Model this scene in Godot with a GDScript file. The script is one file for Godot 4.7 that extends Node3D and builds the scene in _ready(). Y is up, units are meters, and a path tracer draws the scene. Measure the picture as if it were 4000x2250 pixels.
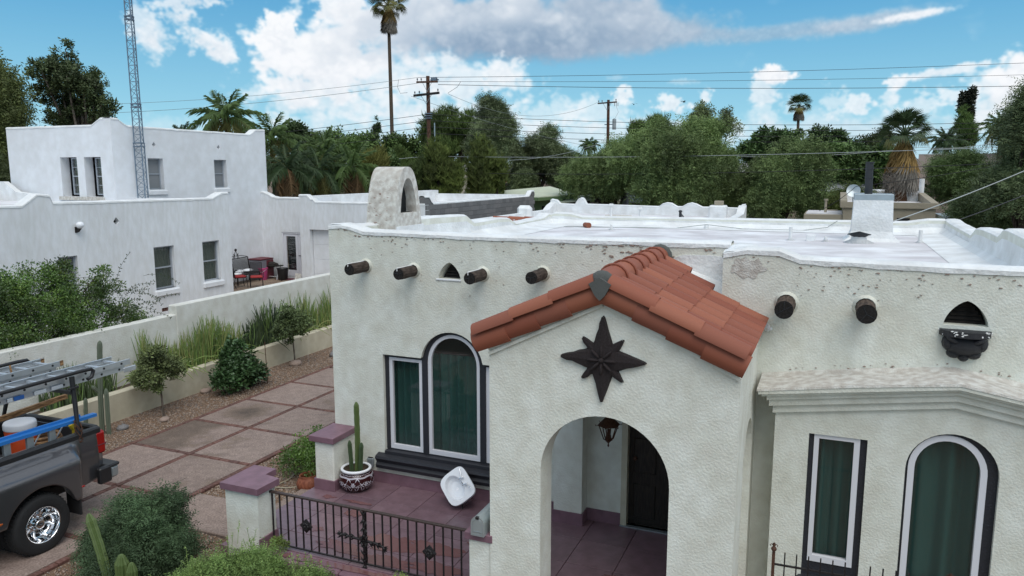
extends Node3D

# ---------------------------------------------------------------- mesh builder
class MB:
	var v := PackedVector3Array()
	var n := PackedVector3Array()
	var c := PackedColorArray()
	var u := PackedVector2Array()
	var col = null
	func tri(a: Vector3, b: Vector3, d: Vector3) -> void:      # a, b, d run anticlockwise seen from outside
		var k := (b - a).cross(d - a)
		if k.length_squared() < 1e-18:
			return
		k = k.normalized()
		trin(a, b, d, k, k, k)
	func trin(a: Vector3, b: Vector3, d: Vector3, na: Vector3, nb: Vector3, nd: Vector3) -> void:
		v.append(a); v.append(d); v.append(b)
		n.append(na); n.append(nd); n.append(nb)
		if col != null:
			c.append(col); c.append(col); c.append(col)
	func quad(a: Vector3, b: Vector3, d: Vector3, e: Vector3) -> void:
		tri(a, b, d); tri(a, d, e)
	func quadn(a: Vector3, b: Vector3, d: Vector3, e: Vector3, na: Vector3, nb: Vector3, nd: Vector3, ne: Vector3) -> void:
		trin(a, b, d, na, nb, nd); trin(a, d, e, na, nd, ne)
	func box(lo: Vector3, hi: Vector3, xf := Transform3D(), bev := 0.0) -> void:
		var ce := (lo + hi) * 0.5
		var h := (hi - lo) * 0.5
		for ax in 3:
			for s in [-1.0, 1.0]:
				var i := (ax + 1) % 3
				var j := (ax + 2) % 3
				var p := []
				for q in [[-1, -1], [1, -1], [1, 1], [-1, 1]]:
					var w := Vector3.ZERO
					w[ax] = s * h[ax]; w[i] = q[0] * (h[i] - bev); w[j] = q[1] * (h[j] - bev)
					p.append(xf * (ce + w))
				if s > 0: quad(p[0], p[1], p[2], p[3])
				else: quad(p[3], p[2], p[1], p[0])
		if bev <= 0.0:
			return
		for ax in 3:
			var i := (ax + 1) % 3
			var j := (ax + 2) % 3
			for si in [-1.0, 1.0]:
				for sj in [-1.0, 1.0]:
					var p := []
					for q in [[-1, 0], [1, 0], [1, 1], [-1, 1]]:
						var w := Vector3.ZERO
						w[ax] = q[0] * (h[ax] - bev)
						w[i] = si * (h[i] - (bev if q[1] == 1 else 0.0)); w[j] = sj * (h[j] - (0.0 if q[1] == 1 else bev))
						p.append(xf * (ce + w))
					if si * sj < 0: quad(p[0], p[1], p[2], p[3])
					else: quad(p[3], p[2], p[1], p[0])
		for sx in [-1.0, 1.0]:
			for sy in [-1.0, 1.0]:
				for sz in [-1.0, 1.0]:
					var a := xf * (ce + Vector3(sx * h.x, sy * (h.y - bev), sz * (h.z - bev)))
					var b := xf * (ce + Vector3(sx * (h.x - bev), sy * h.y, sz * (h.z - bev)))
					var d := xf * (ce + Vector3(sx * (h.x - bev), sy * (h.y - bev), sz * h.z))
					if sx * sy * sz > 0: tri(a, b, d)
					else: tri(a, d, b)
	func cbox(ce: Vector3, s: Vector3, xf := Transform3D(), bev := 0.0) -> void:
		box(ce - s * 0.5, ce + s * 0.5, xf, bev)
	func beam(a: Vector3, b: Vector3, w: float, h: float, up := Vector3.UP) -> void:     # a bar of rectangular section
		var z := (b - a).normalized()
		var x := up.cross(z)
		if x.length() < 0.01: x = Vector3.RIGHT.cross(z)
		x = x.normalized()
		var t := Transform3D(Basis(x, z.cross(x), z), (a + b) * 0.5)
		cbox(Vector3.ZERO, Vector3(w, h, a.distance_to(b)), t)
	func prism(p: PackedVector2Array, z0: float, z1: float, xf := Transform3D()) -> void:   # outline anticlockwise, z1 > z0
		var idx := Geometry2D.triangulate_polygon(p)
		var ar := 0.0
		for i in p.size():
			ar += p[i].cross(p[(i + 1) % p.size()])
		for t in range(0, idx.size(), 3):
			var a := p[idx[t]]
			var b := p[idx[t + 1]]
			var d := p[idx[t + 2]]
			if (b - a).cross(d - a) < 0:
				var e := b
				b = d; d = e
			tri(xf * Vector3(a.x, a.y, z1), xf * Vector3(b.x, b.y, z1), xf * Vector3(d.x, d.y, z1))
			tri(xf * Vector3(a.x, a.y, z0), xf * Vector3(d.x, d.y, z0), xf * Vector3(b.x, b.y, z0))
		for i in p.size():
			var a := p[i]
			var b := p[(i + 1) % p.size()]
			if ar < 0:
				var e := a
				a = b; b = e
			quad(xf * Vector3(a.x, a.y, z0), xf * Vector3(b.x, b.y, z0), xf * Vector3(b.x, b.y, z1), xf * Vector3(a.x, a.y, z1))
	func tube(p: Array, r, sides := 8, caps := true) -> void:
		var rings := []
		var nor := []
		var t := Vector3.ZERO
		var x := Vector3.ZERO
		for i in p.size():
			var t2: Vector3 = (p[mini(i + 1, p.size() - 1)] - p[maxi(i - 1, 0)]).normalized()
			if i == 0:
				x = t2.cross(Vector3.UP if absf(t2.y) < 0.95 else Vector3.RIGHT).normalized()
			else:
				x = (x - t2 * x.dot(t2)).normalized()
			t = t2
			var y := t.cross(x)
			var rr: float = r[i] if r is Array else r
			var ring := []
			var nn := []
			for k in sides:
				var an := TAU * k / sides
				var d := x * cos(an) + y * sin(an)
				ring.append(p[i] + d * rr); nn.append(d)
			rings.append(ring); nor.append(nn)
		for i in p.size() - 1:
			for k in sides:
				var k2 := (k + 1) % sides
				quadn(rings[i][k], rings[i][k2], rings[i + 1][k2], rings[i + 1][k], nor[i][k], nor[i][k2], nor[i + 1][k2], nor[i + 1][k])
		if caps:
			for k in sides:
				var k2 := (k + 1) % sides
				tri(p[0], rings[0][k2], rings[0][k])
				tri(p[-1], rings[-1][k], rings[-1][k2])
	func lathe(pr: Array, segs := 24, xf := Transform3D(), uvs := false, a0 := 0.0, a1 := TAU) -> void:   # pr: Vector2(radius, height), from the bottom up
		var nn := []
		for i in pr.size():
			var d: Vector2 = pr[mini(i + 1, pr.size() - 1)] - pr[maxi(i - 1, 0)]
			nn.append(Vector2(d.y, -d.x).normalized())
		for k in segs:
			var p := a0 + (a1 - a0) * k / segs
			var q := a0 + (a1 - a0) * (k + 1) / segs
			for i in pr.size() - 1:
				var e := []
				for w in [[p, i], [q, i], [q, i + 1], [p, i + 1]]:
					var r: Vector2 = pr[w[1]]
					var m: Vector2 = nn[w[1]]
					e.append([xf * Vector3(r.x * sin(w[0]), r.y, r.x * cos(w[0])), (xf.basis * Vector3(m.x * sin(w[0]), m.y, m.x * cos(w[0]))).normalized()])
				quadn(e[0][0], e[1][0], e[2][0], e[3][0], e[0][1], e[1][1], e[2][1], e[3][1])
				if uvs:
					var y0 := float(i) / (pr.size() - 1)
					var y1 := float(i + 1) / (pr.size() - 1)
					var ua := float(k) / segs
					var ub := float(k + 1) / segs
					for w in [[ua, y0], [ub, y1], [ub, y0], [ua, y0], [ua, y1], [ub, y1]]:
						u.append(Vector2(w[0], 1.0 - w[1]))
	func ball(ce: Vector3, r: Vector3, la := 8, lo := 12, xf := Transform3D()) -> void:
		for i in la:
			for k in lo:
				var e := []
				for w in [[i, k], [i, k + 1], [i + 1, k + 1], [i + 1, k]]:
					var th: float = -PI / 2 + PI * w[0] / la
					var ph: float = TAU * w[1] / lo
					var d := Vector3(cos(th) * sin(ph), sin(th), cos(th) * cos(ph))
					e.append([xf * (ce + d * r), (xf.basis * (d / r)).normalized()])
				quadn(e[0][0], e[1][0], e[2][0], e[3][0], e[0][1], e[1][1], e[2][1], e[3][1])
	static func at(p: Array, xm: float, x: float) -> float:
		for i in p.size() - 1:
			if p[i].x <= xm and p[i + 1].x > xm:
				return lerpf(p[i].y, p[i + 1].y, (x - p[i].x) / (p[i + 1].x - p[i].x))
		return p[-1].y
	# a wall between the lines top and bot (left to right) with holes [top line, bottom line], front at z = 0, back at -t
	func wall(top: Array, bot: Array, holes: Array, t: float, xf := Transform3D()) -> void:
		var xs := []
		for l in [top, bot]:
			for p in l: xs.append(p.x)
		for h in holes:
			for l in h:
				for p in l: xs.append(p.x)
		xs.sort()
		var k := [xs[0]]
		for x in xs:
			if x - k[-1] > 1e-5: k.append(x)
		for i in k.size() - 1:
			var a: float = k[i]
			var b: float = k[i + 1]
			var m := (a + b) * 0.5
			var cuts := [[bot, 0]]
			var inside := []
			for h in holes:
				if h[0][0].x < m and h[0][-1].x > m: inside.append([at(h[1], m, m), h])
			inside.sort_custom(func(p, q): return p[0] < q[0])
			for h in inside:
				cuts.append([h[1][1], 1]); cuts.append([h[1][0], 0])
			cuts.append([top, 1])
			for j in range(0, cuts.size(), 2):
				var lo = cuts[j][0]
				var hi = cuts[j + 1][0]
				var p0 := Vector2(a, at(lo, m, a))
				var p1 := Vector2(b, at(lo, m, b))
				var p2 := Vector2(b, at(hi, m, b))
				var p3 := Vector2(a, at(hi, m, a))
				var f := []
				var g := []
				for p in [p0, p1, p2, p3]:
					f.append(xf * Vector3(p.x, p.y, 0)); g.append(xf * Vector3(p.x, p.y, -t))
				quad(f[0], f[1], f[2], f[3])
				quad(g[1], g[0], g[3], g[2])
				quad(f[3], f[2], g[2], g[3])
				quad(g[0], g[1], f[1], f[0])
		var ends := [[top[0].x, bot[0].y, top[0].y, -1], [top[-1].x, bot[-1].y, top[-1].y, 1]]
		for h in holes:
			ends.append([h[0][0].x, h[1][0].y, h[0][0].y, 1]); ends.append([h[0][-1].x, h[1][-1].y, h[0][-1].y, -1])
			for i in h[0].size() - 1:
				if absf(h[0][i].x - h[0][i + 1].x) < 1e-5: ends.append([h[0][i].x, minf(h[0][i].y, h[0][i + 1].y), maxf(h[0][i].y, h[0][i + 1].y), 1 if h[0][i + 1].y > h[0][i].y else -1])
		for i in top.size() - 1:
			if absf(top[i].x - top[i + 1].x) < 1e-5: ends.append([top[i].x, minf(top[i].y, top[i + 1].y), maxf(top[i].y, top[i + 1].y), -1 if top[i + 1].y > top[i].y else 1])
		for e in ends:
			if e[2] - e[1] < 1e-5: continue
			var p := [xf * Vector3(e[0], e[1], 0), xf * Vector3(e[0], e[1], -t), xf * Vector3(e[0], e[2], -t), xf * Vector3(e[0], e[2], 0)]
			if e[3] > 0: quad(p[0], p[1], p[2], p[3])
			else: quad(p[3], p[2], p[1], p[0])
	func sweep(path: Array, prof: Callable) -> void:      # prof(i) gives the section's points at path[i]
		var last = null
		for i in path.size():
			var cur = prof.call(i)
			if last != null:
				for j in cur.size() - 1:
					quad(last[j], cur[j], cur[j + 1], last[j + 1])
			last = cur
	func mesh() -> ArrayMesh:
		var a := []
		a.resize(Mesh.ARRAY_MAX)
		a[Mesh.ARRAY_VERTEX] = v
		a[Mesh.ARRAY_NORMAL] = n
		if c.size() == v.size() and v.size() > 0: a[Mesh.ARRAY_COLOR] = c
		if u.size() == v.size() and v.size() > 0: a[Mesh.ARRAY_TEX_UV] = u
		var m := ArrayMesh.new()
		m.add_surface_from_arrays(Mesh.PRIMITIVE_TRIANGLES, a)
		return m

# ---------------------------------------------------------------- naming
var used := {}
var M := {}
var rng := RandomNumberGenerator.new()

func numbered(s: String) -> String:
	if not used.has(s):
		used[s] = 0
		return s
	used[s] += 1
	return "%s_%03d" % [s, used[s]]

func tag(o: Node3D, label: String, category: String, group := "") -> Node3D:
	o.set_meta("label", label)
	o.set_meta("category", category)
	if group != "": o.set_meta("group", group)
	return o

func thing(called: String, label: String, category: String, pos := Vector3.ZERO, group := "") -> Node3D:
	var o := Node3D.new()
	o.name = numbered(called)
	add_child(o)
	o.position = pos
	return tag(o, label, category, group)

func put(called: String, mesh: Mesh, m: Material, parent: Node = null, at := Transform3D()) -> MeshInstance3D:
	var o := MeshInstance3D.new()
	o.mesh = mesh
	o.material_override = m
	o.transform = at
	if parent == null:
		o.name = numbered(called)
		add_child(o)
	else:
		o.name = called
		var k := 0
		while parent.has_node(NodePath(String(o.name))):
			k += 1
			o.name = "%s_%03d" % [called, k]
		parent.add_child(o, true)
	return o

func structure(called: String) -> Node3D:
	var o := Node3D.new()
	o.name = called
	add_child(o)
	o.set_meta("kind", "structure")
	return o

func stuff(called: String, mesh: Mesh, m: Material, xfs: Array, cols: Array, parent: Node) -> MultiMeshInstance3D:
	var mm := MultiMesh.new()
	mm.transform_format = MultiMesh.TRANSFORM_3D
	mm.use_colors = cols.size() > 0
	mm.mesh = mesh
	mm.instance_count = xfs.size()
	for i in xfs.size():
		mm.set_instance_transform(i, xfs[i])
		if cols.size() > 0: mm.set_instance_color(i, cols[i])
	var o := MultiMeshInstance3D.new()
	o.multimesh = mm
	o.material_override = m
	o.name = called if parent != self else numbered(called)
	o.set_meta("kind", "stuff")
	parent.add_child(o, true)
	return o

# ---------------------------------------------------------------- materials
func lin(r: float, g: float, b: float) -> Color:
	return Color(r, g, b).linear_to_srgb()

func noise(freq: float, oct := 4, seed_ := 1, type := FastNoiseLite.TYPE_SIMPLEX_SMOOTH) -> FastNoiseLite:
	var f := FastNoiseLite.new()
	f.seed = seed_
	f.frequency = freq
	f.noise_type = type
	f.fractal_octaves = oct
	f.fractal_type = FastNoiseLite.FRACTAL_FBM
	return f

# a colour texture that runs between two sRGB tints along a seamless noise
func tint_tex(nz: FastNoiseLite, a: Color, b: Color, contrast := 1.0, size := 256) -> ImageTexture:
	var im := nz.get_seamless_image(size, size)
	im.convert(Image.FORMAT_L8)
	var d := im.get_data()
	var o := PackedByteArray()
	o.resize(d.size() * 3)
	var lut := []
	for i in 256:
		var t := clampf((i / 255.0 - 0.5) * contrast + 0.5, 0, 1)
		var q := a.lerp(b, t)
		lut.append([int(q.r * 255), int(q.g * 255), int(q.b * 255)])
	for i in d.size():
		var q = lut[d[i]]
		o[i * 3] = q[0]; o[i * 3 + 1] = q[1]; o[i * 3 + 2] = q[2]
	return ImageTexture.create_from_image(Image.create_from_data(size, size, false, Image.FORMAT_RGB8, o))

func height_tex(nz: FastNoiseLite, size := 512) -> ImageTexture:
	var im := nz.get_seamless_image(size, size)
	im.convert(Image.FORMAT_L8)
	return ImageTexture.create_from_image(im)

func mat(key: String, color: Color, rough := 0.8, metal := 0.0) -> StandardMaterial3D:
	var m := StandardMaterial3D.new()
	m.albedo_color = color
	m.roughness = rough
	m.metallic = metal
	M[key] = m
	return m

func grain(m: StandardMaterial3D, tex, bump, depth := 0.3, scale := Vector3.ONE, world := true) -> StandardMaterial3D:
	if tex: m.albedo_texture = tex
	if bump:
		m.heightmap_enabled = true
		m.heightmap_texture = bump
		m.heightmap_scale = depth
	m.uv1_triplanar = true
	m.uv1_world_triplanar = world
	m.uv1_triplanar_sharpness = 4.0
	m.uv1_scale = scale
	return m

func X(o: Vector3, ry := 0.0, s := Vector3.ONE) -> Transform3D:
	return Transform3D(Basis(Vector3.UP, ry).scaled_local(s), o)

func V2(a: Array) -> Array:       # [x, y, x, y ...] as points
	var o := []
	for i in range(0, a.size(), 2): o.append(Vector2(a[i], a[i + 1]))
	return o

func arc(cx: float, cy: float, r: float, k := 16, ry := -1.0) -> Array:      # half circle, left to right
	var o := []
	if ry < 0: ry = r
	for i in k + 1:
		var a := PI - PI * i / k
		o.append(Vector2(cx + r * cos(a), cy + ry * sin(a)))
	return o

func rect_hole(x0: float, x1: float, y0: float, y1: float) -> Array:
	return [V2([x0, y1, x1, y1]), V2([x0, y0, x1, y0])]

func arch_hole(cx: float, r: float, y0: float, ys: float, ry := -1.0) -> Array:
	return [arc(cx, ys, r, 18, ry), V2([cx - r, y0, cx + r, y0])]

func face_x(x: float) -> Transform3D:      # a wall that faces +x: its own x runs along -z
	return Transform3D(Basis(Vector3(0, 0, -1), Vector3.UP, Vector3(1, 0, 0)), Vector3(x, 0, 0))

# ---------------------------------------------------------------- sky: air and clouds, by azimuth and elevation in degrees
# each cloud: azimuth, elevation, half width, half height, tilt, opacity, softness, raggedness, greyness above, greyness below
var clouds := [
		-37.53, 8.07, 2.98, 2.83, 0, 1, 0.5, 0.75, 0.0, 0.25,
		-38.94, 9.31, 1.43, 1.43, 0, 1, 0.4, 0.7, 0.0, 0.1,
		-36.52, 6.37, 3.87, 2.08, 0, 0.95, 0.6, 0.8, 0.0, 0.2,
		-34.25, 8.57, 3.57, 2.98, 0, 1, 0.7, 0.7, 0.0, 0.3,
		-34.71, 11.17, 2.38, 1.34, 0, 0.95, 0.6, 0.8, 0.0, 0.2,
		-30.87, 9.99, 4.46, 3.27, 0, 1, 0.8, 0.6, 0.1, 0.45,
		-32.08, 6.47, 4.46, 1.79, 0, 0.75, 0.9, 0.8, 0.0, 0.15,
		-25.2, 10.88, 9.82, 2.68, 0, 1, 0.8, 0.5, 0.3, 0.75,
		-16.66, 10.83, 7.14, 2.98, 0, 1, 0.8, 0.35, 0.55, 0.95,
		-12.43, 9.54, 5.65, 1.64, 6, 0.9, 0.9, 0.3, 0.65, 0.95,
		-21.48, 9.42, 11.9, 1.96, 1, 1, 0.8, 0.25, 0.55, 1.25,
		-27.25, 6.12, 5.65, 2.23, 0, 0.8, 0.9, 0.95, 0.0, 0.15,
		-23.5, 6.97, 2.08, 1.19, 0, 0.7, 0.8, 0.9, 0.0, 0.1,
		-36.03, 4.75, 6.55, 1.49, 0, 0.6, 1, 0.9, 0.05, 0.15,
		-29.57, 4.29, 7.74, 1.64, 0, 0.6, 1, 0.9, 0.0, 0.15,
		-22.34, 3.75, 7.74, 1.49, 0, 0.55, 1, 0.95, 0.0, 0.12,
		-4.12, 9.32, 8.04, 0.71, 4, 0.62, 1, 0.22, 0.7, 0.9,
		1.31, 9.55, 5.36, 0.74, 7, 0.8, 1, 0.22, 0.5, 0.8,
		4.07, 9.79, 2.83, 0.33, 6, 0.95, 0.9, 0.25, 0.0, 0.1,
		-8.86, 9.41, 3.57, 0.6, 3, 0.55, 1, 0.22, 0.7, 0.85,
		-4.63, 6.55, 1.55, 0.71, -4, 1, 0.5, 0.6, 0.0, 0.2,
		-4.84, 5.58, 1.01, 1.34, 0, 0.75, 0.7, 0.7, 0.0, 0.2,
		-4.63, 3.84, 1.19, 0.89, 0, 0.5, 0.8, 0.8, 0.0, 0.1,
		3.39, 5.77, 0.83, 0.54, 10, 0.9, 0.6, 0.7, 0.0, 0.1,
		6.01, 6.24, 3.12, 0.36, 8, 0.85, 0.7, 0.4, 0.0, 0.1,
		3.26, 5.02, 0.42, 0.89, 0, 0.5, 0.8, 0.8, 0, 0.1,
		10.08, 5.75, 1.64, 1.64, 0, 1, 0.5, 0.7, 0.0, 0.15,
		8.85, 4.4, 2.38, 1.79, 0, 0.85, 0.8, 0.8, 0.0, 0.15,
		10.32, 4.1, 2.38, 1.79, 0, 0.9, 0.8, 0.7, 0.05, 0.2,
		-11.17, 4.73, 1.31, 0.77, 0, 0.85, 0.7, 0.8, 0, 0.15,
		-14.71, 5.39, 0.89, 0.65, 0, 0.85, 0.7, 0.8, 0, 0.1,
		-8.84, 5.28, 0.48, 0.71, 0, 0.8, 0.7, 0.8, 0, 0.1,
		-16.54, 4.15, 2.68, 1.19, 0, 0.6, 0.9, 0.9, 0, 0.1,
		-0.45, 4.65, 0.89, 1.19, 0, 0.55, 0.8, 0.9, 0, 0.1,
		1.28, 4.41, 1.01, 0.77, 0, 0.8, 0.7, 0.8, 0, 0.12,
		3.05, 4.65, 0.65, 0.89, 0, 0.6, 0.8, 0.9, 0, 0.1,
		4.92, 4.28, 1.19, 0.89, 0, 0.6, 0.8, 0.9, 0, 0.1,
		6.91, 4.61, 1.34, 0.74, 0, 0.75, 0.8, 0.9, 0, 0.1,
		-2.84, 4.46, 0.65, 0.89, 0, 0.45, 0.8, 0.9, 0, 0.1,
		1.01, 2.91, 15.48, 1.34, 0, 0.55, 1.2, 0.7, 0.1, 0.2,
		-16.52, 2.59, 12.5, 1.49, 0, 0.6, 1.2, 0.7, 0.05, 0.15,
		-33.87, 2.84, 12.5, 1.34, 0, 0.5, 1.2, 0.7, 0.05, 0.15,
		-10.39, 6.27, 1.19, 0.24, 0, 0.35, 0.9, 0.6, 0.1, 0.2,
		-15.16, 6.64, 0.89, 0.21, 0, 0.3, 0.9, 0.6, 0.1, 0.2,
		-47.42, 9.43, 1.19, 1.79, 20, 0.72, 0.9, 0.9, 0.05, 0.2,
		-46.65, 8.62, 0.89, 1.19, 30, 0.6, 0.9, 0.9, 0.05, 0.2,
		-44.7, 10.85, 2.23, 0.83, 10, 0.8, 0.9, 0.9, 0.05, 0.2,
		-45.12, 9.96, 1.04, 0.89, 0, 0.65, 0.9, 0.9, 0.05, 0.2,
		-43.61, 8.43, 1.85, 1.07, -25, 0.82, 0.8, 0.85, 0.0, 0.2,
		-42.87, 8.09, 1.43, 1.01, -30, 0.75, 0.8, 0.85, 0.0, 0.2,
		-44.2, 8.9, 1.34, 0.6, -30, 0.6, 0.9, 0.9, 0.0, 0.2,
		-40.57, 5.31, 0.65, 0.65, 0, 0.35, 0.9, 0.9, 0, 0.1,
		-47.13, 8.47, 0.77, 1.49, 15, 0.5, 0.9, 0.9, 0.05, 0.2,
		-46.3, 2.65, 8.93, 1.19, 0, 0.3, 1.2, 0.7, 0.05, 0.1]

func cloud_list() -> Array:
	var o := []
	for i in range(0, clouds.size(), 10):
		o.append(clouds.slice(i, i + 10))
	var r := RandomNumberGenerator.new()
	r.seed = 77
	for k in 26:        # the grey-white sheet at the top of the view spreads on overhead and hides the sun
		var az := k * 27.7 - 180.0
		var el: float = [24.0, 38.0, 56.0, 76.0][k % 4]
		var w: float = 26.0 / maxf(0.35, cos(deg_to_rad(el)))
		o.append([az, el, w, r.randf_range(9, 13), r.randf_range(-5, 5), 0.97, 0.9, 0.6, 0.05, 0.30])
	for k in 110:       # the rest of the sky carries the same kind of clouds
		var az := r.randf_range(-180, 180)
		var el := r.randf_range(1, 70)
		var w := r.randf_range(4, 15)
		var d := absf(wrapf(az + 22.7, -180, 180))
		if d < 36 + w and el < 16 + w * 0.6: continue
		o.append([az, el, w / maxf(0.3, cos(deg_to_rad(el))), w * r.randf_range(0.35, 0.6), r.randf_range(-10, 10), r.randf_range(0.7, 1.0), r.randf_range(0.5, 0.9), r.randf_range(0.5, 0.9), r.randf_range(0, 0.15), r.randf_range(0.15, 0.6)])
	for c in o: c.append(0.62 / deg_to_rad(clampf(minf(c[2], c[3]), 0.5, 7.0)))
	return o

func sky_part(az0: float, az1: float, el0: float, el1: float, w: int, h: int, list: Array) -> Image:
	var n1 := noise(1.0, 5, 11)
	var n2 := noise(2.1, 4, 12)
	n1.fractal_gain = 0.55
	var data := PackedByteArray()
	data.resize(w * h * 3)
	for y in h:
		var el := lerpf(el1, el0, (y + 0.5) / h)
		var row := []
		for c in list:
			if absf(el - c[1]) < c[3] * 1.7 + c[2] * 1.7 * absf(sin(deg_to_rad(c[4]))) + 0.3: row.append(c)
		var e := maxf(el, 0.0)
		var base: Color
		if e < 3.5: base = Color(0.80, 0.895, 0.94).lerp(Color(0.62, 0.84, 0.925), e / 3.5)
		elif e < 13.0: base = Color(0.62, 0.84, 0.925).lerp(Color(0.355, 0.645, 0.835), (e - 3.5) / 9.5)
		else: base = Color(0.355, 0.645, 0.835).lerp(Color(0.20, 0.46, 0.70), clampf((e - 13.0) / 50.0, 0, 1))
		var ce := cos(deg_to_rad(el))
		var se := sin(deg_to_rad(el))
		for x in w:
			var az := lerpf(az0, az1, (x + 0.5) / w)
			var q := base
			var ar := deg_to_rad(az)
			var p := Vector3(ce * sin(ar), se * 1.35, -ce * cos(ar))
			for c in row:
				var dx := wrapf(az - c[0], -180, 180)
				if absf(dx) > c[2] * 1.7 + 0.3: continue
				var dy: float = el - c[1]
				if c[4] != 0:
					var t := deg_to_rad(c[4])
					var dx2 := dx * cos(t) + dy * sin(t)
					dy = dy * cos(t) - dx * sin(t)
					dx = dx2
				dx /= c[2]; dy /= c[3]
				var s := 1.0 - sqrt(dx * dx + dy * dy)
				if s < -0.7: continue
				var ps: Vector3 = p * c[10] + Vector3(c[0], c[1], c[2])      # billows in proportion to the cloud
				var f1 := n1.get_noise_3dv(ps)
				var f2 := absf(n2.get_noise_3dv(ps)) * 1.6 - 0.35
				var d: float = s + c[7] * (f1 * 1.25 + f2 * 0.42)
				var a: float = smoothstep(-0.02, c[6] * 0.66, d) * c[5]
				if a <= 0.004: continue
				var g: float = lerpf(c[9], c[8], clampf(dy * 0.5 + 0.5 + f1 * 0.35, 0, 1)) - f2 * 0.22 - f1 * 0.12 + (1.0 - smoothstep(0.0, 0.7, d)) * -0.08
				var k := Color(0.975, 0.985, 1.0).lerp(Color(0.61, 0.695, 0.785), clampf(g, -0.02, 1.25))
				q = q.lerp(k, a)
			var i := (y * w + x) * 3
			data[i] = int(clampf(q.r, 0, 1) * 255); data[i + 1] = int(clampf(q.g, 0, 1) * 255); data[i + 2] = int(clampf(q.b, 0, 1) * 255)
	return Image.create_from_data(w, h, false, Image.FORMAT_RGB8, data)

func make_sky() -> PanoramaSkyMaterial:
	var list := cloud_list()
	var W := 4096
	var H := 2048
	var im := Image.create(W, H, false, Image.FORMAT_RGB8)
	im.fill(Color(0.42, 0.40, 0.38))
	var up := sky_part(0, 360, -1, 90, 720, 182, list)      # the left edge of a panorama looks along -z
	var hh := int(H * 91.0 / 180.0)
	up.resize(W, hh, Image.INTERPOLATE_CUBIC)
	im.blit_rect(up, Rect2i(0, 0, W, hh), Vector2i(0, 0))
	# the part towards the tall clouds in finer steps
	var ppd := W / 360.0
	var a0 := -62.0
	var a1 := 17.0
	var e1 := 17.0
	var x0 := int(a0 * ppd)
	var x1 := int(a1 * ppd)
	var y0 := int((90 - e1) * ppd)
	var y1 := int((90 + 1) * ppd)
	var fine := sky_part(x0 / ppd, x1 / ppd, 90 - y1 / ppd, 90 - y0 / ppd, x1 - x0, y1 - y0, list)
	im.blit_rect(fine, Rect2i(0, 0, -x0, y1 - y0), Vector2i(W + x0, y0))
	im.blit_rect(fine, Rect2i(-x0, 0, x1, y1 - y0), Vector2i(0, y0))
	var p := PanoramaSkyMaterial.new()
	p.panorama = ImageTexture.create_from_image(im)
	return p

func environment() -> void:
	var cam := Camera3D.new()
	cam.name = "Camera"
	cam.position = Vector3(0, 5.0, 0)
	cam.rotation = Vector3(deg_to_rad(-8.684), deg_to_rad(22.687), 0)
	cam.fov = 41.243
	cam.near = 0.1
	cam.far = 12000
	add_child(cam)
	cam.current = true
	var env := Environment.new()
	env.background_mode = Environment.BG_SKY
	var sky := Sky.new()
	var p := make_sky()
	p.energy_multiplier = 1.0
	sky.sky_material = p
	env.sky = sky
	env.tonemap_mode = Environment.TONE_MAPPER_LINEAR
	env.tonemap_exposure = 1.0
	env.ambient_light_source = Environment.AMBIENT_SOURCE_SKY
	env.sdfgi_enabled = true
	env.ssao_enabled = true
	env.ssil_enabled = true
	var we := WorldEnvironment.new()
	we.name = "WorldEnvironment"
	we.environment = env
	add_child(we)
	var sun := DirectionalLight3D.new()
	sun.name = "Sun"
	sun.light_energy = 0.58
	sun.light_color = Color(1.0, 0.985, 0.96)
	sun.light_angular_distance = 45.0
	sun.shadow_enabled = true
	sun.look_at_from_position(Vector3(4.0, 9.0, 4.6), Vector3.ZERO)
	add_child(sun)

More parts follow.
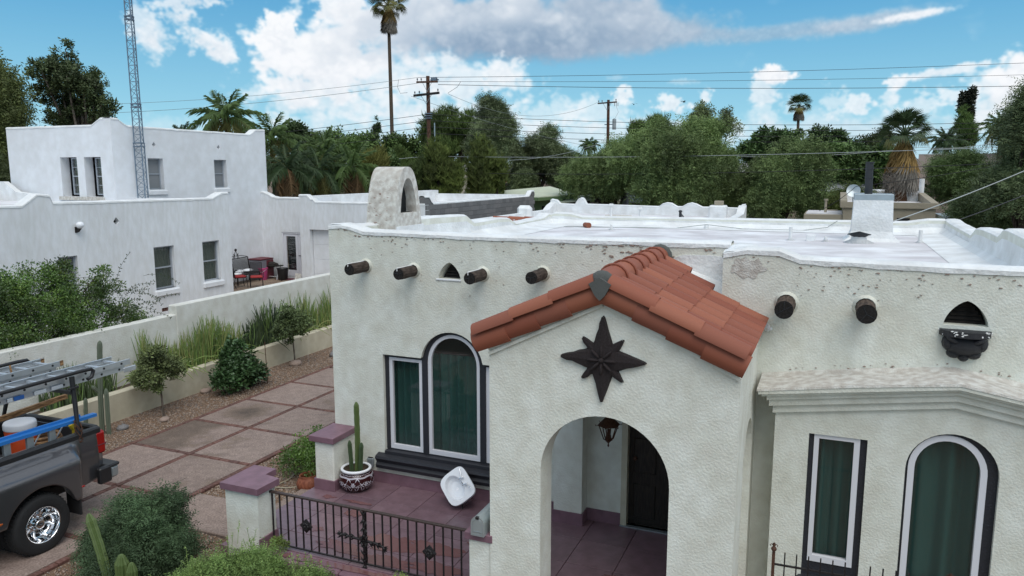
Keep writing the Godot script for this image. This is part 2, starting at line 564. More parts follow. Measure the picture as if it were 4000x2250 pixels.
func materials() -> void:
	var bump_stucco := height_tex(_stucco_noise(), 512)
	var bump_fine := height_tex(noise(0.06, 3, 5), 256)
	var bump_grit := height_tex(noise(0.12, 3, 6), 512)
	var blot := tint_tex(noise(0.012, 5, 21), Color(0.968, 0.965, 0.96), Color(1, 1, 1), 1.6)
	var blot_warm := tint_tex(noise(0.014, 5, 22), Color(0.962, 0.955, 0.94), Color(1, 1, 0.99), 1.5, 512)
	var streak := tint_tex(noise(0.03, 5, 23), Color(0.958, 0.955, 0.945), Color(1, 1, 1), 1.5)
	var speck := tint_tex(noise(0.055, 5, 24), Color(0.80, 0.785, 0.77), Color(1, 1, 1), 1.7, 512)
	var wood := tint_tex(noise(0.03, 5, 25), Color(0.55, 0.5, 0.46), Color(1, 1, 1), 1.8)
	var gravel_t := tint_tex(noise(0.16, 3, 26), Color(0.45, 0.38, 0.33), Color(1, 0.97, 0.92), 2.2, 512)
	var rust := tint_tex(noise(0.03, 5, 27), Color(0.78, 0.70, 0.66), Color(1, 1, 1), 1.6)
	# plaster
	grain(mat("stucco", lin(0.77, 0.785, 0.735), 0.9), blot_warm, bump_stucco, 0.42, Vector3.ONE * 0.7)
	grain(mat("stucco_porch", lin(0.79, 0.80, 0.75), 0.9), blot_warm, bump_stucco, 0.42, Vector3.ONE * 0.7)
	grain(mat("stucco_white", lin(0.78, 0.80, 0.83), 0.9), blot, bump_stucco, 0.32, Vector3.ONE * 0.6)
	grain(mat("stucco_streaked", lin(0.77, 0.79, 0.82), 0.9), streak, bump_stucco, 0.25, Vector3(0.7, 0.22, 0.7))
	grain(mat("stucco_cream", lin(0.60, 0.56, 0.45), 0.9), blot_warm, bump_stucco, 0.32, Vector3.ONE * 0.6)
	grain(mat("stucco_garden", lin(0.72, 0.73, 0.71), 0.9), blot_warm, bump_stucco, 0.5, Vector3.ONE * 0.55)
	grain(mat("old_plaster", lin(0.64, 0.63, 0.585), 0.95), tint_tex(noise(0.03, 5, 31), Color(0.86, 0.835, 0.82), Color(1, 1, 1), 1.7), bump_stucco, 0.6, Vector3.ONE * 0.9)
	grain(mat("bare_plaster", lin(0.33, 0.25, 0.21), 0.95), blot, bump_fine, 0.6, Vector3.ONE * 2)
	grain(mat("roof_white", lin(0.80, 0.805, 0.83), 0.7), tint_tex(noise(0.01, 5, 32), Color(0.90, 0.885, 0.89), Color(1, 1, 1), 1.8), bump_fine, 0.4, Vector3(0.25, 0.25, 0.25))
	grain(mat("coating", lin(0.84, 0.86, 0.87), 0.6), blot, bump_fine, 0.8, Vector3.ONE * 0.8)
	grain(mat("tan_plaster", lin(0.33, 0.29, 0.22), 0.9), blot, bump_fine, 0.5, Vector3.ONE * 0.5)
	grain(mat("pink_plaster", lin(0.50, 0.40, 0.36), 0.9), blot, null, 0, Vector3.ONE * 0.3)
	# broad weathering over the fine grain
	var worn := {}
	var cloudy := tint_tex(noise(0.018, 5, 33), Color(0.95, 0.945, 0.93), Color(1, 1, 1), 1.8, 512)
	var grime := tint_tex(noise(0.018, 6, 34), Color(0.92, 0.915, 0.91), Color(1, 1, 1), 2.0, 512)
	for k in ["stucco", "stucco_porch", "stucco_garden", "stucco_cream"]: broad(M[k], cloudy, Vector3(0.23, 0.16, 0.23))
	for k in ["purple", "porch_tile_0", "porch_tile_1", "porch_tile_2", "concrete_0", "concrete_1", "concrete_2"]: worn[k] = grime
	for k in ["roof_white", "coating"]: broad(M[k], grime, Vector3(0.13, 0.13, 0.13))
	var faint := tint_tex(noise(0.018, 5, 35), Color(0.972, 0.97, 0.968), Color(1, 1, 1), 1.8)
	for k in ["stucco_white", "stucco_streaked"]: broad(M[k], faint, Vector3(0.16, 0.07, 0.16))
	# masonry, clay, ground
	grain(mat("clay_a", lin(0.265, 0.078, 0.042), 0.7), null, bump_fine, 0.02, Vector3.ONE * 1.7)
	grain(mat("clay_b", lin(0.30, 0.098, 0.054), 0.7), null, bump_fine, 0.02, Vector3.ONE * 1.9)
	grain(mat("clay_c", lin(0.235, 0.066, 0.036), 0.7), null, bump_fine, 0.02, Vector3.ONE * 1.5)
	grain(mat("clay_d", lin(0.25, 0.082, 0.05), 0.8), null, bump_fine, 0.02, Vector3.ONE * 2)
	grain(mat("mortar", lin(0.10, 0.105, 0.10), 0.95), blot, bump_stucco, 0.5, Vector3.ONE * 2)
	for k in 3:
		grain(mat("brick_%d" % k, lin([0.168, 0.145, 0.195][k], [0.088, 0.08, 0.102][k], [0.072, 0.068, 0.084][k]), 0.85), rust, bump_grit, 0.1, Vector3.ONE * 1.6)
		grain(mat("block_%d" % k, lin([0.21, 0.185, 0.24][k], [0.21, 0.185, 0.235][k], [0.215, 0.19, 0.24][k]), 0.9), speck, bump_grit, 0.1, Vector3.ONE * 1.2)
		grain(mat("concrete_%d" % k, lin([0.365, 0.345, 0.38][k], [0.28, 0.265, 0.293][k], [0.24, 0.226, 0.252][k]), 0.8), speck, bump_grit, 0.2, Vector3.ONE * 0.9)
		grain(mat("porch_tile_%d" % k, lin([0.20, 0.18, 0.215][k], [0.125, 0.112, 0.135][k], [0.15, 0.136, 0.16][k]), 0.34), blot, bump_fine, 0.12, Vector3.ONE * 1.2)
	grain(mat("purple", lin(0.225, 0.125, 0.16), 0.5), blot, bump_fine, 0.15, Vector3.ONE * 1.3)
	grain(mat("wet_concrete", lin(0.105, 0.085, 0.07), 0.45), speck, bump_grit, 0.5, Vector3.ONE * 0.9)
	grain(mat("wet_purple", lin(0.19, 0.09, 0.09), 0.2), blot, null, 0, Vector3.ONE)
	grain(mat("gravel_bed", lin(0.36, 0.26, 0.19), 0.95), gravel_t, bump_grit, 0.9, Vector3.ONE * 1.1)
	grain(mat("far_ground", lin(0.20, 0.16, 0.11), 0.95), blot, bump_grit, 0.5, Vector3.ONE * 0.2)
	grain(mat("soil", lin(0.10, 0.075, 0.05), 0.95), blot, bump_grit, 2.0, Vector3.ONE)
	var pb := mat("pebble", Color.WHITE, 0.85)
	pb.vertex_color_use_as_albedo = true
	grain(mat("hill_rock", lin(0.20, 0.19, 0.18), 1.0), blot, null, 0, Vector3.ONE * 0.002)
	grain(mat("patio_paving", lin(0.30, 0.23, 0.17), 0.8), speck, bump_grit, 0.5, Vector3.ONE * 0.6)
	grain(mat("terracotta", lin(0.30, 0.10, 0.05), 0.7), rust, bump_fine, 0.2, Vector3.ONE * 2)
	for k in worn: broad(M[k], worn[k], Vector3(0.5, 0.5, 0.5))
	# wood, metal
	grain(mat("log", lin(0.085, 0.062, 0.05), 0.9), wood, bump_grit, 0.4, Vector3(3, 3, 0.7))
	grain(mat("log_end", lin(0.022, 0.019, 0.018), 0.9), wood, bump_grit, 0.6, Vector3.ONE * 4)
	grain(mat("log_right", lin(0.11, 0.075, 0.055), 0.9), wood, bump_grit, 0.4, Vector3(3, 3, 0.7))
	grain(mat("black_wood", lin(0.022, 0.023, 0.030), 0.55), blot, bump_fine, 0.3, Vector3.ONE * 2)
	grain(mat("door_wood", lin(0.025, 0.018, 0.012), 0.5), wood, bump_fine, 0.3, Vector3(4, 0.6, 4))
	grain(mat("plank", lin(0.38, 0.22, 0.10), 0.7), wood, bump_fine, 0.3, Vector3(4, 4, 0.5))
	grain(mat("pole_wood", lin(0.15, 0.075, 0.05), 0.9), wood, bump_fine, 0.5, Vector3(3, 0.4, 3))
	grain(mat("dark_wood", lin(0.035, 0.03, 0.028), 0.85), wood, null, 0, Vector3.ONE)
	grain(mat("star_iron", lin(0.030, 0.022, 0.024), 0.75), rust, bump_stucco, 0.6, Vector3.ONE * 5)
	grain(mat("iron", lin(0.018, 0.015, 0.017), 0.55), rust, null, 0, Vector3.ONE * 4)
	grain(mat("rail_brown", lin(0.06, 0.042, 0.038), 0.5), rust, null, 0, Vector3.ONE * 4)
	grain(mat("bracket_iron", lin(0.02, 0.021, 0.027), 0.5), blot, bump_stucco, 0.8, Vector3.ONE * 4)
	grain(mat("rusty_iron", lin(0.10, 0.045, 0.025), 0.75), rust, bump_fine, 0.3, Vector3.ONE * 4)
	grain(mat("galvanised", lin(0.42, 0.47, 0.50), 0.42, 0.7), blot, null, 0, Vector3.ONE * 2)
	grain(mat("mailbox_metal", lin(0.44, 0.49, 0.50), 0.42, 0.55), blot, null, 0, Vector3.ONE * 1.5)
	grain(mat("aluminium", lin(0.66, 0.70, 0.74), 0.33, 0.75), blot, null, 0, Vector3.ONE * 1.2)
	grain(mat("tower_steel", lin(0.16, 0.22, 0.29), 0.5, 0.3), blot, null, 0, Vector3.ONE)
	mat("chrome", lin(0.80, 0.81, 0.83), 0.07, 1.0)
	mat("flue", lin(0.022, 0.024, 0.028), 0.5)
	# joinery
	mat("white_paint", lin(0.70, 0.70, 0.74), 0.45)
	mat("grey_paint", lin(0.33, 0.36, 0.40), 0.5)
	mat("screen", lin(0.22, 0.23, 0.24), 0.8)
	var cu := mat("curtain", lin(0.018, 0.078, 0.066), 0.9)
	cu.backlight_enabled = true
	cu.backlight = Color(0.02, 0.05, 0.04)
	mat("curtain_grey", lin(0.075, 0.095, 0.075), 0.9)
	mat("blind", lin(0.17, 0.17, 0.17), 0.9)
	mat("dark_room", lin(0.008, 0.009, 0.010), 0.9)
	var gl := mat("glass", Color(0.25, 0.32, 0.32, 0.05), 0.03)
	gl.transparency = BaseMaterial3D.TRANSPARENCY_ALPHA
	gl.metallic_specular = 0.45
	# objects
	mat("porcelain", lin(0.80, 0.82, 0.86), 0.08)
	var tp := mat("truck_paint", lin(0.10, 0.10, 0.108), 0.30, 0.6)
	tp.clearcoat_enabled = true
	tp.clearcoat = 1.0
	tp.clearcoat_roughness = 0.04
	mat("bed_liner", lin(0.012, 0.012, 0.013), 0.75)
	grain(mat("rubber", lin(0.014, 0.014, 0.015), 0.8), blot, bump_grit, 0.3, Vector3.ONE * 4)
	mat("black_plastic", lin(0.016, 0.016, 0.018), 0.45)
	mat("tail_red", lin(0.30, 0.012, 0.010), 0.12)
	mat("amber", lin(0.45, 0.10, 0.02), 0.2)
	mat("cooler_orange", lin(0.60, 0.085, 0.025), 0.4)
	mat("cooler_white", lin(0.66, 0.67, 0.70), 0.4)
	mat("ladder_blue", lin(0.02, 0.16, 0.48), 0.4)
	mat("yellow", lin(0.6, 0.45, 0.03), 0.5)
	mat("label_blue", lin(0.03, 0.13, 0.42), 0.4)
	mat("label_white", lin(0.62, 0.65, 0.68), 0.5)
	mat("hose", lin(0.33, 0.30, 0.22), 0.5)
	mat("red_cushion", lin(0.33, 0.03, 0.03), 0.9)
	mat("pink_plastic", lin(0.50, 0.06, 0.20), 0.45)
	mat("grey_plastic", lin(0.20, 0.20, 0.23), 0.5)
	mat("white_plastic", lin(0.72, 0.74, 0.76), 0.4)
	mat("maroon", lin(0.12, 0.02, 0.03), 0.6)
	mat("green_trim", lin(0.10, 0.16, 0.07), 0.7)
	grain(mat("pale_green_roof", lin(0.50, 0.54, 0.42), 0.8), blot, null, 0, Vector3.ONE * 0.4)
	grain(mat("tin", lin(0.50, 0.52, 0.55), 0.45, 0.4), blot, null, 0, Vector3.ONE * 0.5)
	grain(mat("brown_brick", lin(0.17, 0.10, 0.07), 0.9), rust, bump_grit, 0.5, Vector3.ONE)
	mat("wire_black", lin(0.02, 0.02, 0.022), 0.6)
	mat("wire_grey", lin(0.22, 0.25, 0.24), 0.5)
	mat("wire_white", lin(0.38, 0.41, 0.42), 0.5)
	mat("transformer_grey", lin(0.36, 0.39, 0.41), 0.5)
	mat("insulator", lin(0.10, 0.11, 0.13), 0.25)
	mat("bird_black", lin(0.02, 0.02, 0.02), 0.8)
	# plants: the tint of every leaf comes with the leaf
	for k in ["leaf", "leaf_gloss", "needle"]:
		var m := mat(k, Color.WHITE, {"leaf": 0.7, "leaf_gloss": 0.42, "needle": 0.85}[k])
		m.vertex_color_use_as_albedo = true
		m.backlight_enabled = true
		m.backlight = Color(0.16, 0.22, 0.07)
	grain(mat("bark", lin(0.055, 0.042, 0.034), 0.95), wood, bump_grit, 0.5, Vector3(2, 0.6, 2))
	grain(mat("bark_pale", lin(0.24, 0.21, 0.18), 0.9), wood, bump_grit, 0.8, Vector3(2, 0.5, 2))
	grain(mat("palm_bark", lin(0.15, 0.115, 0.085), 0.95), wood, bump_grit, 0.5, Vector3(1, 4, 1))
	grain(mat("palm_bark_red", lin(0.17, 0.085, 0.045), 0.95), wood, bump_grit, 0.5, Vector3(1, 4, 1))
	mat("frond_green", lin(0.085, 0.14, 0.035), 0.6)
	mat("frond_dark", lin(0.045, 0.08, 0.028), 0.6)
	mat("frond_olive", lin(0.16, 0.155, 0.045), 0.7)
	mat("frond_brown", lin(0.20, 0.125, 0.06), 0.85)
	mat("skirt_gold", lin(0.27, 0.17, 0.055), 0.9)
	mat("skirt_grey", lin(0.20, 0.18, 0.155), 0.95)
	for k in ["frond_green", "frond_dark", "frond_olive", "frond_brown"]:
		M[k].backlight_enabled = true
		M[k].backlight = Color(0.08, 0.09, 0.03)
	mat("cactus_green", lin(0.085, 0.125, 0.035), 0.6)
	mat("cactus_dark", lin(0.045, 0.075, 0.030), 0.6)
	mat("cactus_grey", lin(0.115, 0.14, 0.10), 0.7)
	mat("spine", lin(0.45, 0.42, 0.30), 0.8)

func broad(m: StandardMaterial3D, tex: Texture2D, scale: Vector3) -> void:
	m.detail_enabled = true
	m.detail_blend_mode = BaseMaterial3D.BLEND_MODE_MUL
	m.detail_albedo = tex
	m.detail_uv_layer = BaseMaterial3D.DETAIL_UV_2
	m.uv2_triplanar = true
	m.uv2_world_triplanar = true
	m.uv2_scale = scale

func _stucco_noise() -> FastNoiseLite:
	var f := noise(0.08, 4, 3)
	f.fractal_gain = 0.6
	return f


# ---------------------------------------------------------------- the plastered house with the tiled porch
func xy(x: float, y: float, z: float) -> Transform3D:
	return Transform3D(Basis(), Vector3(x, y, z))

# white roof coating over the top and the inner face of a parapet; path runs along the outer top edge
func coat(path: Array, inn: Vector3, roof_y: float, flare := 0.5, t := 0.30) -> MB:
	var b := MB.new()
	var fine := []
	var wob := noise(0.9, 3, 91)
	for i in path.size() - 1:
		var k := maxi(1, int(path[i].distance_to(path[i + 1]) / 0.12))
		for j in k: fine.append(path[i].lerp(path[i + 1], float(j) / k))
	fine.append(path[-1])
	b.sweep(fine, func(i):
		var p: Vector3 = fine[i]
		var w := wob.get_noise_3dv(p * 3.0)
		var ry := roof_y
		var base := Vector3(p.x, 0, p.z)
		return [p - inn * 0.012 + Vector3.UP * (-0.04 + w * 0.02), p - inn * 0.008 + Vector3.UP * 0.005, p + inn * 0.025 + Vector3.UP * (0.03 + w * 0.006), p + inn * 0.09 + Vector3.UP * (0.040 + w * 0.008), p + inn * (t - 0.07) + Vector3.UP * (0.036 + w * 0.008), p + inn * (t - 0.005) + Vector3.UP * 0.01, base + inn * (t + 0.006) + Vector3.UP * lerpf(p.y, ry, 0.5), base + inn * (t + 0.03) + Vector3.UP * minf(ry + 0.12, p.y - 0.02), base + inn * (t + 0.12) + Vector3.UP * (ry + 0.045), base + inn * (t + flare) + Vector3.UP * (ry + 0.006)])
	return b

func pointed(cx: float, half: float, y0: float, y1: float) -> Array:     # pointed arch outline, left to right
	var o := []
	for i in 9:
		var t := i / 8.0
		o.append(Vector2(cx - half * (1.0 - pow(t, 1.6)), y0 + (y1 - y0) * (1.0 - pow(1.0 - t, 1.35))))
	for i in range(7, -1, -1):
		o.append(Vector2(2 * cx - o[i].x, o[i].y))
	return o

func pane_of(top: Array, bot: Array, z: float) -> MB:
	var b := MB.new()
	b.wall(top, bot, [], 0.006, xy(0, 0, z))
	return b

func pleats(x0: float, x1: float, y0: float, y1: float, z: float, n: float, amp := 0.045) -> MB:
	var b := MB.new()
	var k := int((x1 - x0) / 0.012)
	for i in k:
		var p := []
		for j in 2:
			var x := lerpf(x0, x1, float(i + j) / k)
			p.append(Vector3(x, y0, z + amp * sin(x * n) * (0.7 + 0.3 * sin(x * n * 0.37 + 1.0))))
		b.quad(p[0], p[1], p[1] + Vector3(0, y1 - y0, 0), p[0] + Vector3(0, y1 - y0, 0))
	return b

func barrel(r: float, len: float, taper := 0.0, th := 0.014, a0 := 0.0, a1 := PI, segs := 7) -> ArrayMesh:   # a clay barrel tile along +x, hump up
	var b := MB.new()
	var o := []
	for e in [[0.0, r], [len, r - taper]]:
		var outer := []
		var inner := []
		for i in segs + 1:
			var a := lerpf(a0, a1, float(i) / segs)
			outer.append(Vector3(e[0], e[1] * sin(a), e[1] * cos(a)))
			inner.append(Vector3(e[0], (e[1] - th) * sin(a), (e[1] - th) * cos(a)))
		o.append([outer, inner])
	for i in segs:
		var na := Vector3(0, sin(lerpf(a0, a1, float(i) / segs)), cos(lerpf(a0, a1, float(i) / segs)))
		var nb := Vector3(0, sin(lerpf(a0, a1, float(i + 1) / segs)), cos(lerpf(a0, a1, float(i + 1) / segs)))
		b.quadn(o[0][0][i], o[1][0][i], o[1][0][i + 1], o[0][0][i + 1], na, na, nb, nb)
		b.quad(o[1][1][i], o[0][1][i], o[0][1][i + 1], o[1][1][i + 1])
		b.quad(o[1][0][i], o[1][1][i], o[1][1][i + 1], o[1][0][i + 1])
		b.quad(o[0][1][i], o[0][0][i], o[0][0][i + 1], o[0][1][i + 1])
	for q in [0, segs]:
		if q == 0: b.quad(o[0][0][q], o[0][1][q], o[1][1][q], o[1][0][q])
		else: b.quad(o[0][1][q], o[0][0][q], o[1][0][q], o[1][1][q])
	return b.mesh()

func peeling(spots: Array, name_: String, parent: Node, m: Material, seed_: int) -> void:   # small flakes of bare plaster: [centre, size, facing]
	var r := RandomNumberGenerator.new()
	r.seed = seed_
	var b := MB.new()
	for s in spots:
		var k := r.randi_range(7, 11)
		var p := []
		var f: Vector3 = s[2]
		var side := Vector3.UP.cross(f).normalized()
		for i in k:
			var a := TAU * i / k
			p.append(s[0] + f * 0.009 + (side * cos(a) * 1.5 + Vector3.UP * sin(a) * 0.7) * s[1] * r.randf_range(0.35, 1.25))
		for i in k:
			b.tri(s[0] + f * 0.011, p[i], p[(i + 1) % k])
			b.quad(p[i], p[i] - f * 0.02, p[(i + 1) % k] - f * 0.02, p[(i + 1) % k])
	put(name_, b.mesh(), m, parent).set_meta("kind", "stuff")

func log_beam(house: Node, x: float, y: float, z: float, r: float, length: float, m: Material, white := false) -> void:
	var b := MB.new()
	var ri := []
	var pts := []
	for i in 6:
		pts.append(Vector3(x + rng.randf_range(-0.003, 0.003), y + rng.randf_range(-0.003, 0.003), z - 0.05 + (length + 0.05) * i / 5.0))
		ri.append(r * rng.randf_range(0.97, 1.03))
	b.tube(pts, ri, 16, false)
	var l := put("log_beam", b.mesh(), m, house)
	var e := MB.new()
	e.tube([Vector3(x, y, z + length - 0.012), Vector3(x, y, z + length + 0.006)], r * 0.985, 16)
	put("end_grain", e.mesh(), M.log_end, l)
	var k := MB.new()
	for i in 3:
		var a := rng.randf_range(0, TAU)
		k.beam(Vector3(x, y, z + length + 0.008), Vector3(x + cos(a) * r * 0.9, y + sin(a) * r * 0.9, z + length + 0.008), 0.006, 0.004, Vector3.BACK)
	put("crack", k.mesh(), M.flue, l)
	var c := MB.new()
	var ring := []
	for i in 3: ring.append(Vector3(x, y + 0.006, z - 0.01 + i * 0.022))
	c.tube(ring, [r * 1.42, r * 1.28, r * 1.05], 14, false)
	put("plaster_collar", c.mesh(), M.stucco, l)
	if white:
		var w := MB.new()
		w.tube([Vector3(x - r * 0.25, y + r * 0.985, z), Vector3(x - r * 0.2, y + r * 1.0, z + length * 0.5), Vector3(x - r * 0.25, y + r * 0.985, z + length), Vector3(x - r * 0.2, y + r * 0.5, z + length + 0.01)], [0.012, 0.008, 0.010, 0.004], 6)
		put("paint_drip", w.mesh(), M.coating, l)

func house() -> void:
	var h := thing("plaster_house", "cream rough plastered house with tiled entrance porch and flat white roof", "house")
	var b: MB
	var roof_y := 3.66
	# ---- walls
	var win_hole := [V2([-6.12, 2.28, -5.475, 2.28]) + arc(-4.965, 2.2, 0.505, 18) + V2([-4.455, 2.28, -3.81, 2.28]), V2([-6.12, 0.76, -3.81, 0.76])]
	win_hole[0] = V2([-6.12, 2.28, -5.47, 2.28]) + arc(-4.965, 2.2, 0.505, 18).slice(1, 18) + V2([-4.46, 2.28, -3.81, 2.28])
	var vent_l := [pointed(-4.978, 0.178, 3.48, 3.72), V2([-5.156, 3.48, -4.80, 3.48])]
	var vent_r := [pointed(1.322, 0.203, 3.43, 3.69), V2([1.119, 3.43, 1.525, 3.43])]
	b = MB.new()
	b.wall(V2([-7.02, 4.17, -6.78, 4.19, -6.62, 4.17, -6.40, 4.11, -4.6, 4.09, -1.12, 4.11]), V2([-7.02, -0.2, -1.12, -0.2]), [win_hole, vent_l, rect_hole(-2.42, -1.38, 0.25, 2.36)], 0.30, xy(0, 0, -9.6))
	var lw := put("left_wall", b.mesh(), M.stucco, h)
	b = MB.new()
	b.wall(V2([-1.12, 4.07, -0.86, 4.12, -0.52, 4.12, -0.30, 4.035, 0.6, 4.02, 2.52, 4.0]), V2([-1.12, 2.3, 2.52, 2.3]), [vent_r], 0.30, xy(0, 0, -8.9))
	b.wall(V2([-1.12, 2.3, 2.52, 2.3]), V2([-1.12, -0.2, 2.52, -0.2]), [rect_hole(-0.2, 1.9, 0.3, 2.299)], 0.30, xy(0, 0, -8.9))
	put("right_wall", b.mesh(), M.stucco, h)
	b = MB.new()
	b.wall(V2([-9.9, 4.08, -9.2, 4.07]), V2([-9.9, -0.2, -9.2, -0.2]), [], 0.30, Transform3D(Basis(Vector3(0, 0, 1), Vector3.UP, Vector3(-1, 0, 0)), Vector3(-1.12, 0, 0)))
	put("return_wall", b.mesh(), M.stucco, h)
	b = MB.new()
	# seen from the left, x runs from the street to the back as z falls
	var left_top := [-18.9, 3.87, -18.55, 3.90, -18.2, 3.82, -16.35, 3.79, -15.95, 3.93, -15.35, 3.96, -14.3, 3.945, -14.1, 3.95, -13.75, 4.11, -12.4, 4.15, -10.4, 4.14, -9.9, 4.15]
	b.wall(V2(left_top), V2([-18.9, -0.2, -9.9, -0.2]), [], 0.30, Transform3D(Basis(Vector3(0, 0, 1), Vector3.UP, Vector3(-1, 0, 0)), Vector3(-7.02, 0, 0)))
	put("side_wall", b.mesh(), M.stucco, h)
	b = MB.new()
	var right_top := [9.2, 4.0, 10.5, 4.02, 10.9, 4.14, 12.3, 4.18, 12.6, 4.17, 12.95, 4.05, 14.2, 4.06, 14.85, 4.03, 15.3, 3.89, 18.0, 3.92, 18.6, 3.95, 18.9, 3.95]
	b.wall(V2(right_top), V2([9.2, -0.2, 18.9, -0.2]), [], 0.30, face_x(2.52))
	put("side_wall", b.mesh(), M.stucco, h)
	b = MB.new()
	var rear_top := [-2.22, 3.95, -1.9, 3.95, -1.5, 3.88, 2.8, 3.86, 5.85, 3.84, 6.15, 3.91, 6.6, 3.92, 6.72, 3.87]
	b.wall(V2(rear_top), V2([-2.22, -0.2, 6.72, -0.2]), [], 0.30, Transform3D(Basis(Vector3(-1, 0, 0), Vector3.UP, Vector3(0, 0, -1)), Vector3(0, 0, -18.9)))
	put("rear_wall", b.mesh(), M.stucco, h)
	# ---- roof
	b = MB.new()
	b.box(Vector3(-6.74, roof_y - 0.25, -18.62), Vector3(-1.1, roof_y, -9.88))
	b.box(Vector3(-1.1, roof_y - 0.25, -18.62), Vector3(2.24, roof_y, -9.18))
	var roof := put("flat_roof", b.mesh(), M.roof_white, h)
	var path := []
	for p in [[-7.02, 4.17], [-6.78, 4.19], [-6.62, 4.17], [-6.40, 4.11], [-4.6, 4.09], [-1.12, 4.11]]: path.append(Vector3(p[0], p[1], -9.6))
	put("parapet_coating", coat(path, Vector3(0, 0, -1), roof_y).mesh(), M.coating, roof)
	path = []
	for p in [[-1.12, 4.07], [-0.86, 4.12], [-0.52, 4.12], [-0.30, 4.035], [0.6, 4.02], [2.52, 4.0]]: path.append(Vector3(p[0], p[1], -8.9))
	put("parapet_coating", coat(path, Vector3(0, 0, -1), roof_y).mesh(), M.coating, roof)
	path = []
	for i in range(0, left_top.size(), 2): path.append(Vector3(-7.02, left_top[i + 1], left_top[i]))
	path.append(Vector3(-7.02, 4.17, -9.6))
	put("parapet_coating", coat(path, Vector3(1, 0, 0), roof_y, 0.7).mesh(), M.coating, roof)
	path = []
	for i in range(0, right_top.size(), 2): path.append(Vector3(2.52, right_top[i + 1], -right_top[i]))
	put("parapet_coating", coat(path, Vector3(-1, 0, 0), roof_y, 0.6).mesh(), M.coating, roof)
	path = []
	for i in range(0, rear_top.size(), 2): path.append(Vector3(-rear_top[i], rear_top[i + 1], -18.9))
	put("parapet_coating", coat(path, Vector3(0, 0, 1), roof_y, 0.6).mesh(), M.coating, roof)
	path = [Vector3(-1.12, 4.08, -9.9), Vector3(-1.12, 4.09, -9.5), Vector3(-1.12, 4.07, -8.9)]
	put("parapet_coating", coat(path, Vector3(1, 0, 0), roof_y, 0.4).mesh(), M.coating, roof)
	# ---- flakes along the weathered tops
	var sp := []
	var r := RandomNumberGenerator.new()
	r.seed = 5
	for i in 120:
		var x := r.randf_range(-6.9, -1.2)
		sp.append([Vector3(x, (4.19 if x < -6.5 else 4.10) - 0.035 - pow(r.randf(), 2.5) * 0.16, -9.6), r.randf_range(0.005, 0.015) * (1.5 if x > -3 or x < -6.3 else 0.9), Vector3(0, 0, 1)])
	for i in 40:
		sp.append([Vector3(r.randf_range(-6.9, -1.2), r.randf_range(3.2, 4.05), -9.6), r.randf_range(0.003, 0.009), Vector3(0, 0, 1)])
	for i in 56:
		var x := r.randf_range(-1.05, 2.4)
		sp.append([Vector3(x, (4.10 if x < -0.4 else 4.01) - 0.035 - pow(r.randf(), 2.2) * (0.34 if x < -0.3 else 0.14), -8.9), r.randf_range(0.005, 0.014), Vector3(0, 0, 1)])
	for i in 26:
		sp.append([Vector3(r.randf_range(-0.3, 1.0), 3.62 + r.randf_range(0, 0.3), -8.9), r.randf_range(0.003, 0.012), Vector3(0, 0, 1)])
	peeling(sp, "bare_flakes", h, M.bare_plaster, 8)
	# ---- bigger lost coats beside the porch roof: a shallow step in the plaster
	b = MB.new()
	var lost := PackedVector2Array()
	r.seed = 14
	for i in 26:
		var a := TAU * i / 26.0
		lost.append(Vector2(-0.86 + 0.20 * cos(a) * r.randf_range(0.75, 1.15), 3.93 + 0.115 * sin(a) * r.randf_range(0.6, 1.2)))
	b.prism(lost, -8.898, -8.893)
	put("lost_coat", b.mesh(), M.old_plaster, h)
	# ---- log beams
	for q in [[-6.37, 3.60], [-5.555, 3.575], [-4.455, 3.575], [-3.563, 3.63]]:
		log_beam(h, q[0], q[1], -9.6, 0.082, 0.43, M.log, q[0] < -4.0)
	for q in [[-0.42, 3.545], [0.378, 3.555]]:
		log_beam(h, q[0], q[1], -8.9, 0.098, 0.42, M.log_right)
	# ---- vents
	for q in [[-4.978, 0.17, 3.48, 3.71, -9.6], [1.322, 0.195, 3.43, 3.68, -8.9]]:
		b = MB.new()
		b.box(Vector3(q[0] - q[1] - 0.04, q[2] - 0.05, q[4] - 0.30), Vector3(q[0] + q[1] + 0.04, q[3] + 0.05, q[4] - 0.26))
		var v := put("gable_vent", b.mesh(), M.dark_room, h)
		for k in 5:
			b = MB.new()
			var y: float = q[2] + 0.02 + 0.045 * k
			var w: float = q[1] * (1.0 - 0.17 * k)
			b.cbox(Vector3.ZERO, Vector3(w * 2, 0.008, 0.07), Transform3D(Basis(Vector3.RIGHT, 0.7), Vector3(q[0], y, q[4] - 0.17)))
			put("vent_slat", b.mesh(), M.dark_wood, v)
	b = MB.new()
	b.box(Vector3(-5.19, 3.455, -9.62), Vector3(-4.79, 3.482, -9.585), Transform3D(), 0.006)
	put("vent_sill", b.mesh(), M.stucco_white, h)
	house_windows(h)
	porch(h)
	bay(h)
	roof_details(h, roof, roof_y)

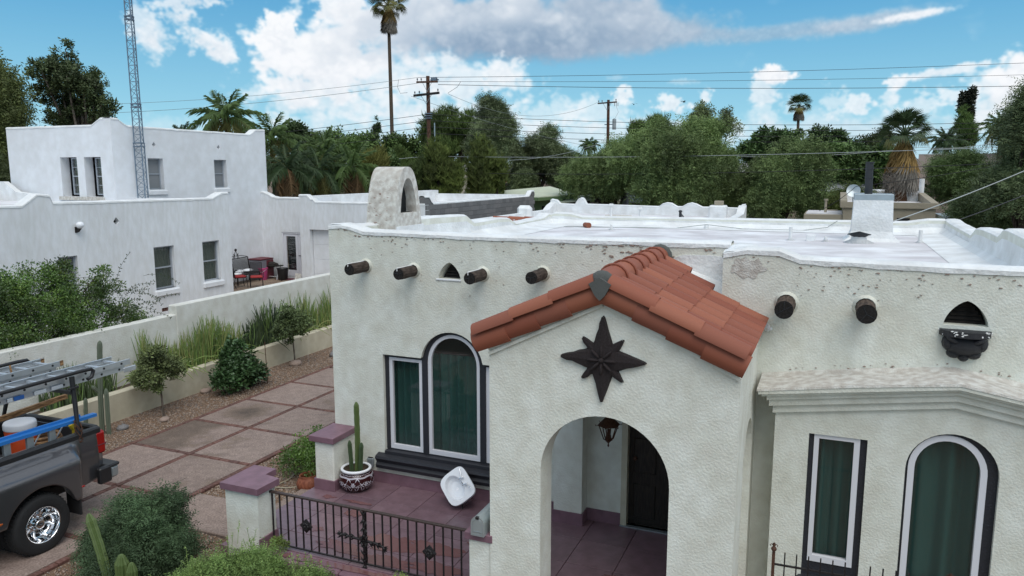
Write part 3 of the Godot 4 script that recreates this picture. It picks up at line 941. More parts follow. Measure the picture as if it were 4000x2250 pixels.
func house_windows(h: Node3D) -> void:
	var b := MB.new()
	# black surround with three openings
	var outer := V2([-6.12, 2.28, -5.47, 2.28]) + arc(-4.965, 2.2, 0.505, 18).slice(1, 18) + V2([-4.46, 2.28, -3.81, 2.28])
	b.wall(outer, V2([-6.12, 0.79, -3.81, 0.79]), [rect_hole(-6.055, -5.485, 0.80, 2.235), arch_hole(-4.965, 0.425, 0.80, 2.215, 0.445), rect_hole(-4.445, -3.875, 0.80, 2.235)], 0.09, xy(0, 0, -9.66))
	var w := put("triple_window", b.mesh(), M.black_wood, h)
	for s in [-6.055, -4.445]:
		b = MB.new()
		b.wall(V2([s, 2.235, s + 0.57, 2.235]), V2([s, 0.80, s + 0.57, 0.80]), [rect_hole(s + 0.055, s + 0.515, 0.868, 2.185)], 0.05, xy(0, 0, -9.672))
		put("white_sash", b.mesh(), M.white_paint, w)
		put("pane", pane_of(V2([s + 0.05, 2.19, s + 0.52, 2.19]), V2([s + 0.05, 0.865, s + 0.52, 0.865]), -9.70).mesh(), M.glass, w)
		put("curtain", pleats(s - 0.05, s + 0.62, 0.8, 2.25, -9.86, 52.0).mesh(), M.curtain, w)
	b = MB.new()
	b.wall(arc(-4.965, 2.215, 0.425, 18, 0.445), V2([-5.39, 0.80, -4.54, 0.80]), [arch_hole(-4.965, 0.372, 0.868, 2.215, 0.392)], 0.05, xy(0, 0, -9.672))
	put("white_sash", b.mesh(), M.white_paint, w)
	put("pane", pane_of(arc(-4.965, 2.215, 0.38, 18, 0.40), V2([-5.345, 0.865, -4.585, 0.865]), -9.70).mesh(), M.glass, w)
	put("curtain", pleats(-5.42, -4.5, 0.8, 2.32, -9.86, 44.0).mesh(), M.curtain, w)
	b = MB.new()
	b.tube([Vector3(-5.45, 2.325, -9.85), Vector3(-4.48, 2.325, -9.85)], 0.012, 6)
	put("curtain_rod", b.mesh(), M.iron, w)
	b = MB.new()
	b.box(Vector3(-6.5, 0.4, -10.7), Vector3(-3.4, 3.0, -10.6))
	put("dark_room", b.mesh(), M.dark_room, w)
	# sill: a flat top board over a moulded dark front
	b = MB.new()
	b.box(Vector3(-6.115, 0.72, -9.76), Vector3(-3.81, 0.785, -9.575), Transform3D(), 0.008)
	put("sill_board", b.mesh(), M.black_wood, w)
	b = MB.new()
	var pr := [Vector2(-9.61, 0.735), Vector2(-9.50, 0.705), Vector2(-9.485, 0.67), Vector2(-9.52, 0.63), Vector2(-9.535, 0.60), Vector2(-9.50, 0.565), Vector2(-9.515, 0.51), Vector2(-9.55, 0.50), Vector2(-9.61, 0.50)]
	b.sweep([0, 1], func(i): return pr.map(func(p): return Vector3(-6.235 if i == 1 else -3.55, p.y, p.x)))
	var pa := PackedVector2Array()
	for p in pr: pa.append(Vector2(-p.x, p.y))
	b.prism(pa, -0.001, 0.001, Transform3D(Basis(Vector3(0, 0, -1), Vector3.UP, Vector3(1, 0, 0)), Vector3(-6.235, 0, 0)))
	put("window_sill", b.mesh(), M.black_wood, w)

func bay(h: Node3D) -> void:
	var b := MB.new()
	b.wall(V2([-0.45, 2.43, 1.239, 2.69, 2.6, 2.44]), V2([-0.45, -0.2, 2.6, -0.2]), [rect_hole(-0.098, 0.474, 0.44, 2.222), arch_hole(1.257, 0.417, 0.44, 1.975)], 0.22, xy(0, 0, -8.5))
	b.box(Vector3(-0.45, -0.2, -8.9), Vector3(-0.25, 2.43, -8.72))
	var bw := put("bay_wall", b.mesh(), M.stucco, h)
	# stepped cornice that rises to a low point over the arched window
	for q in [[-0.478, 0.0, 0.088, -8.455], [-0.517, 0.084, 0.160, -8.41], [-0.541, 0.157, 0.205, -8.375], [-0.59, 0.202, 0.232, -8.335], [-0.624, 0.229, 0.275, -8.30]]:
		b = MB.new()
		var x0: float = q[0]
		var top := []
		var bot := []
		for p in [[x0, 2.417], [1.239, 2.672], [2.65, 2.43]]:
			bot.append(Vector2(p[0], p[1] + q[1])); top.append(Vector2(p[0], p[1] + q[2]))
		b.wall(top, bot, [], q[3] + 8.72, xy(0, 0, q[3]))
		put("cornice_step", b.mesh(), M.stucco_cream if false else M.stucco, bw)
	b = MB.new()
	b.sweep([Vector3(-0.64, 2.692, 0), Vector3(0.3, 2.83, 0), Vector3(1.239, 2.95, 0), Vector3(2.65, 2.71, 0)], func(i):
		var p: Vector3 = [Vector3(-0.64, 2.692, 0), Vector3(0.3, 2.834, 0), Vector3(1.239, 2.95, 0), Vector3(2.65, 2.71, 0)][i]
		return [p + Vector3(0, -0.012, -8.292), p + Vector3(0, 0.012, -8.30), p + Vector3(0, 0.014, -8.5), p + Vector3(0, 0.016, -8.8), p + Vector3(0, 0.045, -8.905)])
	put("ledge_top", b.mesh(), M.old_plaster, bw)
	var sp := []
	var r := RandomNumberGenerator.new()
	r.seed = 31
	for i in 22:
		var x := r.randf_range(-0.55, 2.2)
		var y := 2.70 + 0.145 * (x + 0.62) if x < 1.24 else 2.97 - 0.17 * (x - 1.24)
		sp.append([Vector3(x, y + 0.05 + r.randf_range(-0.02, 0.04), -8.9), r.randf_range(0.004, 0.012), Vector3(0, 0, 1)])
	peeling(sp, "bare_flakes", bw, M.bare_plaster, 4)
	# narrow window
	b = MB.new()
	b.wall(V2([-0.098, 2.222, 0.474, 2.222]), V2([-0.098, 0.6, 0.474, 0.6]), [rect_hole(-0.045, 0.405, 0.765, 2.215)], 0.08, xy(0, 0, -8.54))
	var w := put("narrow_window", b.mesh(), M.black_wood, h)
	b = MB.new()
	b.wall(V2([-0.045, 2.216, 0.405, 2.216]), V2([-0.045, 0.765, 0.405, 0.765]), [rect_hole(0.005, 0.348, 0.835, 2.17)], 0.06, xy(0, 0, -8.525))
	put("white_sash", b.mesh(), M.white_paint, w)
	put("pane", pane_of(V2([0.0, 2.18, 0.355, 2.18]), V2([0.0, 0.83, 0.355, 0.83]), -8.56).mesh(), M.glass, w)
	put("curtain", pleats(-0.1, 0.46, 0.7, 2.3, -8.70, 34.0, 0.05).mesh(), M.curtain, w)
	b = MB.new()
	b.box(Vector3(-0.14, 0.46, -8.62), Vector3(0.50, 0.60, -8.43), Transform3D(), 0.02)
	put("window_sill", b.mesh(), M.black_wood, w)
	# arched window
	b = MB.new()
	b.wall(arc(1.257, 1.975, 0.417, 20), V2([0.84, 0.5, 1.674, 0.5]), [arch_hole(1.222, 0.355, 0.66, 1.985, 0.375)], 0.08, xy(0, 0, -8.56))
	w = put("arched_window", b.mesh(), M.black_wood, h)
	b = MB.new()
	b.wall(arc(1.222, 1.985, 0.355, 20, 0.375), V2([0.867, 0.66, 1.577, 0.66]), [arch_hole(1.222, 0.295, 0.74, 1.985, 0.315)], 0.06, xy(0, 0, -8.54))
	put("white_sash", b.mesh(), M.white_paint, w)
	put("pane", pane_of(arc(1.222, 1.985, 0.305, 20, 0.325), V2([0.917, 0.735, 1.527, 0.735]), -8.58).mesh(), M.glass, w)
	put("curtain", pleats(0.82, 1.62, 0.6, 2.34, -8.72, 26.0, 0.06).mesh(), M.curtain, w)
	b = MB.new()
	b.box(Vector3(-0.2, 0.3, -9.26), Vector3(1.9, 2.3, -9.22))
	put("dark_room", b.mesh(), M.dark_room, w)

func porch(h: Node3D) -> void:
	var b := MB.new()
	b.wall(V2([-3.225, 3.20, -2.0, 3.80, -0.69, 3.18]), V2([-3.225, -0.2, -0.69, -0.2]), [[arc(-1.98, 1.935, 0.667, 24, 0.655), V2([-2.647, -0.2, -1.313, -0.2])]], 0.34, xy(0, 0, -7.1))
	var p := put("porch", b.mesh(), M.stucco_porch, h)
	b = MB.new()
	b.wall(V2([7.44, 3.2, 8.9, 3.2]), V2([7.44, -0.2, 8.9, -0.2]), [arch_hole(8.15, 0.45, 0.2, 1.95)], 0.20, face_x(-0.69))
	b.box(Vector3(-0.945, -0.2, -8.9), Vector3(-0.892, 3.2, -7.44))
	put("porch_side_wall", b.mesh(), M.stucco_porch, p)
	b = MB.new()
	b.wall(V2([-9.6, 3.2, -7.44, 3.2]), V2([-9.6, -0.2, -7.44, -0.2]), [arch_hole(-8.55, 0.86, 0.2, 1.6)], 0.26, Transform3D(Basis(Vector3(0, 0, 1), Vector3.UP, Vector3(-1, 0, 0)), Vector3(-3.225, 0, 0)))
	put("porch_side_wall", b.mesh(), M.stucco_porch, p)
	b = MB.new()
	b.box(Vector3(-2.96, 2.78, -9.598), Vector3(-0.96, 2.84, -7.442))
	put("porch_ceiling", b.mesh(), M.stucco_porch, p)
	b = MB.new()
	b.box(Vector3(-2.96, 0.2, -9.598), Vector3(-2.90, 2.778, -9.37))
	b.box(Vector3(-3.30, 0.2, -9.598), Vector3(-2.905, 2.0, -9.372))
	put("pier", b.mesh(), M.stucco_porch, p)
	# moulding under the rake
	for k in 2:
		b = MB.new()
		var dy := -0.045 - 0.045 * k
		b.beam(Vector3(-3.222, 3.215 + dy, -7.085), Vector3(-2.0, 3.815 + dy, -7.085), 0.03, 0.035)
		b.beam(Vector3(-0.69, 3.197 + dy, -7.085), Vector3(-2.0, 3.815 + dy, -7.085), 0.03, 0.035)
		put("rake_moulding", b.mesh(), M.stucco_porch, p)
	# purple skirting
	b = MB.new()
	b.box(Vector3(-3.32, 0.25, -9.37), Vector3(-2.89, 0.42, -9.352))
	b.box(Vector3(-2.898, 0.25, -9.60), Vector3(-2.88, 0.42, -9.352))
	b.box(Vector3(-2.88, 0.25, -9.598), Vector3(-2.42, 0.42, -9.58))
	b.box(Vector3(-6.64, 0.25, -9.598), Vector3(-3.32, 0.42, -9.58))
	put("skirting", b.mesh(), M.purple, p)
	# front door in a pale frame
	b = MB.new()
	b.wall(V2([-2.42, 2.36, -1.38, 2.36]), V2([-2.42, 0.25, -1.38, 0.25]), [rect_hole(-2.34, -1.46, 0.25, 2.28)], 0.12, xy(0, 0, -9.585))
	var f := put("door_frame", b.mesh(), M.stucco_cream, h)
	b = MB.new()
	b.box(Vector3(-2.34, 0.262, -9.73), Vector3(-1.46, 2.28, -9.69))
	var d := put("front_door", b.mesh(), M.door_wood, f)
	for i in 2:
		for j in 3:
			b = MB.new()
			b.cbox(Vector3(-2.12 + 0.44 * i, 0.6 + 0.64 * j, -9.685), Vector3(0.30, 0.48, 0.024), Transform3D(), 0.01)
			put("door_panel", b.mesh(), M.door_wood, d)
	b = MB.new()
	b.ball(Vector3(-2.25, 1.2, -9.66), Vector3(0.03, 0.03, 0.03), 6, 8)
	put("door_knob", b.mesh(), M.rusty_iron, d)
	b = MB.new()
	b.box(Vector3(-2.42, 0.25, -9.62), Vector3(-1.38, 0.264, -9.56))
	put("threshold", b.mesh(), M.galvanised, f)
	# ---- clay tile roof over the porch
	var roof := Node3D.new()
	roof.name = "porch_roof"
	h.add_child(roof)
	b = MB.new()
	b.prism(PackedVector2Array([Vector2(-3.28, 3.25), Vector2(-2.0, 3.85), Vector2(-1.14, 3.447), Vector2(-1.14, 3.502), Vector2(-2.0, 3.908), Vector2(-3.28, 3.305)]), -9.59, -7.0)
	b.prism(PackedVector2Array([Vector2(-1.14, 3.447), Vector2(-0.70, 3.24), Vector2(-0.70, 3.295), Vector2(-1.14, 3.502)]), -8.89, -7.0)
	put("roof_deck", b.mesh(), M.clay_c, roof)
	var th := atan(0.47)
	var tile := [barrel(0.104, 0.42, 0.006), barrel(0.105, 0.42, 0.008)]
	var clay := [M.clay_a, M.clay_b, M.clay_d, M.clay_c]
	for side in [1.0, -1.0]:
		var d3 := Vector3(side * cos(th), -sin(th), 0)
		var nn := Vector3(side * sin(th), cos(th), 0)
		for k in 8:
			for c in 4:
				if side > 0 and k >= 6 and c >= (2 if k == 6 else 1): continue
				var s := 0.03 + 0.352 * c
				var o := Vector3(-2.0, 3.905, -7.32 - 0.296 * k + rng.randf_range(-0.006, 0.006)) + d3 * s + nn * 0.012
				var tilt := Basis(Vector3(0, 0, side), 0.055)
				var bs := Basis(d3, nn, d3.cross(nn))
				put("roof_tile", tile[(k + c) % 2], clay[rng.randi_range(0, 3)], roof, Transform3D(Basis(bs.z, 0.055) * bs, o))
		# rake: a cap row and a row hung on the gable edge
		var cap := barrel(0.118, 0.50, 0.008, 0.014, 0.0, PI, 9)
		var hang := barrel(0.145, 0.41, 0.008, 0.014, -0.85 if side > 0 else PI - 1.0, 1.0 if side > 0 else PI + 0.85, 7)
		for c in 3:
			var bs := Basis(d3, nn, d3.cross(nn))
			var o := Vector3(-2.0, 3.905, -7.06) + d3 * (0.04 + 0.465 * c) + nn * 0.035
			put("roof_tile", cap, clay[c], roof, Transform3D(Basis(bs.z, 0.045) * bs, o))
		for c in 4:
			var bs := Basis(d3, nn, d3.cross(nn))
			var o := Vector3(-2.0, 3.905, -7.115) + d3 * (0.03 + 0.36 * c) + nn * -0.045
			put("roof_tile", hang, clay[(c + 1) % 4], roof, Transform3D(Basis(bs.z, 0.05) * bs, o))
	# ridge row with raised lips
	var rg := barrel(0.138, 0.44, 0.012, 0.015, -0.15, PI + 0.15, 9)
	for k in 7:
		var z := -7.06 - 0.365 * k
		var bs := Basis(Vector3(0, 0, 1), Vector3.UP, Vector3(-1, 0, 0))
		put("ridge_tile", rg, clay[k % 3], roof, Transform3D(Basis(Vector3.RIGHT, 0.03) * bs, Vector3(-2.0, 3.93, z - 0.40)))
		b = MB.new()
		var ring := []
		for i in 11:
			var a := PI * i / 10.0
			ring.append(Vector3(-2.0 + 0.150 * cos(a), 3.926 + 0.150 * sin(a), z - 0.02))
		b.tube(ring, 0.014, 6)
		if k > 0: put("tile_lip", b.mesh(), M.clay_c, roof)
	# mortar
	b = MB.new()
	var wob := noise(4.0, 3, 41)
	b.ball(Vector3(-2.0, 3.945, -7.03), Vector3(0.125, 0.12, 0.065), 8, 12)
	b.prism(PackedVector2Array([Vector2(-2.11, 3.94), Vector2(-2.05, 3.83), Vector2(-2.0, 3.78), Vector2(-1.95, 3.83), Vector2(-1.89, 3.94), Vector2(-2.0, 4.0)]), -7.06, -6.935)
	b.ball(Vector3(-1.98, 3.93, -9.58), Vector3(0.155, 0.165, 0.06), 8, 12)
	for s in [-1.0, 1.0]:
		var ln := []
		for i in 26:
			var z := -7.15 - i * 0.096
			ln.append(Vector3(-2.0 + s * (0.15 + 0.02 * wob.get_noise_2d(z * 4, s)), 3.875 + 0.01 * wob.get_noise_2d(z * 9, s + 3), z))
		var rr := []
		for i in 26: rr.append(0.036 + 0.016 * wob.get_noise_2d(i * 1.7, s * 9))
		b.tube(ln, rr, 7)
	put("ridge_mortar", b.mesh(), M.mortar, roof)
	# white membrane run up the wall behind the tiles
	b = MB.new()
	b.prism(PackedVector2Array([Vector2(-1.86, 3.83), Vector2(-1.12, 3.42), Vector2(-1.12, 3.955), Vector2(-1.35, 3.975), Vector2(-1.70, 3.965), Vector2(-1.80, 3.93)]), -9.599, -9.588)
	b.quad(Vector3(-1.55, 3.72, -9.30), Vector3(-1.13, 3.52, -8.93), Vector3(-1.13, 3.62, -9.588), Vector3(-1.75, 3.84, -9.588))
	b.box(Vector3(-1.135, 3.3, -9.59), Vector3(-1.122, 3.6, -8.905))
	put("roof_flashing", b.mesh(), M.coating, roof)
	var sp := []
	var r := RandomNumberGenerator.new()
	r.seed = 71
	b = MB.new()
	for i in 26:
		var t := i / 25.0
		b.ball(Vector3(-1.10 + 0.52 * t, 3.50 - 0.25 * t, -8.885), Vector3(0.035, r.randf_range(0.02, 0.05), 0.02), 4, 6)
	put("roof_flashing", b.mesh(), M.coating, roof)

func roof_details(h: Node3D, roof: Node3D, ry: float) -> void:
	var b := MB.new()
	# arched chimney on the left parapet
	var top := []
	for i in 25:
		var t := -1.0 + i / 12.0
		top.append(Vector2(10.96 + 0.47 * t, 3.5 + 1.57 * pow(maxf(0.0, 1.0 - pow(absf(t), 2.7)), 0.62)))
	var hole := []
	for i in 17:
		var t := -1.0 + i / 8.0
		hole.append(Vector2(10.97 + 0.26 * t, 4.33 + 0.56 * pow(maxf(0.0, 1.0 - pow(absf(t), 2.2)), 0.7)))
	b.wall(top, V2([10.49, 3.5, 11.43, 3.5]), [[hole, V2([10.71, 4.33, 11.23, 4.33])]], 0.54, face_x(-6.42))
	var c := put("arched_chimney", b.mesh(), M.old_plaster, h)
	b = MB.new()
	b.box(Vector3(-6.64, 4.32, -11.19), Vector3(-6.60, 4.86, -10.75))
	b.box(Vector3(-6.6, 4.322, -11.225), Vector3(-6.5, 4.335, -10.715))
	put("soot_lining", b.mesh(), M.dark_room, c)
	b = MB.new()
	b.box(Vector3(-6.98, 3.62, -11.45), Vector3(-6.405, 4.12, -10.55))
	b.box(Vector3(-6.9, 3.62, -11.40), Vector3(-6.1, 3.85, -10.7), Transform3D(), 0.1)
	put("chimney_coating", b.mesh(), M.coating, c)
	var sp := []
	var r := RandomNumberGenerator.new()
	r.seed = 51
	for i in 30:
		sp.append([Vector3(r.randf_range(-6.93, -6.45), r.randf_range(3.95, 4.7), -10.495), r.randf_range(0.005, 0.02), Vector3(0, 0, 1)])
	peeling(sp, "bare_flakes", c, M.bare_plaster, 6)
	# square chimney with a metal collar and a black flue
	b = MB.new()
	var path := []
	for q in [[3.60, 0.62], [3.66, 0.50], [3.72, 0.41], [3.85, 0.365], [4.46, 0.34]]:
		path.append(q)
	for i in path.size() - 1:
		var y0: float = path[i][0]
		var y1: float = path[i + 1][0]
		var w0: float = path[i][1]
		var w1: float = path[i + 1][1]
		for s in 4:
			var ba := Basis(Vector3.UP, s * PI / 2)
			var cc := Vector3(0.71, 0, -16.65)
			b.quad(cc + ba * Vector3(-w0, y0, w0), cc + ba * Vector3(w0, y0, w0), cc + ba * Vector3(w1, y1, w1), cc + ba * Vector3(-w1, y1, w1))
	c = put("square_chimney", b.mesh(), M.coating, h)
	b = MB.new()
	b.box(Vector3(0.365, 4.445, -16.995), Vector3(1.055, 4.56, -16.305), Transform3D(), 0.008)
	put("metal_collar", b.mesh(), M.galvanised, c)
	b = MB.new()
	b.tube([Vector3(0.62, 4.5, -16.6), Vector3(0.60, 5.15, -16.6)], 0.072, 14)
	for y in [4.62, 4.86, 5.04, 5.15]: b.tube([Vector3(0.61, y, -16.6), Vector3(0.61, y + 0.03, -16.6)], 0.08, 14)
	put("flue_pipe", b.mesh(), M.flue, c)
	# hooded vent in front of it
	b = MB.new()
	b.tube([Vector3(0.48, ry, -15.85), Vector3(0.48, ry + 0.06, -15.85), Vector3(0.48, ry + 0.16, -15.85)], [0.28, 0.15, 0.11], 14)
	var v := put("roof_vent", b.mesh(), M.coating, h)
	b = MB.new()
	b.tube([Vector3(0.48, ry + 0.11, -15.85), Vector3(0.48, ry + 0.15, -15.85)], [0.12, 0.17], 8)
	b.tube([Vector3(0.48, ry + 0.15, -15.85), Vector3(0.48, ry + 0.165, -15.85), Vector3(0.48, ry + 0.215, -15.85)], [0.205, 0.21, 0.01], 8)
	put("vent_hood", b.mesh(), M.flue, v)
	for q in [[-0.74, -15.9, 0.26, 0.035], [1.55, -16.3, 0.24, 0.035], [-0.1, -15.9, 0.10, 0.03], [-4.7, -17.2, 0.12, 0.03], [1.62, -9.6, 0.30, 0.05], [-2.7, -18.2, 0.10, 0.05]]:
		b = MB.new()
		b.tube([Vector3(q[0], ry, q[1]), Vector3(q[0], ry + 0.02, q[1]), Vector3(q[0], ry + 0.05, q[1]), Vector3(q[0], ry + q[2], q[1])], [q[3] + 0.06, q[3] + 0.02, q[3], q[3]], 10)
		put("vent_pipe", b.mesh(), M.coating, h)
	b = MB.new()
	b.cbox(Vector3(-0.37, ry + 0.06, -15.9), Vector3(0.17, 0.13, 0.12), Transform3D(), 0.012)
	put("junction_box", b.mesh(), M.coating, h)
	b = MB.new()
	b.tube([Vector3(-5.5, ry + 0.06, -17.72), Vector3(-5.35, ry + 0.06, -17.55)], [0.06, 0.068], 12)
	put("clay_pipe", b.mesh(), M.terracotta, h)
	b = MB.new()
	b.tube([Vector3(-6.0, ry + 0.012, -17.6), Vector3(-4.6, ry + 0.012, -17.9), Vector3(-3.4, ry + 0.012, -18.15), Vector3(-2.7, ry + 0.11, -18.2), Vector3(-1.9, ry + 0.03, -18.25), Vector3(-0.6, ry + 0.03, -18.3), Vector3(-0.1, ry + 0.10, -18.45), Vector3(0.1, ry + 0.24, -18.62)], 0.007, 5)
	put("roof_cable", b.mesh(), M.wire_grey, h)


# ---------------------------------------------------------------- ground, driveway, terrace
func box_of(lo: Vector3, hi: Vector3, bev := 0.0) -> ArrayMesh:
	var b := MB.new()
	b.box(lo, hi, Transform3D(), bev)
	return b.mesh()

func sheet(x0: float, x1: float, z0: float, z1: float, y: float) -> ArrayMesh:
	var b := MB.new()
	b.quad(Vector3(x0, y, z1), Vector3(x1, y, z1), Vector3(x1, y, z0), Vector3(x0, y, z0))
	return b.mesh()

func pebbles(parent: Node, areas: Array, count: int, seed_: int, smin := 0.006, smax := 0.024) -> void:
	var b := MB.new()
	b.ball(Vector3.ZERO, Vector3(1, 0.62, 0.8), 3, 5)
	var r := RandomNumberGenerator.new()
	r.seed = seed_
	var xf := []
	var co := []
	var total := 0.0
	for a in areas: total += (a[1] - a[0]) * (a[3] - a[2])
	for a in areas:
		for i in int(count * (a[1] - a[0]) * (a[3] - a[2]) / total):
			var s := lerpf(smin, smax, pow(r.randf(), 2.0))
			xf.append(Transform3D(Basis.from_euler(Vector3(r.randf() * 0.5, r.randf() * TAU, r.randf() * 0.5)).scaled_local(Vector3.ONE * s), Vector3(r.randf_range(a[0], a[1]), a[4] + s * 0.25, r.randf_range(a[2], a[3]))))
			var t := r.randf()
			var v := r.randf_range(0.7, 1.25)
			co.append(Color(0.27, 0.18, 0.125).lerp(Color(0.31, 0.26, 0.22), t) * v if t < 0.88 else Color(0.19, 0.165, 0.15) * v)
	stuff("gravel_stones", b.mesh(), M.pebble, xf, co, parent)

func ground() -> void:
	var g := put("ground", sheet(-3000, 3000, -6000, 2000, -0.03), M.far_ground)
	g.set_meta("kind", "structure")
	var gv := structure("gravel")
	put("gravel_bed", sheet(-13.2, -11.76, -25, 6, -0.004), M.gravel_bed, gv)
	put("gravel_bed", sheet(-8.87, -7.02, -25, -8.56, -0.004), M.gravel_bed, gv)
	put("gravel_bed", sheet(-8.87, 6, -7.6, 6, -0.004), M.gravel_bed, gv)
	pebbles(gv, [[-13.1, -11.78, -18.5, -6.5, 0.0], [-8.86, -7.05, -14, -8.6, 0.0], [-8.86, -3.5, -7.58, -4.6, 0.0]], 44000, 3)
	# driveway of washed concrete cells between brick bands
	var d := structure("driveway")
	var base := put("driveway_bed", sheet(-11.77, -8.86, -25, 6, -0.006), M.soil, d)
	base.set_meta("kind", "structure")
	var stain := noise(1.3, 4, 61)
	var zs := []
	for k in 16: zs.append(-3.8 - 1.5 * k + 3.0)
	for c in 2:
		var x0: float = [-11.652, -10.262][c]
		var x1: float = [-10.378, -8.988][c]
		for k in zs.size():
			var z1: float = zs[k] - 0.052
			var z0: float = zs[k] - 1.448
			var b := MB.new()
			var n := 18
			var wet := 0.0
			if c == 0 and z1 < -9.0 and z1 > -10.5: wet = 1.0
			if c == 0 and z1 < -10.6 and z1 > -12.2: wet = 2.0
			var tone := func(x: float, z: float) -> Color:
				var v: float = 1.0 + 0.16 * stain.get_noise_2d(x * 1.2, z * 1.2) + 0.1 * stain.get_noise_2d(x * 5.0, z * 5.0)
				if wet == 1.0: v *= lerpf(1.0, 0.52, smoothstep(-0.5, 0.35, stain.get_noise_2d(x * 0.9 + 3, z * 0.9) * 0.8 + (-(x + 10.95)) * 0.9 + 0.15))
				if wet == 2.0:
					var q := Vector2((x + 11.05) / 0.62, (z + 12.05) / 0.66).length() + 0.25 * stain.get_noise_2d(x * 1.6, z * 1.6)
					v *= lerpf(0.36, 1.0, smoothstep(0.0, 1.15, q))
				if c == 1 and k > 3: v *= 1.0 - 0.25 * smoothstep(0.15, 0.5, stain.get_noise_2d(x * 0.8 + 20, z * 0.8))
				return Color(v, v * (0.99 if v > 0.8 else 0.97), v * (1.0 if v > 0.8 else 0.90))
			var grid := []
			for i in n + 1:
				var row := []
				for j in n + 1:
					var p := Vector3(lerpf(x0, x1, float(i) / n), 0.03, lerpf(z0, z1, float(j) / n))
					row.append([p, tone.call(p.x, p.z)])
				grid.append(row)
			for i in n:
				for j in n:
					var q := [grid[i][j + 1], grid[i + 1][j + 1], grid[i + 1][j], grid[i][j]]
					for t in [[0, 1, 2], [0, 2, 3]]:
						b.tri(q[t[0]][0], q[t[1]][0], q[t[2]][0])
						b.c.append(q[t[0]][1]); b.c.append(q[t[2]][1]); b.c.append(q[t[1]][1])
			b.col = Color(0.9, 0.9, 0.9)
			for e in [[Vector3(x0, -0.05, z1), Vector3(x1, -0.05, z1)], [Vector3(x1, -0.05, z1), Vector3(x1, -0.05, z0)], [Vector3(x1, -0.05, z0), Vector3(x0, -0.05, z0)], [Vector3(x0, -0.05, z0), Vector3(x0, -0.05, z1)]]:
				b.quad(e[0], e[1], e[1] + Vector3(0, 0.08, 0), e[0] + Vector3(0, 0.08, 0))
			put("concrete_slab", b.mesh(), M["concrete_%d" % ((k + c * 2) % 3)], d)
	for k in 3: M["concrete_%d" % k].vertex_color_use_as_albedo = true
	# bricks: single courses laid end to end
	var bz := box_of(Vector3(-0.047, -0.06, -0.1), Vector3(0.047, 0.034, 0.1), 0.007)
	var bx := box_of(Vector3(-0.1, -0.06, -0.047), Vector3(0.1, 0.034, 0.047), 0.007)
	for x in [-11.71, -10.32, -8.93]:
		for i in 64:
			var z := -3.6 - i * 0.2085
			put("brick", bz, M["brick_%d" % rng.randi_range(0, 2)], d, Transform3D(Basis(Vector3.UP, rng.randf_range(-0.02, 0.02)), Vector3(x + rng.randf_range(-0.004, 0.004), rng.randf_range(-0.004, 0.004), z)))
	for k in range(2, 10):
		for c in 2:
			for i in 6:
				var x: float = [-11.652, -10.262][c] + 0.107 + i * 0.212
				put("brick", bx, M["brick_%d" % rng.randi_range(0, 2)], d, Transform3D(Basis(Vector3.UP, rng.randf_range(-0.02, 0.02)), Vector3(x, rng.randf_range(-0.004, 0.004), -0.8 - 1.5 * k + 0.0 + rng.randf_range(-0.004, 0.004))))
	# walk from the driveway to the terrace
	var w := structure("walkway")
	var b := MB.new()
	b.box(Vector3(-8.87, -0.1, -8.58), Vector3(-7.06, 0.032, -7.62), Transform3D(), 0.012)
	put("walk_slab", b.mesh(), M.concrete_0, w)
	put("concrete_step", box_of(Vector3(-7.40, -0.05, -9.26), Vector3(-7.06, 0.11, -8.40), 0.015), M.concrete_1, w)
	# terrace of purple tiles
	var t := structure("porch_floor")
	put("floor_base", box_of(Vector3(-7.05, -0.25, -9.66), Vector3(-0.7, 0.234, -7.10)), M.purple, t)
	var xs := [-7.05]
	for i in 11: xs.append(-6.445 + 0.61 * i)
	xs[-1] = -0.7
	var ze := [-7.292, -7.735, -8.365, -9.0, -9.60]
	for i in xs.size() - 1:
		for j in ze.size() - 1:
			if xs[i + 1] - xs[i] < 0.05: continue
			put("floor_tile", box_of(Vector3(xs[i] + 0.004, 0.2, ze[j + 1] + 0.004), Vector3(xs[i + 1] - 0.004, 0.25 + rng.randf_range(-0.001, 0.001), ze[j] - 0.004), 0.003), M["porch_tile_%d" % rng.randi_range(0, 2)], t)
	for i in 11:
		var x := -6.41 + 0.6 * i
		if x > -3.3: break
		put("edge_tile", box_of(Vector3(x + 0.004, 0.145, -7.286), Vector3(minf(x + 0.596, -3.23), 0.258, -7.055), 0.02), M.purple, t)
	put("floor_edge", box_of(Vector3(-6.41, -0.2, -7.16), Vector3(-3.5, 0.142, -7.08)), M.purple, t)
	# thin rain puddles left on the tiles
	var pn := noise(0.9, 4, 81)
	var yoff := 0.0
	for q in [[-5.0, -7.95, 0.42, 0.20], [-4.45, -8.02, 0.40, 0.16], [-4.9, -7.52, 0.5, 0.12], [-6.25, -7.9, 0.16, 0.08], [-6.62, -8.82, 0.10, 0.05], [-5.6, -7.62, 0.3, 0.10], [-4.2, -7.6, 0.35, 0.13], [-5.95, -8.5, 0.12, 0.10], [-6.1, -8.82, 0.20, 0.04], [-3.9, -8.3, 0.2, 0.10], [-5.35, -7.18, 0.5, 0.05], [-4.5, -7.19, 0.5, 0.05], [-5.9, -7.17, 0.25, 0.06], [-1.9, -8.2, 0.35, 0.07]]:
		b = MB.new()
		var k := 44
		yoff += 0.0006
		var yy := (0.2525 if q[1] < -7.3 else 0.2595) + yoff
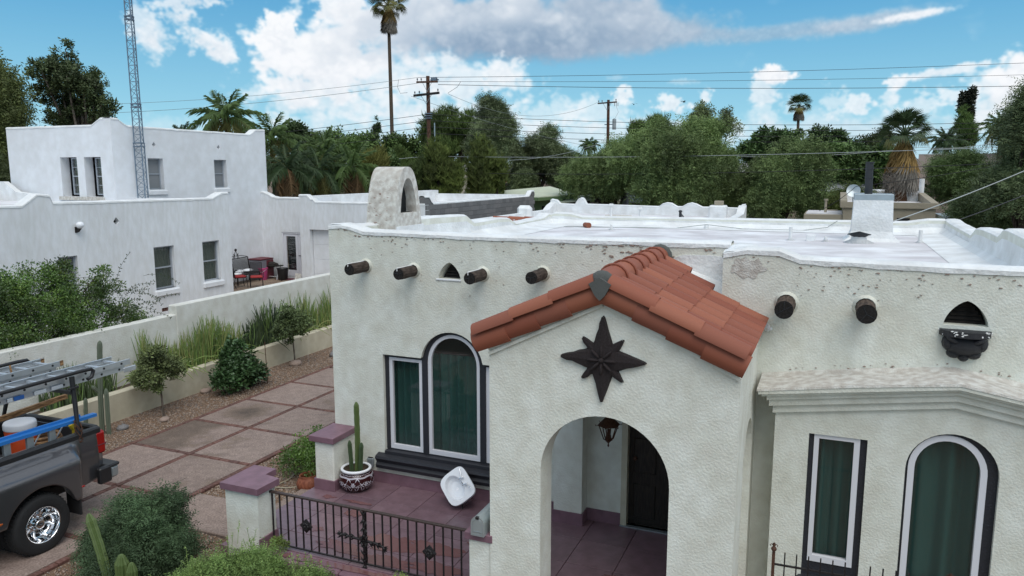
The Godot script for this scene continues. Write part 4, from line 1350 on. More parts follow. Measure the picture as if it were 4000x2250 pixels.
		for i in k:
			var pts := []
			for jj in 2:
				var a := TAU * (i + jj) / k
				var rr := 1.0 + 0.75 * pn.get_noise_3d(cos(a) * 1.6 + q[0] * 7, sin(a) * 1.6, q[1] * 5)
				pts.append(Vector3(q[0] + cos(a) * q[2] * rr, yy, clampf(q[1] + sin(a) * q[3] * rr, -9.5, -7.065)))
			b.tri(Vector3(q[0], yy, q[1]), pts[1], pts[0])
		put("puddle", b.mesh(), M.wet_purple, t)

func gate_pillars() -> void:
	var a := thing("gate_pillar", "cream plaster pillar with L-shaped purple cap at the end of the iron railing", "pillar", Vector3(-6.66, 0, -7.38), "purple capped pillars of the terrace")
	var b := MB.new()
	var o := Vector3(6.66, 0, 7.38)
	b.prism(PackedVector2Array([Vector2(-6.915, 7.10), Vector2(-6.40, 7.10), Vector2(-6.40, 7.42), Vector2(-6.635, 7.45), Vector2(-6.635, 7.65), Vector2(-6.915, 7.65)]), -0.15, 1.03, Transform3D(Basis(Vector3(1, 0, 0), Vector3(0, 0, -1), Vector3(0, 1, 0)), o))
	put("pillar_body", b.mesh(), M.stucco_porch, a)
	b = MB.new()
	b.prism(PackedVector2Array([Vector2(-6.955, 7.055), Vector2(-6.36, 7.055), Vector2(-6.345, 7.45), Vector2(-6.592, 7.485), Vector2(-6.592, 7.69), Vector2(-6.955, 7.69)]), 1.028, 1.112, Transform3D(Basis(Vector3(1, 0, 0), Vector3(0, 0, -1), Vector3(0, 1, 0)), o))
	put("pillar_cap", b.mesh(), M.purple, a)
	b = MB.new()
	b.box(Vector3(-6.402, 0.25, -7.43) + o, Vector3(-6.38, 0.43, -7.09) + o)
	b.box(Vector3(-6.64, 0.25, -7.66) + o, Vector3(-6.60, 0.43, -7.43) + o)
	put("skirting", b.mesh(), M.purple, a)
	a = thing("gate_pillar", "low cream plaster pillar with flat purple cap built against the house wall beside the flowerpot", "pillar", Vector3(-6.82, 0, -9.3), "purple capped pillars of the terrace")
	o = Vector3(6.82, 0, 9.3)
	put("pillar_body", box_of(Vector3(-6.99, -0.1, -9.598) + o, Vector3(-6.655, 1.0, -9.02) + o, 0.015), M.stucco_porch, a)
	put("pillar_cap", box_of(Vector3(-7.06, 0.998, -9.595) + o, Vector3(-6.62, 1.088, -8.975) + o, 0.006), M.purple, a)
	put("skirting", box_of(Vector3(-7.01, 0.05, -9.594) + o, Vector3(-6.635, 0.415, -9.0) + o, 0.004), M.purple, a)
	a = thing("mailbox_pedestal", "low cream plaster pedestal with purple cap carrying the mailbox beside the porch arch", "pedestal", Vector3(-3.36, 0, -7.4), "purple capped pillars of the terrace")
	o = Vector3(3.36, 0, 7.4)
	put("pillar_body", box_of(Vector3(-3.49, -0.2, -7.80) + o, Vector3(-3.228, 1.01, -7.115) + o, 0.01), M.stucco_porch, a)
	put("pillar_cap", box_of(Vector3(-3.53, 1.008, -7.82) + o, Vector3(-3.20, 1.095, -7.085) + o, 0.006), M.purple, a)

# ---------------------------------------------------------------- iron work
func leaf_sprig(b: MB, o: Vector3, dir: Vector3, s: float, r: RandomNumberGenerator) -> void:
	for i in 6:
		var a := TAU * i / 6.0 + r.randf() * 0.4
		var side := dir.cross(Vector3.BACK).normalized() * cos(a) + Vector3.BACK * sin(a) * 0.6
		var tip := o + (side * 0.8 + dir * 0.75) * s
		var w := dir.cross(side).normalized() * s * 0.22
		var m := o + side * s * 0.45 + dir * s * 0.1
		b.tri(o, m + w, tip); b.tri(o, tip, m - w)
		b.tri(o, m - w, m + w)
	b.ball(o, Vector3.ONE * s * 0.33, 4, 6)

func iron_railing() -> void:
	var a := thing("iron_railing", "black wrought iron railing with a leafy cross along the front of the terrace", "railing", Vector3(-5.0, 0.25, -7.33))
	var o := Vector3(5.0, -0.25, 7.33)
	put("top_rail", box_of(Vector3(-6.45, 0.962, -7.352) + o, Vector3(-3.50, 0.988, -7.308) + o, 0.006), M.rail_brown, a)
	put("bottom_rail", box_of(Vector3(-6.45, 0.275, -7.341) + o, Vector3(-3.50, 0.292, -7.319) + o, 0.002), M.iron, a)
	var bar := box_of(Vector3(-0.008, 0.05, -0.008), Vector3(0.008, 0.715, 0.008))
	for i in 25: put("bar", bar, M.iron, a, xy(-6.37 + 0.1165 * i + 5.0, 0, 0))
	put("post", box_of(Vector3(-3.548, 0.2, -7.345) + o, Vector3(-3.52, 0.96, -7.315) + o), M.iron, a)
	for x in [-5.845, -4.10]:
		var b := MB.new()
		var ce := Vector3(x, 0.615, -7.312) + o
		for k in 4:
			var t := PI / 2 * k
			var p := ce + Vector3(cos(t), sin(t), 0) * 0.095
			var q := ce + Vector3(cos(t + PI / 2), sin(t + PI / 2), 0) * 0.095
			b.tri(ce + Vector3(0, 0, 0.02), p, q)
			b.quad(p, p - Vector3(0, 0, 0.012), q - Vector3(0, 0, 0.012), q)
			for j in 2:
				var u := t + PI / 4 * j
				b.ball(ce + Vector3(cos(u), sin(u), 0) * 0.034 + Vector3(0, 0, 0.018), Vector3(0.022, 0.022, 0.012), 4, 6)
		b.ball(ce + Vector3(0, 0, 0.026), Vector3(0.018, 0.018, 0.014), 4, 6)
		put("rosette", b.mesh(), M.iron, a)
	var r := RandomNumberGenerator.new()
	r.seed = 17
	var b2 := MB.new()
	var ce2 := Vector3(-4.985, 0.60, -7.31) + o
	b2.tube([ce2 + Vector3(0, 0.36, 0), ce2 + Vector3(0.004, 0.0, 0.01), ce2 + Vector3(0, -0.36, 0)], 0.018, 7)
	b2.tube([ce2 + Vector3(-0.38, 0.02, 0), ce2 + Vector3(0, 0, 0.01), ce2 + Vector3(0.2, -0.015, 0), ce2 + Vector3(0.31, -0.06, 0)], 0.016, 7)
	for t in [0.34, 0.25, 0.15, 0.06]: leaf_sprig(b2, ce2 + Vector3(0, t, 0.012), Vector3(0, -1 if t < 0.3 else 1, 0), 0.07, r)
	for t in [-0.08, -0.17, -0.26, -0.34]: leaf_sprig(b2, ce2 + Vector3(0, t, 0.012), Vector3(0, 1 if t > -0.3 else -1, 0), 0.07, r)
	for t in [0.1, 0.19, 0.28]:
		leaf_sprig(b2, ce2 + Vector3(t, -0.02 - 0.03 * (1 if t > 0.2 else 0), 0.012), Vector3(1, -0.2, 0).normalized(), 0.065, r)
		leaf_sprig(b2, ce2 + Vector3(-t - 0.05, 0.01, 0.012), Vector3(-1, 0.05, 0).normalized(), 0.065, r)
	leaf_sprig(b2, ce2 + Vector3(0, 0, 0.02), Vector3(0, 1, 0), 0.09, r)
	leaf_sprig(b2, ce2 + Vector3(0, 0, 0.02), Vector3(0, -1, 0), 0.09, r)
	put("leafy_cross", b2.mesh(), M.iron, a)
	# fence before the bay at the right
	a = thing("iron_fence", "rusty black iron fence with ball finials before the bay windows", "fence", Vector3(0.4, 0, -7.2))
	for i in 2:
		var x := -0.73 + 1.46 * i
		put("post", box_of(Vector3(x - 0.014, 0, -0.014), Vector3(x + 0.014, 1.44, 0.014)), M.rusty_iron, a)
		var f := MB.new()
		f.ball(Vector3(x, 1.475, 0), Vector3(0.026, 0.028, 0.026), 6, 8)
		f.tube([Vector3(x, 1.50, 0), Vector3(x, 1.525, 0), Vector3(x, 1.54, 0)], [0.012, 0.016, 0.002], 6)
		for s in [-1, 1]: f.tube([Vector3(x, 1.50, 0), Vector3(x + s * 0.022, 1.525, 0), Vector3(x + s * 0.034, 1.512, 0), Vector3(x + s * 0.028, 1.502, 0)], 0.004, 4)
		put("finial", f.mesh(), M.rusty_iron, a)
	var rl := MB.new()
	rl.beam(Vector3(-0.73, 1.325, 0), Vector3(0.73, 1.345, 0), 0.02, 0.014)
	put("top_rail", rl.mesh(), M.iron, a)
	rl = MB.new()
	rl.beam(Vector3(-0.73, 0.2, 0), Vector3(0.73, 0.2, 0), 0.02, 0.014)
	put("bottom_rail", rl.mesh(), M.iron, a)
	bar = box_of(Vector3(-0.006, 0.1, -0.006), Vector3(0.006, 1.465, 0.006))
	for i in 13: put("bar", bar, M.iron, a, xy(-0.63 + 0.104 * i, -0.01 + 0.002 * i, 0))

func star_points(b: MB, c: Vector3, n: int, r1: float, r0: float, a0: float, half: float, h: float) -> void:
	var wob := noise(9.0, 2, 19)
	for k in n:
		var a := a0 + TAU * k / n
		var d := Vector3(cos(a), sin(a), 0)
		var s := Vector3(-sin(a), cos(a), 0)
		var m := 7
		for i in m:
			var st := []
			for j in 2:
				var t := float(i + j) / m
				var w := half * pow(1.0 - t, 1.0) + 0.012
				var o := c + d * (r0 + (r1 - r0) * t)
				var n1 := 0.010 * wob.get_noise_2d(t * 30 + k * 9, 1.0)
				var n2 := 0.010 * wob.get_noise_2d(t * 30 + k * 9, 5.0)
				st.append([o - s * (w + n1), o - s * (w * 0.8 + n1) + Vector3(0, 0, h * 0.55), o + Vector3(0, 0, h * (1.0 - 0.45 * t)), o + s * (w * 0.8 + n2) + Vector3(0, 0, h * 0.55), o + s * (w + n2)])
			for q in 4: b.quad(st[0][q], st[1][q], st[1][q + 1], st[0][q + 1])
		var e := c + d * (r1 + 0.012)
		b.tri(c + d * r1 - s * 0.012, e, c + d * r1 + Vector3(0, 0, h * 0.5)); b.tri(e, c + d * r1 + s * 0.012, c + d * r1 + Vector3(0, 0, h * 0.5))

func wall_ornaments() -> void:
	var b := MB.new()
	var c := Vector3.ZERO
	star_points(b, c, 4, 0.425, 0.0, 0.0, 0.145, 0.075)
	star_points(b, c, 4, 0.288, 0.0, PI / 4, 0.09, 0.06)
	var s := thing("star_ornament", "big dark iron eight-pointed star on the porch gable above the arch", "wall ornament", Vector3(-2.0, 3.175, -7.1))
	put("star_body", b.mesh(), M.star_iron, s)
	b = MB.new()
	for k in 8:
		var a := TAU * k / 8.0
		b.ball(Vector3.ZERO, Vector3(0.062, 0.016, 0.022), 5, 8, Transform3D(Basis(Vector3.BACK, a), Vector3(cos(a) * 0.085, sin(a) * 0.085, 0.068)))
	b.ball(Vector3(0, 0, 0.07), Vector3(0.028, 0.028, 0.02), 5, 8)
	put("flower", b.mesh(), M.star_iron, s)
	# scalloped bracket under the right vent
	s = thing("vent_bracket", "scalloped black iron bracket with peeling white ledge under the right vent", "wall bracket", Vector3(1.322, 3.36, -8.9))
	b = MB.new()
	for k in 12:
		var a0 := PI * k / 12.0
		var a1 := PI * (k + 1) / 12.0
		var p := [Vector3(-cos(a0) * 0.235, 0, sin(a0) * 0.19), Vector3(-cos(a1) * 0.235, 0, sin(a1) * 0.19)]
		b.tri(Vector3(0, 0.032, 0), p[0] + Vector3(0, 0.03, 0), p[1] + Vector3(0, 0.03, 0))
		b.quad(p[0] + Vector3(0, -0.03, 0), p[1] + Vector3(0, -0.03, 0), p[1] + Vector3(0, 0.03, 0), p[0] + Vector3(0, 0.03, 0))
		b.tri(Vector3(0, -0.03, 0), p[1] + Vector3(0, -0.03, 0), p[0] + Vector3(0, -0.03, 0))
	put("ledge", b.mesh(), M.bracket_iron, s)
	b = MB.new()
	for k in 22:
		var a := PI * rng.randf()
		b.ball(Vector3(-cos(a) * 0.232, rng.randf_range(-0.02, 0.03), sin(a) * 0.188), Vector3(rng.randf_range(0.006, 0.022), rng.randf_range(0.004, 0.012), 0.006), 4, 6)
	put("white_flakes", b.mesh(), M.coating, s)
	b = MB.new()
	b.ball(Vector3(0, -0.12, 0), Vector3(0.205, 0.12, 0.16), 10, 16)
	for q in [-1.0, 1.0]:
		b.ball(Vector3(q * 0.15, -0.10, 0.04), Vector3(0.062, 0.085, 0.09), 6, 8)
		b.ball(Vector3(q * 0.09, -0.215, 0.02), Vector3(0.07, 0.055, 0.08), 6, 8)
		b.ball(Vector3(q * 0.07, -0.11, 0.11), Vector3(0.075, 0.03, 0.05), 6, 8, Transform3D(Basis(Vector3.BACK, q * 0.5), Vector3(0, 0, 0)))
	b.ball(Vector3(0, -0.245, 0.02), Vector3(0.055, 0.055, 0.07), 6, 8)
	put("scallop", b.mesh(), M.bracket_iron, s)
	# lantern in the porch
	s = thing("hanging_lantern", "rusty iron lantern hanging inside the porch arch", "lantern", Vector3(-2.255, 1.82, -8.3))
	b = MB.new()
	b.lathe([Vector2(0.0, 0.0), Vector2(0.012, 0.02), Vector2(0.006, 0.05), Vector2(0.03, 0.075), Vector2(0.055, 0.10)], 6)
	put("drop_finial", b.mesh(), M.rusty_iron, s)
	b = MB.new()
	b.lathe([Vector2(0.125, 0.265), Vector2(0.13, 0.28), Vector2(0.07, 0.34), Vector2(0.03, 0.375), Vector2(0.0, 0.38)], 6)
	for k in 6:
		var a := TAU * k / 6.0
		b.tube([Vector3(sin(a) * 0.12, 0.272, cos(a) * 0.12), Vector3(sin(a) * 0.155, 0.268, cos(a) * 0.155), Vector3(sin(a) * 0.16, 0.285, cos(a) * 0.16)], 0.004, 4)
	put("lantern_roof", b.mesh(), M.rusty_iron, s)
	for k in 6:
		var a := TAU * k / 6.0
		b = MB.new()
		b.tube([Vector3(sin(a) * 0.055, 0.10, cos(a) * 0.055), Vector3(sin(a) * 0.115, 0.27, cos(a) * 0.115)], 0.007, 5)
		put("lantern_bar", b.mesh(), M.rusty_iron, s)
	b = MB.new()
	b.lathe([Vector2(0.0, 0.10), Vector2(0.04, 0.105), Vector2(0.03, 0.15), Vector2(0.018, 0.16), Vector2(0.018, 0.22), Vector2(0.0, 0.225)], 8)
	put("candle_holder", b.mesh(), M.rusty_iron, s)
	b = MB.new()
	b.tube([Vector3(0, 0.375, 0), Vector3(0, 0.96, 0)], 0.006, 5)
	put("chain", b.mesh(), M.iron, s)

# ---------------------------------------------------------------- small things on the terrace
func cactus_column(b: MB, p: Array, r: Array, ribs: int) -> void:
	var segs := ribs * 4
	var rings := []
	for i in p.size():
		var t: Vector3 = (p[mini(i + 1, p.size() - 1)] - p[maxi(i - 1, 0)]).normalized()
		var x := t.cross(Vector3.BACK).normalized()
		var y := t.cross(x)
		var ring := []
		for k in segs:
			var a := TAU * k / segs
			ring.append(p[i] + (x * cos(a) + y * sin(a)) * r[i] * (0.90 + 0.13 * cos(a * ribs)))
		rings.append(ring)
	for i in p.size() - 1:
		for k in segs:
			b.quad(rings[i][k], rings[i][(k + 1) % segs], rings[i + 1][(k + 1) % segs], rings[i + 1][k])

func column(base: Vector3, top: Vector3, r: float, ribs: int, bend := Vector3.ZERO, m := 14) -> MB:
	var b := MB.new()
	var p := []
	var rr := []
	for i in m + 1:
		var t := 1.0 - pow(1.0 - float(i) / m, 1.7)
		p.append(base.lerp(top, t) + bend * sin(t * PI))
		var w := 1.0 + 0.05 * sin(i * 2.1)
		var h := (1.0 - t) * base.distance_to(top)
		rr.append(r * w * sqrt(clampf(h / (r * 1.6), 0.0, 1.0)) if h < r * 1.6 else r * w)
	cactus_column(b, p, rr, ribs)
	# spines along the ribs
	return b

func pot_texture() -> ImageTexture:
	var W := 512
	var H := 128
	var im := Image.create(W, H, false, Image.FORMAT_RGB8)
	im.fill(Color(0.20, 0.07, 0.075))
	var r := RandomNumberGenerator.new()
	r.seed = 4
	var white := Color(0.80, 0.80, 0.84)
	var dot := func(x: float, y: float, s: float, c: Color):
		for i in range(int(-s - 1), int(s + 2)):
			for j in range(int(-s - 1), int(s + 2)):
				if i * i + j * j <= s * s: im.set_pixel(posmod(int(x + i), W), clampi(int(y + j), 0, H - 1), c)
	for y in [40, 44]:
		for x in W: dot.call(x, y + sin(x * TAU * 8 / W) * 2, 1.0, white)
	for k in 8:
		var cx := k * 64 + 32
		for q in 6:
			var a := TAU * q / 6
			for e in 5: dot.call(cx + cos(a) * (3 + e * 1.6), 72 + sin(a) * (3 + e * 1.6), 3.2 - absf(e - 2.5) * 0.7, white)
		dot.call(cx, 72, 2.0, Color(0.3, 0.1, 0.1))
		for s in [-1, 1]:
			for e in 34:
				var t := e / 33.0
				dot.call(cx + s * (10 + 22 * t), 62 - 16 * sin(t * PI) * (1 if k % 2 == 0 else -0.6), 1.6 * sin(t * PI) + 0.6, white)
				dot.call(cx + s * (8 + 20 * t), 88 + 12 * sin(t * PI * 1.3), 1.5, white)
			for e in 4: dot.call(cx + s * (14 + e * 5), 80 - e * 3, 3.0 - e * 0.4, white)
		for e in 5: dot.call(cx - 10 + e * 5, 104 + absf(e - 2) * 2, 2.2, white)
		for e in 7: dot.call(cx - 26 + e * 9 + r.randf() * 3, 30 - 6 * absf(sin(e)), 2.6, white)
		for e in 5: dot.call(cx - 24 + e * 12, 24 + r.randf() * 4, 1.8, white)
	return ImageTexture.create_from_image(im)

func terrace_things() -> void:
	# painted flowerpot
	var m := mat("pot_print", Color.WHITE, 0.25)
	m.albedo_texture = pot_texture()
	var s := thing("painted_flowerpot", "round maroon glazed flowerpot with white floral pattern and white rim", "flowerpot", Vector3(-6.41, 0.25, -9.24))
	var b := MB.new()
	b.lathe([Vector2(0.13, 0.0), Vector2(0.17, 0.015), Vector2(0.225, 0.06), Vector2(0.255, 0.12), Vector2(0.26, 0.18), Vector2(0.25, 0.235), Vector2(0.225, 0.275), Vector2(0.205, 0.29), Vector2(0.205, 0.305)], 40, Transform3D(), true)
	put("pot_body", b.mesh(), m, s)
	b = MB.new()
	b.lathe([Vector2(0.204, 0.30), Vector2(0.222, 0.308), Vector2(0.232, 0.325), Vector2(0.228, 0.343), Vector2(0.208, 0.35), Vector2(0.192, 0.343), Vector2(0.187, 0.33)], 40)
	put("pot_rim", b.mesh(), M.porcelain, s)
	b = MB.new()
	b.lathe([Vector2(0.0, 0.23), Vector2(0.19, 0.23), Vector2(0.189, 0.335)], 30)
	put("soil", b.mesh(), M.soil, s)
	var pt := thing("column_cactus", "green ribbed cactus of one tall and two short columns growing in the painted flowerpot", "cactus", Vector3(-6.41, 0.48, -9.24))
	put("tall_column", column(Vector3(0.02, -0.03, 0.0), Vector3(0.03, 1.13, -0.01), 0.043, 6, Vector3(0.012, 0, 0), 22).mesh(), M.cactus_green, pt)
	put("short_column", column(Vector3(-0.05, -0.03, 0.03), Vector3(-0.085, 0.53, 0.03), 0.034, 6).mesh(), M.cactus_dark, pt)
	put("short_column", column(Vector3(0.095, -0.03, 0.04), Vector3(0.135, 0.53, 0.04), 0.036, 6).mesh(), M.cactus_dark, pt)
	# outlet
	s = thing("outlet_box", "small grey weatherproof outlet box on the wall beside the flowerpot", "outlet", Vector3(-6.36, 0.56, -9.6))
	put("box_body", box_of(Vector3(-0.045, -0.065, 0), Vector3(0.045, 0.065, 0.05), 0.006), M.galvanised, s)
	put("box_lid", box_of(Vector3(-0.05, -0.07, 0.05), Vector3(0.05, 0.07, 0.066), 0.006), M.galvanised, s)
	put("hinge", box_of(Vector3(-0.04, 0.066, 0.03), Vector3(0.04, 0.082, 0.05)), M.iron, s)
	# sink leaning on the sill
	var d := Vector3(0, 0.84, -0.54).normalized()
	var e1 := (Vector3.RIGHT - d).normalized()       # along the back edge
	var e2 := (-Vector3.RIGHT - d).normalized()      # from the back edge to the rounded front
	var nn := e2.cross(e1).normalized()
	if nn.z < 0: nn = -nn
	s = thing("old_sink", "white porcelain wash basin with two taps leaning on its corner against the window sill", "sink", Vector3(-4.70, 0.28, -9.07))
	s.transform = Transform3D(Basis(e1, nn, e1.cross(nn)), Vector3(-4.70, 0.28, -9.07))
	if e1.cross(nn).dot(e2) < 0:
		s.transform = Transform3D(Basis(-e1, nn, (-e1).cross(nn)), Vector3(-4.70, 0.28, -9.07))
	var sx := 1.0 if s.transform.basis.x.dot(e1) > 0 else -1.0
	# own axes now: x along the back, y out of the basin, z towards the front; the bottom corner of the tilt is at the origin
	var off := Vector3(-0.245 * sx, 0.0, -0.44)
	var outline := []
	for i in 49:
		var a := TAU * i / 48.0
		var px := signf(cos(a)) * pow(absf(cos(a)), 0.42) * 0.25
		var pz := signf(sin(a)) * pow(absf(sin(a)), 0.42 if sin(a) < 0 else 0.75) * 0.215
		outline.append(Vector3(px, 0, pz + 0.215))
	var inner := []
	for i in 49:
		var a := TAU * i / 48.0
		inner.append(Vector3(cos(a) * 0.195, 0, sin(a) * 0.135 + 0.255))
	b = MB.new()
	var rings := []
	for q in [[1.0, -0.16, 0.55], [1.0, -0.13, 0.85], [1.0, -0.05, 0.98], [1.0, -0.012, 1.0], [1.0, 0.0, 0.985]]:
		var ring := []
		for p in outline: ring.append(Vector3(p.x * q[2], q[1], 0.215 + (p.z - 0.215) * q[2]) + off)
		rings.append(ring)
	for q in [[1.0, 0.0], [0.96, -0.012], [0.85, -0.055], [0.6, -0.085], [0.0, -0.095]]:
		var ring := []
		for p in inner: ring.append(Vector3(p.x * q[0], q[1], 0.255 + (p.z - 0.255) * q[0]) + off)
		rings.append(ring)
	for i in rings.size() - 1:
		for k in 48: b.quad(rings[i][k + 1], rings[i][k], rings[i + 1][k], rings[i + 1][k + 1])
	put("basin", b.mesh(), M.porcelain, s)
	for k in 2:
		var x := (-0.055 + 0.11 * k)
		b = MB.new()
		b.tube([off + Vector3(x, 0, 0.075), off + Vector3(x, 0.05, 0.075)], [0.022, 0.016], 8)
		b.tube([off + Vector3(x, 0.04, 0.075), off + Vector3(x, 0.045, 0.12), off + Vector3(x, 0.03, 0.135)], 0.010, 6)
		b.tube([off + Vector3(x, 0.055, 0.075), off + Vector3(x * 2.2, 0.065, 0.06), off + Vector3(x * 3.0, 0.06, 0.045)], [0.009, 0.007, 0.010], 6)
		put("tap", b.mesh(), M.chrome, s)
	b = MB.new()
	b.tube([off + Vector3(0, -0.094, 0.255), off + Vector3(0, -0.090, 0.255)], 0.024, 10)
	put("drain", b.mesh(), M.chrome, s)
	b = MB.new()
	b.cbox(off + Vector3(0, -0.03, 0.132), Vector3(0.05, 0.004, 0.012))
	put("overflow_slot", b.mesh(), M.dark_room, s)
	b = MB.new()
	b.tube([off + Vector3(0.2, -0.12, 0.3), off + Vector3(0.29, -0.16, 0.36), off + Vector3(0.33, -0.14, 0.33)], 0.009, 6)
	b.tube([off + Vector3(0.05, -0.14, 0.38), off + Vector3(0.1, -0.2, 0.52)], 0.008, 6)
	put("pipe_stub", b.mesh(), M.iron, s)
	# mailbox
	s = thing("mailbox", "grey metal mailbox with rounded top standing on the pedestal beside the porch arch", "mailbox", Vector3(-3.345, 1.095, -7.25))
	var pr := PackedVector2Array()
	pr.append(Vector2(-0.075, 0.0)); pr.append(Vector2(0.075, 0.0))
	for i in 13: pr.append(Vector2(cos(PI * i / 12.0) * 0.075, 0.14 + 0.078 * sin(PI * i / 12.0)))
	b = MB.new()
	b.prism(pr, -0.28, 0.205)
	put("mailbox_body", b.mesh(), M.mailbox_metal, s)
	var pd := PackedVector2Array()
	for p in pr: pd.append(Vector2(p.x * 1.04, p.y * 1.01 + 0.002))
	b = MB.new()
	b.prism(pd, 0.206, 0.222)
	var dr := put("mailbox_door", b.mesh(), M.mailbox_metal, s)
	b = MB.new()
	b.box(Vector3(-0.02, 0.195, 0.2), Vector3(0.02, 0.225, 0.232), Transform3D(), 0.004)
	put("latch", b.mesh(), M.iron, dr)
	b = MB.new()
	var fr := []
	for p in pr: fr.append(Vector3(p.x * 0.76, p.y * 0.8 + 0.02, 0.222))
	fr.append(fr[0])
	b.tube(fr, 0.003, 4, false)
	b.box(Vector3(-0.05, 0.05, 0.222), Vector3(0.05, 0.055, 0.226))
	put("raised_rim", b.mesh(), M.galvanised, dr)
	# terracotta pot and hose
	s = thing("terracotta_pot", "round unglazed terracotta pot on the gravel behind the railing", "pot", Vector3(-7.36, 0.0, -9.38))
	b = MB.new()
	b.lathe([Vector2(0.11, 0.0), Vector2(0.17, 0.03), Vector2(0.215, 0.10), Vector2(0.215, 0.17), Vector2(0.18, 0.23), Vector2(0.15, 0.25), Vector2(0.165, 0.275), Vector2(0.15, 0.275), Vector2(0.135, 0.25), Vector2(0.16, 0.21), Vector2(0.16, 0.10), Vector2(0.0, 0.08)], 28, Transform3D(Basis(Vector3.BACK, 0.1), Vector3.ZERO))
	put("pot_body", b.mesh(), M.terracotta, s)
	s = thing("garden_hose", "beige garden hose lying in loops on the gravel by the terracotta pot", "hose", Vector3(-7.5, 0.0, -9.4))
	for line in [[[-8.05, -10.35, 0.3], [-8.08, -10.2, 0.12], [-8.05, -9.95, 0.03], [-8.0, -9.75, 0.02], [-7.95, -9.55, 0.02], [-7.98, -9.3, 0.02], [-7.9, -9.1, 0.02]], [[-7.0, -9.9, 0.03], [-7.35, -9.95, 0.04], [-7.62, -9.9, 0.05], [-7.80, -9.75, 0.03], [-7.80, -9.62, 0.02], [-7.68, -9.55, 0.02]], [[-7.02, -9.95, 0.12], [-7.3, -9.86, 0.08], [-7.55, -9.6, 0.03], [-7.62, -9.4, 0.02], [-7.75, -9.28, 0.02], [-7.98, -9.22, 0.02]], [[-7.1, -9.45, 0.2], [-7.16, -9.28, 0.16], [-7.14, -9.22, 0.06], [-7.08, -9.2, 0.03]]]:
		var pts := []
		var cv := Curve3D.new()
		for i in line.size():
			var q = line[i]
			var p0 = line[maxi(i - 1, 0)]
			var p1 = line[mini(i + 1, line.size() - 1)]
			var tg := Vector3(p1[0] - p0[0], p1[2] - p0[2], p1[1] - p0[1]) / 6.0
			cv.add_point(Vector3(q[0] + 7.5, q[2], q[1] + 9.4), -tg, tg)
		for i in 30: pts.append(cv.sample_baked(cv.get_baked_length() * i / 29.0, true))
		b = MB.new()
		b.tube(pts, 0.0105, 7)
		put("hose_loop", b.mesh(), M.hose, s)


# ---------------------------------------------------------------- the white house beyond the driveway
func pts3(a: Array, k: int, v: float) -> Array:      # [s, y, ...] along x (k = 0, at z = v) or along -z (k = 1, at x = v)
	var o := []
	for i in range(0, a.size(), 2): o.append(Vector3(a[i], a[i + 1], v) if k == 0 else Vector3(v, a[i + 1], -a[i]))
	return o

func sash_window(parent: Node, xf: Transform3D, x0: float, x1: float, y0: float, y1: float, depth: float, bars: int, fm: Material, back: Material, sill := true, screen := false) -> void:
	# opening x0..x1, y0..y1 in a wall whose front is z = 0 of xf
	var b := MB.new()
	var f := 0.045
	var ym := (y0 + y1) * 0.5
	b.wall(V2([x0, y1, x1, y1]), V2([x0, y0, x1, y0]), [rect_hole(x0 + f, x1 - f, y0 + f, ym - 0.02), rect_hole(x0 + f, x1 - f, ym + 0.02, y1 - f)], 0.05, xf * xy(0, 0, -depth))
	var w := put("window", b.mesh(), fm, parent)
	for k in 2:
		var lo: float = [y0 + f, ym + 0.02][k]
		var hi: float = [ym - 0.02, y1 - f][k]
		b = MB.new()
		b.box(Vector3(x0 + f - 0.005, lo - 0.005, -0.006), Vector3(x1 - f + 0.005, hi + 0.005, 0), xf * xy(0, 0, -depth - 0.03))
		put("pane", b.mesh(), M.screen if screen else M.glass, w)
		if bars > 0:
			b = MB.new()
			b.box(Vector3(x0 + f, (lo + hi) * 0.5 - 0.01, -0.01), Vector3(x1 - f, (lo + hi) * 0.5 + 0.01, 0.012), xf * xy(0, 0, -depth - 0.02))
			if bars > 1: b.box(Vector3((x0 + x1) * 0.5 - 0.01, lo, -0.01), Vector3((x0 + x1) * 0.5 + 0.01, hi, 0.011), xf * xy(0, 0, -depth - 0.02))
			put("glazing_bar", b.mesh(), fm, w)
	b = MB.new()
	var n := int((x1 - x0) / 0.03)
	for i in n:
		var p := []
		for j in 2:
			var x := lerpf(x0, x1, float(i + j) / n)
			p.append(xf * Vector3(x, y0, -depth - 0.12 + 0.02 * sin(x * 48.0)))
		b.quad(p[0], p[1], p[1] + Vector3.UP * (y1 - y0), p[0] + Vector3.UP * (y1 - y0))
	put("curtain", b.mesh(), back, w)
	if sill:
		b = MB.new()
		b.box(Vector3(x0 - 0.06, y0 - 0.20, -0.2), Vector3(x1 + 0.10, y0 - 0.03, 0.07), xf, 0.02)
		b.box(Vector3(x0 - 0.02, y0 - 0.04, -0.2), Vector3(x1 + 0.03, y0, 0.03), xf, 0.01)
		put("window_sill", b.mesh(), M.stucco_white, w)

func diamond(cx: float, cy: float, r: float) -> Array:
	return [V2([cx - r * 0.8, cy, cx, cy + r, cx + r * 0.8, cy]), V2([cx - r * 0.8, cy, cx, cy - r, cx + r * 0.8, cy])]

